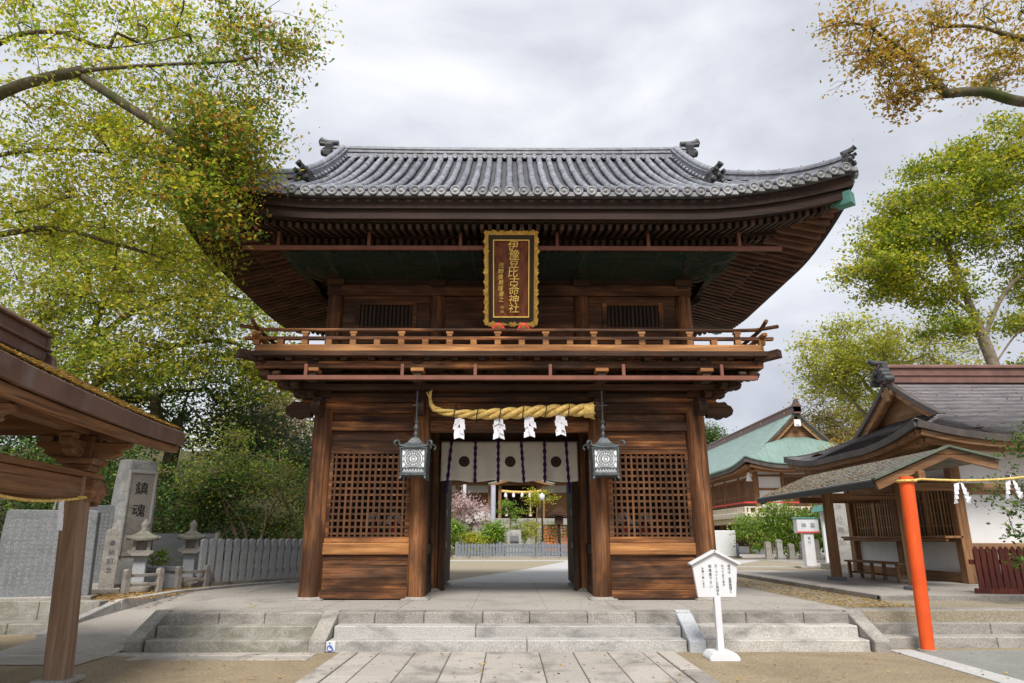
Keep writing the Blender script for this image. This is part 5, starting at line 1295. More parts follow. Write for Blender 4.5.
# main roof, hip and gable, ridge along x
OR = Roof(16.9, OY, 7.8, 3.8, 6.15, 3.72, 0.40, 0.037, 0.36, 5.6, 1.2)
SHIN = NT('shingled_copper_roof')
wv = SHIN.noise(SHIN.mapping((.6,.6,6)), 3, 5, .6); cc = SHIN.ramp(wv, [(.3,(0.17,0.16,0.175)),(.5,(0.27,0.255,0.27)),(.7,(0.38,0.36,0.37))])
sp_ = SHIN.noise(SHIN.mapping(), 14, 2, .5); cc = SHIN.mix(SHIN.rng(sp_, .68, .72, 0, .8), cc, (0.38,0.33,0.10)); SHIN.bump(wv, .2, .02); SHIN = SHIN.color(cc, .42, .5)
mb = MB(); OR.surface(mb, 8, step=.095); OR.surface(mb, 8, dz=-.003); rf = op('roof', mb, SHIN, fix=False)
EDGE = plain('dark_roof_edge', (0.085,0.07,0.065), .5, var=.3)
for sgx, sgy in ((0,-1),(0,1),(-1,0),(1,0)):
    mb = MB(); mb.sweep(OR.eave_loop(sgx, sgy, .05, -.07, 30), .12, .16); op('roof_edge', mb, EDGE, rf)
    mb = MB(); mb.sweep(OR.eave_loop(sgx, sgy, .14, -.21, 30), .14, .12); mb.sweep(OR.eave_loop(sgx, sgy, .30, -.30, 30), .14, .10); op('eave_board', mb, SWX, rf)
mb = MB()
for i in range(90):
    x = -7.5+15*i/89; 
    for sg in (-1,1): m = min(1.6, 7.8-abs(x)); mb.beam((OR.cx+x, OY+sg*(3.8-.36), OR.ze+OR.lf(x,3.7)-.28), (OR.cx+x, OY+sg*(3.8-max(.4,m)), OR.ze+OR.lf(x,2.8)-.02), .06, .075)
for i in range(46):
    y = -3.5+7*i/45
    for sg in (-1,1): m = min(1.6, 3.8-abs(y)); mb.beam((OR.cx+sg*(7.8-.36), OY+y, OR.ze+OR.lf(7.7,y)-.28), (OR.cx+sg*(7.8-max(.4,m)), OY+y, OR.ze+OR.lf(6.6,y)-.02), .06, .075)
op('rafters', mb, wood('pale_rafter', (0.2,0.11,0.05),(0.36,0.21,0.10),(0.5,0.32,0.17),'y',stain=.1), rf, fix=False)
mb = MB()
for sg in (-1,1): mb.grid(lambda u, v: (OR.cx-7.5+15*u, OY+sg*(3.45-1.5*v), OR.ze+OR.lf(-7.5+15*u,3.5)-.16+.22*v), 30, 2, False); mb.grid(lambda u, v: (OR.cx+sg*(7.45-1.5*v), OY-3.4+6.8*u, OR.ze+OR.lf(7.5,-3.4+6.8*u)-.16+.22*v), 20, 2, False)
op('soffit', mb, SWY, rf, fix=False)
zr2 = OR.ze+OR.p(3.8)
BRID = plain('brown_copper_ridge', (0.16,0.085,0.07), .45, var=.25, scale=3)
mb = MB(); xa, xb = 16.9-6.25, 16.9+6.25
for w_, a, b2 in ((.42,-.06,.13),(.50,.133,.165),(.34,.168,.36),(.46,.363,.395)): mb.b(xa, xb, OY-w_/2, OY+w_/2, zr2+a, zr2+b2)
mb.tube([(xa-.1,OY,zr2+.44),(xb+.1,OY,zr2+.44)], .075, 8); op('main_ridge', mb, BRID, rf, bevel=.006)
for sx in (-1,1):
    gx = OR.cx+sx*6.15; d0 = 1.62
    mb = MB(); mb.prism([(OY-2.15,OR.ze+.70),(OY+2.15,OR.ze+.70),(OY+.08,zr2-.1),(OY-.08,zr2-.1)], gx-sx*.42-.03, gx-sx*.42+.03, 'yz'); gw = op('gable_wall', mb, HONY, rf)
    for sy in (-1,1):
        pts = [(gx-sx*.03, OY+sy*(3.8-d), OR.ze+OR.p(d)-.02) for d in [d0+(3.8-d0)*i/12 for i in range(13)]]
        mb = MB(); mb.sweep(pts, .16, .12); op('verge_edge', mb, EDGE, gw); mb = MB(); mb.sweep([(a-sx*.06,b2,c-.16) for a,b2,c in pts], .09, .20); op('barge_board', mb, HONY, gw)
        mb = MB(); mb.sweep([(a-sx*.16,b2,c-.24) for a,b2,c in pts], .10, .10); op('barge_board', mb, SWY, gw)
    mb = MB(); x2 = gx-sx*.02; mb.prism([(OY-.1,zr2-.55),(OY+.1,zr2-.55),(OY+.16,zr2-.3),(OY+.08,zr2-.15),(OY-.08,zr2-.15),(OY-.16,zr2-.3)], *sorted((x2, x2+sx*.07)), 'yz')
    for a in (-.2,.2): mb.lathe([(.09,0),(.09,.06*sx),(.03,.08*sx)], (x2, OY+a, zr2-.34), 12, True, 'x')
    op('gable_pendant', mb, HONZ, gw, bevel=.01)
    mb = MB(); x3 = gx+sx*.02
    mb.b(*sorted((x3,x3+sx*.16)), OY-.24, OY+.24, zr2+.02, zr2+.46); mb.tube([(x3-sx*.1,OY,zr2+.52),(x3+sx*.3,OY,zr2+.55),(x3+sx*.42,OY,zr2+.62)], .085, 8)
    for k in range(3):
        for a in (-.16-.10*k,.16+.10*k): mb.lathe([(.10,-.1),(.10,.12),(.06,.16)] if sx > 0 else [(.10,.1),(.10,-.12),(.06,-.16)], (x3+sx*.08, OY+a, zr2+.28-.13*k), 10, True, 'x')
    op('ridge_end_ornament', mb, TILED, rf, bevel=.01)
# bench
o = thing('wooden_bench', 'long low brown wooden bench standing in front of the office windows', 'bench', (9.1, 17.6, .52))
mb = MB()
for k in range(3): mb.b(-.21+k*.145, -.21+k*.145+.135, -1.3, 1.3, .40, .445)
mb.build('seat', SWY, o, bevel=.006)
for y in (-1.15, 0, 1.15):
    for x in (-.15,.15): mb = MB(); mb.b(x-.035,x+.035,y-.035,y+.035,0,.40); mb.build('leg', SWZ, o, bevel=.005)
mb = MB(); mb.b(-.02,.02,-1.114,-.036,.12,.17); mb.b(-.02,.02,.036,1.114,.12,.17)
for y in (-1.15,0,1.15): mb.b(-.114,.114,y-.02,y+.02,.12,.17)
mb.build('stretcher', SWY, o)
# orange poles with rope and streamers
def pole(lab, base, top):
    o = thing('orange_pole', lab, 'pole', base, 0, 'orange poles')
    t = Vector(top)-Vector(base); mb = MB(); mb.tube([(0,0,-.05), tuple(t*.5), tuple(t)], [.088,.094,.098], 24); mb.build('shaft', ORANGE, o)
    mb = MB(); mb.tube([(0,0,-.05),tuple(t*.012)], .125, 20); mb.build('foot_ring', GRAN, o); return o
pole('leaning bright orange pole beside the grey paving, rope tied to its top', (5.80,10.2,0), (5.93,10.30,2.38))
mb = MB()
o = thing('thin_rope', 'thin straw rope running from the orange pole top past the white office wall', 'rope', (5.93,10.30,2.34))
mb = MB(); mb.tube([(.0,-.14,-.02)] + [(3.6*i/16, .0, .02+.45*i/16-.20*math.sin(math.pi*i/16)) for i in range(1, 17)], .017, 6); mb.tube([(.125*math.cos(q),.125*math.sin(q),-.02) for q in [2*math.pi*j/16 for j in range(17)]], .018, 6); mb.build('strand', ROPE, o)
def shide(lab, loc, n=4, s=1.0, grp=None):
    o = thing('paper_streamer', lab, 'paper streamer', loc, 0, grp); mb = MB()
    for s2 in (-1,1):
        for q in range(n): a = s2*.02+s2*.025*q; mb.add([(a*.6,.02*q,-.08*q*s),(a*.6+s2*.06,.03-.02*q,-.08*q*s-.01),(a*.6+s2*.066,.02,-.08*q*s-.11),(a*.6+s2*.01,.0,-.08*q*s-.10)], [(0,1,2,3)])
    mb.tube([(0,0,.04),(0,0,-.02)], .006, 5); mb.build('folded_paper', PAPER, o, fix=False, solid=.004)
shide('white zigzag paper streamer on the thin rope against the office corner post', (6.72,10.30,2.30), 4, .82, 'streamers on the pole rope')
shide('white zigzag paper streamer on the thin rope beside the camellia bush', (7.50,10.30,2.37), 4, .82, 'streamers on the pole rope')
# red-brown picket fence
o = thing('picket_fence', 'dark red-brown wooden picket fence with worn paint in front of the white office wall', 'fence', (8.78,13.38,.44), R(-12))
RPK = NT('worn_red_paint'); nn = RPK.noise(RPK.mapping((5,5,1.2), jitter=3), 2.5, 5, .65); c_ = RPK.ramp(nn, [(.32,(0.05,0.012,0.01)),(.55,(0.115,0.028,0.02)),(.70,(0.22,0.05,0.03))]); h_ = RPK.noise(RPK.mapping((1,1,.6)), 2, 4, .6); RPK = RPK.color(RPK.mix(RPK.rng(h_,.6,.72,0,.6), c_, (0.42,0.06,0.03)), .7)
mb = MB(); mb.b(-.1,4.6,-.03,.05,.06,.16); mb.build('rail', RPK, o, bevel=.005); mb = MB(); mb.b(-.1,4.6,.03,.09,.55,.63); mb.build('rail', RPK, o, bevel=.005)
o.scale = (1, 1, 1.08)
pm = None
for i in range(44):
    x = .02+i*.104
    if pm is None: mb = MB(); mb.prism([(-.045,.02),(.045,.02),(.045,.80),(0,.86),(-.045,.80)], -.028, .028, 'xz'); q = pm = mb.build('picket', RPK, o, bevel=.005)
    else: q = pm.copy(); COL.objects.link(q)
    q.location = (x, 0, random.uniform(-.01,.01)); q.rotation_euler = (0, random.uniform(-.01,.01), 0)
# notice sign in front
o = thing('notice_sign', 'white house-shaped notice sign on a post, black vertical writing, at the foot of the steps', 'sign', (2.77, 9.62, -0.01)); o.scale = (.93, 1, .955)
mb = MB(); mb.prism([(-.21,0),(.21,0),(.21,.05),(.15,.115),(-.15,.115),(-.21,.05)], -.19, .19, 'xz'); mb.build('foot', WHITE, o, bevel=.015)
mb = MB(); mb.b(-.045,.045,-.04,.04,.11,.80); mb.build('post', WHITE, o, bevel=.006)
mb = MB(); mb.prism([(-.27,.80),(.27,.80),(.325,1.24),(0,1.40),(-.325,1.24)], -.03, .03, 'xz'); bo = mb.build('board', WHITE, o, bevel=.004)
mb = MB(); mb.beam((-.36,-.0,1.235),(.008,0,1.415),.14,.03,(0,0,1)); mb.beam((.36,0,1.235),(-.008,0,1.417),.14,.032,(0,0,1)); mb.build('little_roof', WHITE, o, bevel=.004)
mb = MB(); y_ = -.031
column_text(mb, '境内は 全面禁煙と', .20, 1.235, .042, .043, y_, .003); column_text(mb, 'なっております', .108, 1.235, .042, .042, y_, .003); column_text(mb, '又、ペットとの同伴も', .012, 1.235, .041, .043, y_, .003)
column_text(mb, '御遠慮下さい', -.075, 1.235, .053, .047, y_, .003); column_text(mb, 'お願い致します', -.18, 1.20, .040, .034, y_, .003); mb.build('lettering', INKF, bo)
# wheelchair plate
o = thing('wheelchair_plate', 'small white plate with a blue wheelchair symbol on the lowest step', 'sign', (-2.43, 10.19, .075))
mb = MB(); mb.b(-.065,.065,-.012,.0,-.065,.065); pl_ = mb.build('plate', WHITE, o, bevel=.003)
BLUE = plain('blue_paint', (0.02,0.10,0.48), .5); mb = MB(); yb = -.015
mb.tube([(-.008+.036*math.cos(q), yb, -.022+.036*math.sin(q)) for q in [1.9+j*.30 for j in range(15)]], .0065, 5)
for a, b2 in (((-.012,.022),(-.006,-.012)),((-.006,-.012),(.024,-.012)),((.024,-.012),(.036,-.045)),((.036,-.045),(.05,-.045)),((-.01,.008),(.018,.008))): mb.tube([(a[0],yb,a[1]),(b2[0],yb,b2[1])], .0065, 5)
mb.lathe([(.011,-.002),(.011,.004)], (-.014,yb,.044), 10, False, 'y'); mb.build('wheelchair_symbol', BLUE, pl_)
# far signs
o = thing('direction_sign', 'white T-shaped sign with teal top and red line, before the green bush', 'sign', (11.25, 26.6, .44)); o.scale = (.85, .85, .92)
mb = MB(); mb.b(-.55,.55,-.35,.35,0,.09); mb.build('base', GRAN, o, bevel=.015)
mb = MB(); mb.b(-.22,.22,-.16,.16,.09,1.55); st = mb.build('pillar', WHITE, o, bevel=.01)
mb = MB(); mb.b(-.48,.48,-.20,.20,1.36,1.92); hd = mb.build('head_board', WHITE, o, bevel=.01)
mb = MB(); mb.b(-.50,.50,-.215,-.201,1.37,1.43); mb.build('red_line', RED, hd)
mb = MB(); mb.prism([(-.54,1.923),(.54,1.923),(.5,1.985),(-.5,1.985)], -.23, .23, 'xz'); mb.build('teal_cap', VERD, o, bevel=.01)
mb = MB(); 
for x, ch in ((-.20,'神'),(.20,'楽')):
    column_text(mb, ch, x, 1.80, .28, .24, -.202, .004)
column_text(mb, '受付', 0, 1.24, .16, .14, -.162, .004); mb.build('lettering', INKF, hd)
o = thing('white_stele', 'tall white stone pillar with engraved writing, seen between the office porch posts', 'stone pillar', (11.9, 25.5, .44))
mb = MB(); mb.prism([(-.32,.2),(.32,.2),(.29,3.1),(0,3.25),(-.29,3.1)], -.28, .28, 'xz'); pp = mb.build('shaft', GRANW, o, bevel=.02); mb = MB(); mb.b(-.55,.55,-.5,.5,-.02,.22); mb.build('base', GRAN, o, bevel=.02)
mb = MB(); column_text(mb, '椿神社奉納', 0, 2.75, .40, .24, -.281, .004); mb.build('lettering', GRAN, pp)
o = thing('notice_board', 'roofed teal-topped wooden notice board beyond the white stone pillar', 'notice board', (15.0, 31.5, .44))
for x in (-.9,.9): mb = MB(); mb.b(x-.07,x+.07,-.07,.07,0,2.3); mb.build('post', WHITE, o)
mb = MB(); mb.b(-.83,.83,-.05,.05,1.1,2.1); mb.build('board', SWX, o); mb = MB(); mb.b(-.62,.62,-.06,-.051,1.25,1.98); mb.build('poster', plain('orange_poster', (0.62,0.26,0.08), .7, var=.5, scale=6), o)
mb = MB(); mb.prism([(-1.2,2.2),(1.2,2.2),(1.0,2.5),(-1.0,2.5)], -.5, .5, 'xz'); mb.build('roof', VERD, o, bevel=.02)
# ================================================================== FAR BUILDINGS AND THE COURTYARD
TEALR = NT('green_copper_roof'); w1 = TEALR.noise(TEALR.mapping((.5,8,.5)), 2, 3, .5); c1 = TEALR.ramp(w1, [(.3,(0.125,0.20,0.18)),(.5,(0.17,0.255,0.23)),(.7,(0.235,0.32,0.29))]); st1 = TEALR.noise(TEALR.mapping((.3,.3,.3)), 1.5, 5, .6); TEALR = TEALR.color(TEALR.mix(TEALR.rng(st1,.5,.75,0,.35), c1, (0.16,0.2,0.17)), .5, .4)
HX, HY = 21.4, 63.0
hall = thing('assembly_hall', 'two-storey hall with green copper roof, timber gable and cream balcony', 'building', (HX, HY, .44), R(90))
# local: x -> world +Y, y -> world -X.   the near (gabled) end is at local x = -
L2 = 15.5; Wd = 5.0
HR = Roof(0, 0, L2, Wd, L2-2.6, 5.95, 0.55, 0.055, 0.5, 11, 2.2)
mb = MB(); HR.surface(mb, 10); rf = mb.build('roof', TEALR, hall, fix=False, solid=.14)
for sgx, sgy in ((0,-1),(0,1),(-1,0),(1,0)):
    mb = MB(); mb.sweep(HR.eave_loop(sgx, sgy, .06, -.14, 30), .16, .22); mb.build('roof_edge', EDGE, rf)
    mb = MB(); mb.sweep(HR.eave_loop(sgx, sgy, .35, -.34, 30), .5, .14); mb.sweep(HR.eave_loop(sgx, sgy, .9, -.40, 30), .6, .10); mb.build('eave_board', SWX, rf)
zr3 = HR.ze+HR.p(Wd)
mb = MB(); mb.b(-L2+2.3, L2-2.3, -.28, .28, zr3-.1, zr3+.38); mb.b(-L2+2.2, L2-2.2, -.34, .34, zr3+.383, zr3+.46); mb.b(-L2+2.2, L2-2.2, -.34, .34, zr3+.04, zr3+.12) if False else None
mb.tube([(-L2+2.2,0,zr3+.52),(L2-2.2,0,zr3+.52)], .13, 8); mb.build('main_ridge', BRID, rf)
for k in range(5):
    mb = MB(); x = -L2+4+k*5; mb.lathe([(.11,-.30),(.11,.30)], (x,0,zr3+.2), 12, False, 'y'); mb.build('gilt_disc', GOLD, rf)
for sx in (-1,1):
    gx = sx*(L2-2.6); mb = MB(); mb.prism([(-2.7,HR.ze+1.7),(2.7,HR.ze+1.7),(.1,zr3-.2),(-.1,zr3-.2)], gx-sx*.5-.05, gx-sx*.5+.05, 'yz'); gw = mb.build('gable_wall', SWY, rf)
    for sy in (-1,1):
        pts = [(gx-sx*.02, sy*(Wd-d), HR.ze+HR.p(d)+.02) for d in [2.3+(Wd-2.3)*i/12 for i in range(13)]]
        mb = MB(); mb.sweep(pts, .34, .16); mb.build('verge_edge', EDGE, gw); mb = MB(); mb.sweep([(a-sx*.12,b2,c-.28) for a,b2,c in pts], .12, .38); mb.build('barge_board', wood('honey_timber',(0.2,0.1,0.04),(0.36,0.2,0.09),(0.5,0.3,0.15),'y',stain=.2) if 'honey_timber' not in bpy.data.materials else bpy.data.materials['honey_timber'], gw)
    mb = MB(); x2 = gx+sx*.0; mb.b(*sorted((x2, x2+sx*.1)), -.25, .25, zr3-1.05, zr3-.55); mb.b(*sorted((x2+sx*.102, x2+sx*.16)), -.1, .1, zr3-.95, zr3-.72); mb.build('gable_pendant', PLAST, gw, bevel=.03)
    mb = MB(); mb.prism([(-.35,zr3),(.35,zr3),(.25,zr3+.55),(.1,zr3+.95),(-.1,zr3+.95),(-.25,zr3+.55)], *sorted((gx, gx+sx*.3)), 'yz'); mb.build('ridge_end_ornament', EDGE, rf)
    mb = MB(); mb.lathe([(.14,0),(.14,.06*sx)], (gx+sx*.3, 0, zr3+.5), 12, False, 'x'); mb.build('gilt_disc', GOLD, rf)
# body: upper storey, balcony, lower storey
bx, by = L2-1.9, Wd-1.2
mb = MB(); mb.b(-bx, bx, -by, by, 2.9, 6.1); mb.build('upper_wall', PLAST, hall)
mb = MB(); mb.b(-bx+.6, bx-.6, -by+.5, by-.5, 0, 2.65); mb.build('lower_wall', PLAST, hall)
for sy in (-1,1):
    for k in range(9):
        x = -bx+.1+(2*bx-.2)*k/8; mb = MB(); mb.b(x-.12,x+.12,*sorted((sy*(by-.02),sy*(by+.07))),2.9,5.95); mb.build('wall_post', SWZ, hall)
    for z0, z1 in ((2.95,3.15),(4.0,4.12),(5.2,5.35),(5.75,5.98)):
        mb = MB(); mb.b(-bx,bx,*sorted((sy*(by-.02),sy*(by+.05))),z0,z1); mb.build('wall_beam', SWX, hall)
    for k in range(8):
        x0_ = -bx+.1+(2*bx-.2)*k/8+.2; x1_ = x0_+(2*bx-.2)/8-.4
        mb = MB(); mb.b(x0_,x1_,*sorted((sy*by,sy*(by+.03))),3.16,5.19); w = mb.build('window', wood('shutter_timber',(0.08,0.035,0.02),(0.16,0.08,0.045),(0.24,0.13,0.07),'z',stain=.1) if 'shutter_timber' not in bpy.data.materials else bpy.data.materials['shutter_timber'], hall)
        mb = MB()
        for q in range(6): xx = x0_+(x1_-x0_)*(q+.5)/6; mb.b(xx-.05,xx+.05,*sorted((sy*(by+.031),sy*(by+.06))),3.16,5.19)
        mb.build('window_bars', SWZ, w)
        mb = MB(); mb.b(x0_,x1_,*sorted((sy*(by-.52),sy*(by-.46))),.5,2.3); w = mb.build('window', bpy.data.materials['shadowed_board'], hall)
        mb = MB()
        for q in range(4): xx = x0_+(x1_-x0_)*(q+.5)/4; mb.b(xx-.05,xx+.05,*sorted((sy*(by-.458),sy*(by-.42))),.5,2.3)
        mb.build('window_bars', SWZ, w)
        mb = MB(); mb.b(x0_-.3,x0_-.08,*sorted((sy*(by-.52),sy*(by-.38))),0,2.6); mb.build('lower_post', SWZ, hall)
for sx in (-1,1):
    for k in range(5):
        y = -by+.1+(2*by-.2)*k/4; mb = MB(); mb.b(*sorted((sx*(bx-.02),sx*(bx+.07))),y-.12,y+.12,2.9,5.95); mb.build('wall_post', SWZ, hall)
    for z0, z1 in ((2.95,3.15),(4.35,4.5),(5.3,5.45),(5.75,5.98)):
        mb = MB(); mb.b(*sorted((sx*(bx-.02),sx*(bx+.05))),-by,by,z0,z1); mb.build('wall_beam', SWY, hall)
    for k in (1,2):
        y0_ = -by+.1+(2*by-.2)*k/4+.15; y1_ = y0_+(2*by-.2)/4-.3
        mb = MB(); mb.b(*sorted((sx*bx,sx*(bx+.04))),y0_,y1_,3.2,5.28); mb.build('window', bpy.data.materials['shutter_timber'], hall)
    for k in range(3):
        y0_ = -by+.9+k*2.1; mb = MB(); mb.b(*sorted((sx*(bx-.62),sx*(bx-.55))),y0_,y0_+1.4,.5,2.3); w = mb.build('window', bpy.data.materials['shadowed_board'], hall)
        mb = MB(); mb.b(*sorted((sx*(bx-.62),sx*(bx-.50))),y0_+1.5,y0_+1.75,0,2.6); mb.build('lower_post', SWZ, hall)
CREAM = plain('cream_concrete', (0.60,0.54,0.43), .8, var=.1)
mb = MB(); mb.b(-bx-1.4,bx+1.4,-by-1.4,by+1.4,2.45,2.80); bl = mb.build('balcony', CREAM, hall, bevel=.03)
mb = MB(); mb.b(-bx-.9,bx+.9,-by-.9,by+.9,2.1,2.44); mb.build('balcony_corbel', CREAM, bl, bevel=.03)
ex, ey = bx+1.3, by+1.3
for z0, z1, mat_ in ((3.10,3.18,CREAM),(3.40,3.50,RED)):
    mb = MB(); mb.b(-ex,ex,-ey-.04,-ey+.04,z0,z1); mb.b(-ex,ex,ey-.04,ey+.04,z0,z1); mb.b(-ex-.04,-ex+.04,-ey+.05,ey-.05,z0,z1); mb.b(ex-.04,ex+.04,-ey+.05,ey-.05,z0,z1); mb.build('balcony_rail', mat_, bl)
mb = MB()
for k in range(60):
    x = -ex+2*ex*k/59
    for y in (-ey,ey): mb.b(x-.08,x+.08,y-.06,y+.06,2.8,3.10)
for k in range(20):
    y = -ey+2*ey*(k+.5)/20
    for x in (-ex,ex): mb.b(x-.06,x+.06,y-.08,y+.08,2.8,3.10)
mb.build('balustrade', CREAM, bl)
mb = MB(); mb.lathe([(.02,5.55),(.12,5.45),(.17,5.1),(.22,4.95)], (-bx-.6, by+.6, 0), 12); mb.build('hanging_bell', PLAST, hall)
# ---- courtyard: stone fence with gap
GRANC = stone('slate_blue_granite', (0.165,0.185,0.215), (0.11,0.125,0.15), (0.23,0.255,0.29), stain=0.35)
picket_fence('stone_fence', 'long pale granite picket fence across the courtyard seen through the gate passage', (-2.95,40.0), (13.0,40.0), 92, .82, .125, .10, GRANC, post_every=14, topc=.08)
picket_fence('stone_fence', 'shorter pale granite picket fence left of the gap in the courtyard fence', (-14.0,40.0), (-3.75,40.0), 58, .82, .125, .10, GRANC, topc=.08)
# ---- main hall on its terrace
mh = thing('main_hall', 'distant shrine main hall with dark open front and green roof, raised above the courtyard', 'building', (0.6, 66.0, .44))
TERR = stone('terrace_stone', (0.33,0.32,0.30), (0.18,0.17,0.16), (0.48,0.46,0.43), moss=.45, stain=.8, scale=.35)
mb = MB(); mb.b(-16,16,-5,14,0,2.75); mb.build('terrace', TERR, mh)
mb = MB()
for k in range(11): mb.b(-5.5,5.5,-8.6+.36*k,-5.002,.25*k+(.002 if k else 0),.25*(k+1))
mb.build('stair', TERR, mh, bevel=.01)
for x in (-5.8,5.8):
    mb = MB(); mb.prism([(-8.9,0),(-8.9,.5),(-5.1,3.1),(-5.1,0)], x-.22, x+.22, 'yz'); mb.build('stair_kerb', GRAN, mh)
mb = MB(); mb.b(-13,13,0.5,10,2.75,6.4); mb.build('wall', WDX, mh)
mb = MB()
for x in (-12,-8.5,-5.2,-2.2,2.2,5.2,8.5,12): mb.b(x-.2,x+.2,-2.2,-1.8,2.75,6.2)
mb.build('front_columns', SWZ, mh) if False else None
for x in (-12,-8.5,-5.2,-2.2,2.2,5.2,8.5,12): mb = MB(); mb.b(x-.2,x+.2,-2.2,-1.8,2.75,6.1); mb.build('column', SWZ, mh)
mb = MB(); mb.b(-12.6,12.6,-2.15,-1.85,5.75,6.35); mb.build('front_beam', SWX, mh)
for x0_, x1_ in ((-12,-8.7),(-8.3,-5.4),(-5.0,-2.4),(2.4,5.0),(5.4,8.3),(8.7,12)):
    mb = MB(); mb.b(x0_,x1_,-.3,-.2,3.0,5.2); mb.build('wall_panel', HONY if x0_ > 0 else SWX, mh); mb = MB(); mb.b(x0_,x1_,-.35,-.25,5.22,6.1); mb.build('upper_panel', PLAST, mh)
mb = MB(); mb.b(-1.8,1.8,.3,.45,3.0,4.5); mb.build('altar_front', LACQ, mh)
MR = Roof(0.6, 0, 15.5, 6.8, 11.5, 6.6, .5, .05, .8, 9, 2.5)
MR.cx = 0; MR.cy = 3.5
mb = MB(); MR.surface(mb, 8); mr = mb.build('roof', TEALR, mh, fix=False, solid=.25)
mb = MB(); mb.sweep(MR.eave_loop(0,-1,.3,-.35,24), .5, .25); mb.build('eave_board', SWX, mr)
mb = MB(); mb.b(-11.5,11.5,3.2,3.8,MR.ze+MR.p(6.8)-.1,MR.ze+MR.p(6.8)+.7); mb.build('main_ridge', BRID, mr)
mb = MB(); pts = []
mb.sweep([(.6+a*.62, b2, c) for a, b2, c in [(-4.6,-4.6,5.65),(-3.4,-4.7,5.75),(-1.6,-4.7,6.05),(0,-4.7,6.2),(1.6,-4.7,6.05),(3.4,-4.7,5.75),(4.6,-4.6,5.65)]], .3, .24); mb.build('porch_gable_board', SWX, mr)
mb = MB(); mb.grid(lambda u, v: (.6-2.95+5.9*u, -4.8+3.2*v, 5.72+.65*(math.cos((u-.5)*5.2)*.5+.5)**1.0+.25*v), 20, 3, True); mb.build('porch_roof', TEALR, mr, fix=False, solid=.15)
for x in (-1.3,2.5): mb = MB(); mb.b(x-.13,x+.13,-4.4,-4.14,2.75,5.6); mb.build('porch_post', SWZ, mh)
o = thing('straw_rope', 'yellow straw rope across the front of the distant main hall', 'rope', (1.2, 61.4, 5.50))
mb = MB(); mb.tube([(-1.75,0,.02),(-.9,0,-.06),(0,0,-.09),(.9,0,-.06),(1.75,0,.02)], .11, 8); mb.build('strand', ROPE, o)
for i, x in enumerate((-1.4,-.7,0.05,.72,1.45)):
    q = ['leftmost white tassel on the main hall rope','second white tassel from the left on the main hall rope','middle white tassel on the main hall rope','second white tassel from the right on the main hall rope','rightmost white tassel on the main hall rope'][i]
    o = thing('paper_streamer', q, 'paper streamer', (1.2+x, 61.3, 5.38), 0, 'white tassels on the main hall rope'); mb = MB(); mb.prism([(-.06,0),(.06,0),(.13,-.22),(.10,-.4),(-.10,-.4),(-.13,-.22)], -.05, .05, 'xz'); mb.build('tassel', PAPER, o, bevel=.03)
for lab, x, y in (('bell rope hanging left of centre at the main hall front', -.1, 62.2), ('bell rope hanging right of centre at the main hall front', 2.0, 62.2)):
    o = thing('bell_rope', lab, 'rope', (x, y, 3.4), 0, 'bell ropes of the main hall'); mb = MB(); mb.tube([(0,0,2.3),(0,0,.3),(0,0,0)], [.07,.08,.16], 8); mb.build('rope', plain('faded_bell_rope', (0.55,0.42,0.33), .8) if 'faded_bell_rope' not in bpy.data.materials else bpy.data.materials['faded_bell_rope'], o)
# white banner poles, lamp post, roofed lantern, amulet rack, offering stands
o = thing('flag_pole', 'slender white pole standing left in the courtyard before the main hall', 'pole', (-2.95, 47.5, .44))
mb = MB(); mb.tube([(0,0,0),(0,0,4.6)], .12, 12); mb.build('shaft', WHITE, o); mb = MB(); mb.lathe([(.2,0),(.2,.3),(.14,.36)], (0,0,0), 12); mb.build('foot', GRAN, o)
o = thing('flag_pole', 'thick grey-white pole in the courtyard beside the cherry blossom', 'pole', (-.95, 45.5, .44))
mb = MB(); mb.tube([(0,0,0),(0,0,4.4)], .16, 12); mb.build('shaft', plain('lilac_grey_paint', (0.44,0.45,0.55), .5), o); mb = MB(); mb.lathe([(.26,0),(.26,.3),(.18,.36)], (0,0,0), 12); mb.build('foot', GRAN, o)
o = thing('white_canopy', 'pale tent cover standing behind the cherry blossom', 'tent', (-2.1, 50.5, .44))
mb = MB(); mb.prism([(-1.2,2.2),(1.2,2.2),(.5,3.15),(-.8,3.25)], -1, 1, 'xz'); mb.build('cover', plain('grey_canvas', (0.55,0.56,0.54), .8), o)
for x in (-1.1,1.1):
    for y in (-.9,.9): mb = MB(); mb.tube([(x,y,0),(x,y,2.2)], .04, 6); mb.build('leg', WHITE, o)
o = thing('stone_marker', 'white stone block behind the middle of the courtyard fence', 'stone', (.35, 42.5, .44)); mb = MB(); slab_block(mb, 1.1, .8, 1.55, .8, .04, 6); mb.build('stone', GRANW, o)
mb = MB(); mb.b(-.25,.25,-.42,-.36,1.0,1.25) if False else mb.b(-.22,.30,-.47,-.405,.9,1.2); mb.build('dark_plate', GRAND, o)
o = thing('lantern_post', 'dark roofed lantern post standing beside the orange amulet rack in the courtyard', 'lantern', (3.15, 43.5, .44))
mb = MB(); mb.b(-.08,.08,-.08,.08,0,2.4); mb.build('post', LACQ, o); mb = MB(); mb.prism([(-.75,2.4),(.75,2.4),(.4,2.65),(.08,2.95),(-.08,2.95),(-.4,2.65)], -.5, .5, 'xz'); mb.build('roof', WDX, o, bevel=.02); mb = MB(); mb.b(-.25,.25,-.25,.25,1.9,2.395); mb.build('lamp_box', WDX, o)
o = thing('amulet_rack', 'low rack crowded with orange amulets under the lantern post in the courtyard', 'rack', (3.1, 44.2, .44))
mb = MB(); mb.b(-.95,-.87,-.05,.05,0,1.9); mb.b(.87,.95,-.05,.05,0,1.9); mb.b(-.869,.869,-.05,.05,1.78,1.9); mb.build('frame', SWX, o)
mb = MB(); rs = random.Random(2)
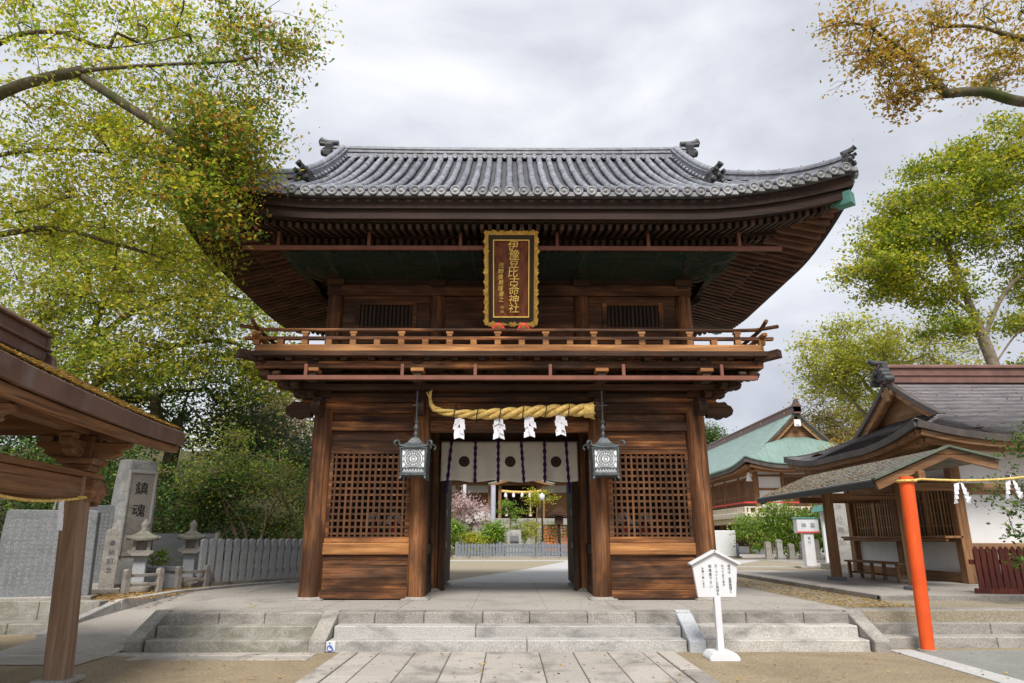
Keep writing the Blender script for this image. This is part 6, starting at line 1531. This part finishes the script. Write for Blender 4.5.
for i in range(9):
    for j in range(9): x = -.78+.19*i+rs.uniform(-.03,.03); z = .25+.18*j; mb.prism([(x-.075,z-.08),(x+.075,z-.08),(x+.075,z+.04),(x,z+.085),(x-.075,z+.04)], -.09-rs.random()*.06, -.06, 'xz')
mb.build('amulets', plain('orange_amulets', (0.50,0.17,0.06), .7, var=.6, scale=9), o)
mb.v = []
o = thing('lamp_post', 'thin dark lamp post among the young trees right of the courtyard centre', 'lamp', (2.1, 43.0, .44)); mb = MB(); mb.tube([(0,0,0),(0,0,3.3)], .05, 8); mb.build('post', LACQ, o); mb = MB(); mb.lathe([(.05,3.3),(.16,3.35),(.18,3.62),(.03,3.75)], (0,0,0), 10); mb.build('lamp_head', WHITE, o)
o = thing('offering_table', 'white-clothed offering table with orange boxes at the right of the main hall front', 'table', (6.9, 60.6, 3.2))
mb = MB(); mb.b(-1.6,1.6,-.4,.4,.7,.78); mb.build('top', RED, o); mb = MB(); mb.b(-1.55,1.55,-.38,.38,0,.698); mb.build('cloth', PAPER, o)
for x, w_, m_ in ((-1.0,.5,WHITE),(-.2,.4,ORANGE),(.5,.5,WHITE),(1.1,.4,GOLD)): mb = MB(); mb.b(x-w_/2,x+w_/2,-.25,.25,.782,1.25); mb.build('box', m_, o)
# small stone posts by the bush on the right
sp0 = None
for i in range(8):
    lab = ['leftmost','second','third','fourth','fifth','sixth','seventh','rightmost'][i] + ' of the short stone posts at the foot of the green bush'
    o = thing('stone_post', lab, 'stone post', (13.6+i*.62, 37.2+.1*math.sin(i), .44), 0, 'short stone posts by the bush')
    mb = MB(); h = .85+.12*math.sin(i*2.1); mb.prism([(-.14,0),(.14,0),(.14,h),(.07,h+.06),(-.07,h+.06),(-.14,h)], -.14, .14, 'xz'); mb.build('post', GRANW if i % 2 else GRAN, o, bevel=.015)
    mb = MB(); mb.b(-.2,.2,-.2,.2,0,.12); mb.build('base', GRAN, o)
o = thing('stone_planter', 'plain white block at the left end of the green bush by the hall', 'planter', (12.2, 40.5, .44)); mb = MB(); mb.prism([(-.6,0),(.6,0),(.65,1.5),(-.65,1.5)], -.6, .6, 'xz'); mb.build('block', WHITE, o, bevel=.03); mb = MB(); mb.b(-.7,.7,-.7,.7,0,.12); mb.build('base', GRAN, o)
# ================================================================== TREES AND SHRUBS
BARK = NT('camphor_bark'); b_ = BARK.noise(BARK.mapping((3,3,.8)), 3, 6, .65); cb = BARK.ramp(b_, [(.3,(0.05,0.042,0.03)),(.55,(0.125,0.105,0.075)),(.75,(0.22,0.19,0.14))])
ms = BARK.noise(BARK.mapping(), 1.1, 5, .65); cb = BARK.mix(BARK.rng(ms,.48,.62,0,.8), cb, (0.045,0.065,0.018)); BARK.bump(b_, .6, .03); BARK = BARK.color(cb, .9, .1)
BARKP = plain('pale_bark', (0.20,0.165,0.12), .9, var=.4, scale=5); TWIG = plain('tan_twigs', (0.20,0.15,0.10), .9, var=.4)
LF_Y = leafmat('camphor_leaves_spring', [(0,(0.15,0.24,0.02)),(.25,(0.35,0.43,0.03)),(.55,(0.58,0.58,0.045)),(.80,(0.76,0.67,0.07)),(.93,(0.78,0.58,0.09)),(1,(0.55,0.24,0.06))], (0.24,0.40,0.03), .5, .5, .68)
LF_Y2 = leafmat('camphor_leaves_olive', [(0,(0.13,0.19,0.025)),(.3,(0.30,0.36,0.04)),(.6,(0.50,0.50,0.055)),(.85,(0.68,0.60,0.08)),(1,(0.50,0.28,0.07))], (0.20,0.36,0.03), .55, .35, .66)
LF_D = leafmat('camphor_leaves_mixed', [(0,(0.06,0.13,0.016)),(.32,(0.15,0.25,0.022)),(.55,(0.38,0.36,0.035)),(.82,(0.66,0.53,0.06)),(.92,(0.55,0.20,0.04)),(1,(0.32,0.10,0.035))], (0.10,0.22,0.02), .45, .9, .6)
LF_M = leafmat('broad_leaves_light', [(0,(0.20,0.25,0.03)),(.4,(0.45,0.47,0.05)),(.75,(0.66,0.62,0.075)),(1,(0.74,0.66,0.11))], (0.27,0.35,0.04), .4, .35, .6)
LF_G = leafmat('evergreen_leaves', [(0,(0.022,0.06,0.014)),(.45,(0.06,0.14,0.03)),(.8,(0.13,0.23,0.045)),(1,(0.26,0.33,0.065))], (0.025,0.05,0.02), .5, .5, .3)
LF_GB = leafmat('broadleaf_green', [(0,(0.025,0.06,0.016)),(.4,(0.06,0.12,0.03)),(.8,(0.11,0.18,0.045)),(1,(0.22,0.25,0.06))], (0.05,0.09,0.03), .5, .5, .4)
LF_S = leafmat('shrub_leaves', [(0,(0.035,0.09,0.018)),(.4,(0.11,0.21,0.035)),(.75,(0.23,0.33,0.05)),(.92,(0.36,0.33,0.06)),(1,(0.50,0.36,0.07))], (0.34,0.32,0.06), .45, .55, .45)
LF_R = leafmat('camphor_leaves_sunlit', [(0,(0.08,0.13,0.010)),(.4,(0.28,0.34,0.022)),(.75,(0.58,0.56,0.035)),(1,(0.74,0.60,0.05))], (0.13,0.24,0.015), .6, .42, .55)
LF_O = leafmat('rusty_leaves', [(0,(0.18,0.15,0.02)),(.35,(0.48,0.32,0.035)),(.7,(0.62,0.38,0.05)),(.9,(0.48,0.19,0.045)),(1,(0.28,0.10,0.04))], (0.34,0.32,0.035), .5, 1.2, .55)
LF_C = leafmat('camellia_leaves', [(0,(0.03,0.08,0.015)),(.5,(0.07,0.15,0.025)),(1,(0.17,0.25,0.05))])
LF_B = leafmat('bright_bush_leaves', [(0,(0.08,0.16,0.016)),(.5,(0.20,0.36,0.035)),(1,(0.40,0.52,0.07))], (0.06,0.12,0.02), .4, .8)
LF_P = leafmat('cherry_blossom', [(0,(0.55,0.36,0.38)),(.5,(0.72,0.52,0.53)),(1,(0.82,0.68,0.68))], (0.45,0.33,0.28), .4, 1.0)
LF_T = leafmat('tan_leaves', [(0,(0.15,0.11,0.06)),(.5,(0.28,0.22,0.12)),(1,(0.38,0.32,0.18))], (0.16,0.15,0.07), .5, .5)

# L1: big camphor off to the left, limbs reaching over towards the gate roof
tree('camphor_tree', 'overhanging camphor with yellow and rusty leaves covering the left corner of the gate roof', 'tree', (-11.6,10.6,0),
     [(-11.6,10.6,0),(-11.5,10.7,2.6),(-11.2,10.8,5.2),(-10.8,10.9,7.6),(-10.3,11.0,10.2),(-9.4,11.2,13.2)],
     [(-5.0,10.3,7.75,.95,.9,1.25,5.2),(-4.5,10.5,9.9,1.1,1.1,1.3,2.4),(-4.75,10.1,6.5,.40,.5,.50,1.1),(-4.9,10.1,7.1,.4,.5,.5,.9,1),(-8.0,11.6,9.7,2.9,2.3,2.0,8.5,1),(-9.3,12.6,7.6,2.4,2.2,1.3,5.0,1),(-6.4,11.6,8.2,1.3,1.5,1.5,3.0,1),(-7.0,11.2,12.2,3.4,2.6,1.6,3.6,1),(-6.9,12.5,6.7,1.6,1.5,.9,2.0,1)],
     .080, [LF_D, LF_Y], BARK, r0=.17, nclump=450, perclump=112, crad=.55,
     limbs=[[(-10.9,10.9,7.4),(-9.3,10.5,8.9),(-7.9,10.3,9.35),(-6.4,10.3,9.55),(-5.2,10.4,9.7),(-4.5,10.5,9.9)],
            [(-10.7,10.9,8.4),(-9.6,10.7,10.2),(-8.3,10.4,10.35),(-7.2,10.4,10.0),(-5.8,10.3,10.2)],
            [(-7.6,10.35,9.4),(-6.6,10.3,8.7),(-5.6,10.3,8.0),(-5.0,10.2,6.9)],
            [(-11.2,10.8,5.4),(-10.2,11.6,6.6),(-9.0,12.2,7.3),(-7.6,12.3,7.0),(-6.5,12.4,6.7)],
            [(-10.9,10.9,7.0),(-9.9,11.5,8.4),(-8.6,12.0,8.9),(-7.2,11.8,8.6)]],
     tip=.008, twigs=6, seed=11, spread=.30)
tree('camphor_tree', 'spreading yellow-green camphor behind the water pavilion, left of the gate', 'tree', (-15.0,22,.44),
     [(-15,22,.44),(-14.8,22,3),(-14.4,21.8,5.6),(-13.8,21.8,8.2),(-13,21.6,11)],
     [(-12.0,21,9.3,3.6,2.6,2.6,5),(-9.3,21.5,8.4,2.5,2.4,2.1,4.2),(-8.2,21.8,6.7,1.6,1.6,1.1,1.6),(-15.2,22,11.0,3.6,3,2.6,4),(-16.5,21,7.5,3,2.5,2,2.6),(-15.6,22,8.8,2.6,2,1.6,3),(-10.0,21.3,10.6,1.9,1.8,1.2,2.4),(-12.0,20.5,6.7,2.6,1.8,1.1,2.8)],
     .135, LF_Y2, BARK, r0=.28, nclump=370, perclump=125, crad=.95,
     limbs=[[(-14.6,21.9,4.8),(-13.0,21.4,6.4),(-11.2,21.2,7.3),(-9.5,21.4,7.7),(-8.2,21.7,7.4)],[(-14.0,21.8,7.4),(-12.2,21.4,8.8),(-10.2,21.4,9.3),(-8.6,21.5,9.1)],[(-14.5,21.8,5.4),(-15.8,21.6,7.2),(-17,21.2,8.2)]], tip=.011, seed=12, spread=.34, twigs=7)
tree('broadleaf_tree', 'dense green broadleaf tree behind the stone fence, below the yellow camphor', 'tree', (-12.6,25.5,.8),
     [(-12.6,25.5,.8),(-12.5,25.4,3),(-12.2,25.2,5.4),(-11.8,25,7.2)],
     [(-12.2,25,6.3,3.0,2.2,2.0),(-9.8,25.2,5.2,2.0,1.8,1.8),(-15.5,25,6.0,2.8,2.2,2.4),(-18.5,24,5.5,3,2.5,2.6)], .15, LF_GB, BARK, r0=.26, nclump=170, perclump=125, crad=.95, seed=13)
tree('bare_tree', 'tan half-bare tree on the bank, seen under the left end of the balcony', 'tree', (-12.4,33,2.5),
     [(-12.4,33,2.5),(-12.2,33,5),(-11.9,32.8,7.2)], [(-11.6,32.6,7.2,2.6,2.0,1.7),(-10.2,33,5.6,1.8,1.6,1.6)], .13, LF_T, TWIG, r0=.22, nclump=85, perclump=120, crad=.9, tip=.016, twigs=9, seed=14)
# shrubs and evergreens behind the stones
def shrub(name, lab, cat, base, clus, leaf, lm, bark, n, per, cr, seed, stems=5, hgt=1.5, r0=.09, group=None, **kw):
    rs = random.Random(seed); b = Vector(base); limbs = []
    for k in range(stems):
        c = clus[k % len(clus)]; e = Vector((c[0]+rs.uniform(-.4,.4)*c[3], c[1]+rs.uniform(-.4,.4)*c[4], c[2]+rs.uniform(-.3,.2)*c[5])); m = b.lerp(e, .5)+Vector((rs.uniform(-.3,.3),rs.uniform(-.3,.3),.2)); limbs.append([tuple(b+Vector((0,0,.12))), tuple(m), tuple(e)])
    return tree(name, lab, cat, base, [base, tuple(b+Vector((0,0,.1))), tuple(b+Vector((0,0,.25)))], clus, leaf, lm, bark, r0=r0, nclump=n, perclump=per, crad=cr, limbs=limbs, seed=seed, group=group, **kw)
shrub('shrub', 'large tangled shrub with bare tan branches and yellowing top, behind the granite picket fence', 'shrub', (-7.3,20.4,.44),
      [(-8.0,19.9,3.3,1.9,1.1,1.2),(-7.0,20.6,3.1,1.3,1.1,1.3),(-6.5,20.9,2.0,1.0,.9,1.2)], .085, LF_S, TWIG, 75, 110, .6, 21, 9, r0=.09, tip=.009, twigs=7)
shrub('evergreen_bush', 'dark glossy evergreen bush behind the dark stone wall', 'bush', (-8.9,20.0,.44),
      [(-9.2,20.2,1.9,1.5,.8,1.5),(-8.5,20.4,3.0,1.3,.9,1.1),(-7.4,21.2,1.4,1.2,.8,.9)], .085, LF_G, TWIG, 95, 170, .55, 22, 6, r0=.08)
shrub('evergreen_bush', 'blue-green leafy bush against the left corner column of the gate', 'bush', (-6.6,24.0,.44),
      [(-6.9,24,3.9,1.5,1.0,1.7),(-6.2,24.3,1.9,1.5,1.0,1.5),(-8.6,24,4.6,1.5,1.0,1.3)], .10, leafmat('blue_green_leaves',[(0,(0.02,0.05,0.025)),(.5,(0.05,0.10,0.05)),(.85,(0.11,0.17,0.08)),(1,(0.2,0.22,0.09))],(0.10,0.12,0.04),.4,.6,.35), TWIG, 90, 170, .7, 23, 7, r0=.10)
shrub('evergreen_hedge', 'dark green hedge behind the tall stone monument and tablets', 'hedge', (-12.5,18.8,.44),
      [(-10.6,18.8,2.0,1.3,.8,1.7),(-12.6,18.6,2.2,1.5,.8,1.8),(-14.6,18.2,2.3,1.5,.8,1.9),(-16.6,17.8,2.4,1.5,.8,2.0),(-11.6,19.4,3.6,1.8,.9,.9)], .10, LF_G, TWIG, 150, 170, .7, 24, 10, r0=.12)
shrub('low_shrub', 'young bright green plant growing between the two stone lanterns', 'plant', (-7.95,16.5,.44), [(-7.95,16.5,1.1,.25,.22,.28)], .07, LF_B, TWIG, 9, 45, .18, 25, 3, r0=.02, tip=.006)
for i, (lab, x, y, z, r) in enumerate((('far wooded crown on the bank top behind the tan half-bare tree', -16, 44, 7.5, 4.2),('far wooded crown on the bank, behind the dark broadleaf tree', -24, 40, 8, 4.6),('far green tree directly left of the gate passage line, behind the blue-green bush', -9.5, 46, 5, 3.0))):
    tree('woodland_tree', lab, 'tree', (x,y,1.0), [(x,y,1),(x,y,z-2),(x+.3,y,z)], [(x,y,z,r,r*.8,r*.62),(x+r*.5,y,z-2,r*.7,r*.6,r*.5)], .2, LF_M if i < 1 else LF_G, BARK, r0=.3, nclump=60, perclump=120, crad=1.4, seed=30+i, group='trees on the wooded bank')
# right: tall camphor behind the office
tree('camphor_tree', 'tall sunlit yellow-green camphor rising behind the shrine office roof', 'tree', (21.6,28.5,.44),
     [(21.6,28.5,.44),(21.4,28.5,4),(21.0,28.4,8),(20.2,28.2,11.5),(19.6,28,14.2),(19.9,28,16.5)],
     [(15.6,27,12.3,1.5,1.6,1.0,2.2),(17.0,27.2,13.6,2.0,2.0,1.2,3.2),(18.4,27.6,15.2,2.3,2.2,1.2,3.6),(20.8,28,17.2,2.8,2.4,1.5,4.6),(24.0,28,18.4,3.2,2.8,1.9,4.4),(22.8,28,15.2,2.4,2.2,1.4,3.4),(20.0,28,14.2,1.6,1.6,1.0,1.4),(18.2,28,11.9,2.2,1.8,.7,1.7),(24.2,28.4,12.9,2.2,2,1.3,2.4),(22.9,28.6,10.8,1.3,1.4,.7,.8),(25.5,28,15.6,1.8,2,1.6,1.8),(19.0,28.2,10.4,1.6,1.4,.6,.9),(24.8,28.5,10.6,1.8,1.6,1.0,1.4),(23.0,28.8,8.6,1.6,1.4,.8,.8)],
     .15, LF_R, BARKP, r0=.25, nclump=430, perclump=170, crad=.78, flat=.55,
     limbs=[[(20.4,28.2,10.8),(18.8,27.8,11.9),(17.4,27.4,12.6),(16.0,27.1,12.6)],[(19.7,28,13.6),(18.6,27.8,14.8),(17.6,27.6,15.2)],[(20.6,28.3,9.8),(22.0,28.3,12.0),(23.6,28.2,13.4),(25,28,15)],[(19.7,28,14.4),(21.4,28,16.2),(23.4,28,17.6)],[(20.8,28.3,8.6),(22.0,28.4,9.9),(23.2,28.6,10.8)]], tip=.014, seed=41, spread=.40, twigs=7)
tree('camphor_tree', 'paler airy yellow-green tree left of the tall camphor, beyond the office gable', 'tree', (22.5,37.5,.44),
     [(22.5,37.5,.44),(22.3,37.4,4),(21.6,37.2,7.5),(20.8,37,10.5)],
     [(18.9,36.4,11.4,3.0,2.4,1.9,4.4),(21.2,36.6,8.8,3.0,2.6,1.5,3.0),(17.9,36.5,9.9,1.4,1.8,1.2,1.8),(23.5,37,11.5,3.2,2.6,2.0,2.8)],
     .17, LF_M, BARKP, r0=.22, nclump=250, perclump=80, crad=.95, tip=.013, seed=42, twigs=8, spread=.36,
     limbs=[[(22.2,37.4,4.8),(20.6,37,6.8),(18.9,36.6,8.6),(18.0,36.5,9.8)],[(21.6,37.2,7.4),(20.0,36.8,9.4),(18.6,36.5,11.2)]])
tree('autumn_tree', 'yellow-brown leaved tree behind the right slope of the assembly hall gable', 'tree', (28.5,62,.44), [(28.5,62,.44),(28.4,62,5),(28.2,62,9.5)], [(28.0,62,10.5,3.4,2.6,2.8),(31.5,62,12.2,3.4,2.6,3.4),(26.6,60,7.2,2.2,2,1.8)], .24, leafmat('mustard_leaves',[(0,(0.13,0.12,0.03)),(.5,(0.26,0.21,0.05)),(1,(0.40,0.28,0.07))],(0.12,0.14,0.03),.5,.3), BARKP, r0=.3, nclump=80, perclump=140, crad=1.4, seed=43, tip=.025)
tree('far_tree', 'small dark green treetop showing between the gate and the hall roof', 'tree', (27.5,92,.44), [(27.5,92,.44),(27.5,92,8),(27.6,92,14)], [(27.5,92,14.6,3.6,2.4,2.2),(24.0,92,13.6,2.2,2,2.6)], .3, LF_G, BARK, r0=.35, nclump=50, perclump=110, crad=1.4, seed=44, tip=.03)
tree('autumn_tree', 'orange-leaved small tree between the hall and the office porch roof', 'tree', (15.9,30.5,.44), [(15.9,30.5,.44),(15.9,30.5,2.2),(15.8,30.4,4.0)], [(15.6,30.3,4.9,1.7,1.2,1.0),(16.8,30.4,5.7,1.3,1.1,.8)], .11, LF_O, BARKP, r0=.13, nclump=48, perclump=110, crad=.55, seed=45, tip=.010)
# near branches from a tree standing to the right, outside the picture
tree('maple_tree', 'tree whose mossy limb carries rusty orange leaves into the sky above the shrine office', 'tree', (12.6,9.6,0),
     [(12.6,9.6,0),(12.5,9.6,2.6),(12.2,9.5,5.2),(11.6,9.4,7.4),(11.0,9.3,9.6),(10.4,9.3,11.5)],
     [(5.85,9,8.85,.75,.7,.50,2.6),(6.2,9,8.15,.50,.5,.33,1.5),(5.35,9,9.45,.50,.5,.22,.9),(6.9,9.1,9.45,.55,.5,.35,1.1),(7.9,9.2,8.75,.5,.6,.55,1.5),(8.4,9.3,9.8,.8,.8,.6,1.6),(9.8,9.4,11.2,1.6,1.6,1.0,2.0)],
     .066, LF_O, BARK, r0=.125, nclump=140, perclump=66, crad=.32,
     limbs=[[(11.9,9.4,6.6),(10.4,9.2,7.5),(9.0,9.1,7.95),(7.9,9.05,7.98),(7.3,9.0,8.12),(6.72,9.0,8.08)],[(6.72,9.0,8.1),(6.45,9.0,8.55),(6.1,9.0,8.95),(5.7,9.0,9.35)],[(11.3,9.35,8.4),(9.8,9.3,9.3),(8.4,9.2,9.25),(7.6,9.15,9.45),(6.9,9.1,9.4)]], tip=.006, twigs=5, seed=46)
# camellia at the right edge
shrub('camellia_bush', 'glossy green camellia with a red flower, before the white office wall', 'bush', (9.1,11.9,.44), [(9.0,11.9,1.8,.75,.6,.9),(8.75,11.9,2.45,.40,.4,.40),(9.3,11.9,2.9,.8,.6,.6)], .075, LF_C, TWIG, 46, 42, .30, 51, 8, r0=.05, tip=.006)
camf = thing('camellia_flower', 'small red flower on the camellia bush', 'flower', (8.55,11.45,1.72)); mb = MB(); mb.lathe([(.012,-.03),(.045,-.01),(.055,.02),(.03,.025),(.02,.01)], (0,0,0), 9); mb.build('petals', RED, camf); mb = MB(); mb.lathe([(.016,.0),(.014,.03)], (0,0,0), 6); mb.build('stamens', GOLDB, camf)
# bright bush and other plants in the courtyards
shrub('green_bush', 'wide bright green bush in front of the assembly hall, small stone posts at its foot', 'bush', (15.2,38.4,.44), [(13.6,38.2,2.0,1.3,.8,.8),(15.2,38.4,2.6,1.7,.9,.9),(17.2,38.6,2.1,1.5,.9,.9),(15.6,38.3,1.2,2.6,.8,.5)], .13, LF_B, TWIG, 95, 120, .55, 61, 9, r0=.10)
shrub('green_bush', 'rounded green bush behind the white direction sign', 'bush', (17.0,34.5,.44), [(16.6,34.5,1.5,1.0,.8,.9),(18.0,34.6,1.4,.9,.8,.8)], .12, LF_C, TWIG, 40, 110, .5, 62, 5, r0=.07)
CY = [('rounded yellow-green bush at the left, behind the courtyard fence', -3.4, 42.2, 1.6, .95, 1.0, LF_B), ('low bush with golden leaves beside the left rounded bush', -2.0, 42.0, 1.1, .8, .65, LF_M), ('green bush left of the white stone block in the courtyard', -.9, 42.6, 1.6, .75, 1.0, LF_B)]
for i, (lab, x, y, z, r, h, m_) in enumerate(CY): shrub('green_bush', lab, 'bush', (x,y,.44), [(x,y,z,r,.7,h)], .13, m_, TWIG, 30, 120, .42, 70+i, 5, r0=.06, group='bushes behind the courtyard fence')
tree('young_tree', 'thin young green tree in the middle of the courtyard', 'tree', (.15,44.5,.44), [(.15,44.5,.44),(.15,44.5,1.8),(.2,44.5,3.2)], [(.2,44.5,3.1,.95,.7,.75)], .13, LF_B, TWIG, r0=.05, nclump=14, perclump=55, crad=.35, seed=75, tip=.008)
tree('young_tree', 'thin young tree with golden leaves right of centre in the courtyard', 'tree', (1.75,44.0,.44), [(1.75,44,.44),(1.75,44,2),(1.9,44,3.9)], [(2.1,44,3.9,.9,.6,.55),(1.6,44,2.3,.55,.5,.8)], .12, LF_Y, TWIG, r0=.06, nclump=28, perclump=60, crad=.4, seed=76, tip=.008)
tree('cherry_tree', 'pale pink blossoming cherry tree in the courtyard, left side of the gate passage', 'tree', (-2.6,46.5,.44), [(-2.6,46.5,.44),(-2.6,46.5,1.3),(-2.4,46.5,2.3)], [(-2.9,46.3,3.4,1.6,1.0,1.1),(-1.6,46.5,2.6,.9,.8,.9)], .11, LF_P, BARK, r0=.12, nclump=60, perclump=75, crad=.55, seed=77, tip=.012, twigs=7)
# fallen leaves on the ground
rs = np.random.RandomState(8)
def litter(name, lab, n, fx, size=.06):
    P = np.array([fx(rs) for _ in range(n)]); o = leaves(name, P, size, FALL, None, up=5.0); tag(o, lab, 'fallen leaves', kind='stuff')
litter('fallen_leaves', 'brown fallen leaves scattered over the bank around the stone lanterns', 5200, lambda r: (-10.5+4.1*r.rand()**.8, 12.9+4.6*r.rand(), .462+.012*r.rand()))
litter('fallen_leaves', 'fallen leaves scattered over the gravel by the office pavement', 2200, lambda r: (5.4+1.25*r.rand(), 11.6+8*r.rand()**1.4, .447+.012*r.rand()), .05)
litter('fallen_leaves', 'thinly scattered fallen leaves on the ground before the steps', 900, lambda r: (-7+13.5*r.rand(), 4+6.0*r.rand(), .016+.008*r.rand()), .045)
litter('fallen_leaves', 'a few fallen leaves on the platform paving before the gate', 110, lambda r: (-5.2+10.4*r.rand(), 11.3+1.4*r.rand(), .458+.006*r.rand()), .045)

for i, (lab, x, y, z, r, h) in enumerate((('dark clipped pine beside the stair of the main hall', 1.0, 52.5, 1.7, .8, .9),('small pine tree at the left foot of the main hall stair', -3.6, 54.5, 2.2, 1.3, 1.2),('loose green shrub right of the lamp post in the courtyard', 2.75, 46.5, 1.5, .6, .9),('round dark shrub at the right end of the courtyard view', 4.6, 50.0, 1.6, 1.1, .9))):
    shrub('pine_shrub', lab, 'shrub', (x,y,.44), [(x,y,z,r,.7,h),(x+.4*r,y,z+.7*h,r*.5,.5,h*.4)], .12, LF_S if i != 1 else LF_GB, TWIG, 24, 90, .42, 90+i, 5, r0=.06, group='shrubs before the main hall')

litter('fallen_leaves', 'yellow fallen leaves lying on the porch roof of the shrine office', 1500, lambda r: (lambda x: (x, 14.2+5.8*r.rand()**.7, pz(x)+.05))(7.25+1.4*r.rand()**1.3), .055)
litter('fallen_leaves', 'scattered yellow leaves lying on the main roof slope of the shrine office', 420, lambda r: (lambda x, d: OR.front(x, d, -1, .03))(-6.0+10*r.rand(), .1+3.4*r.rand()), .06)
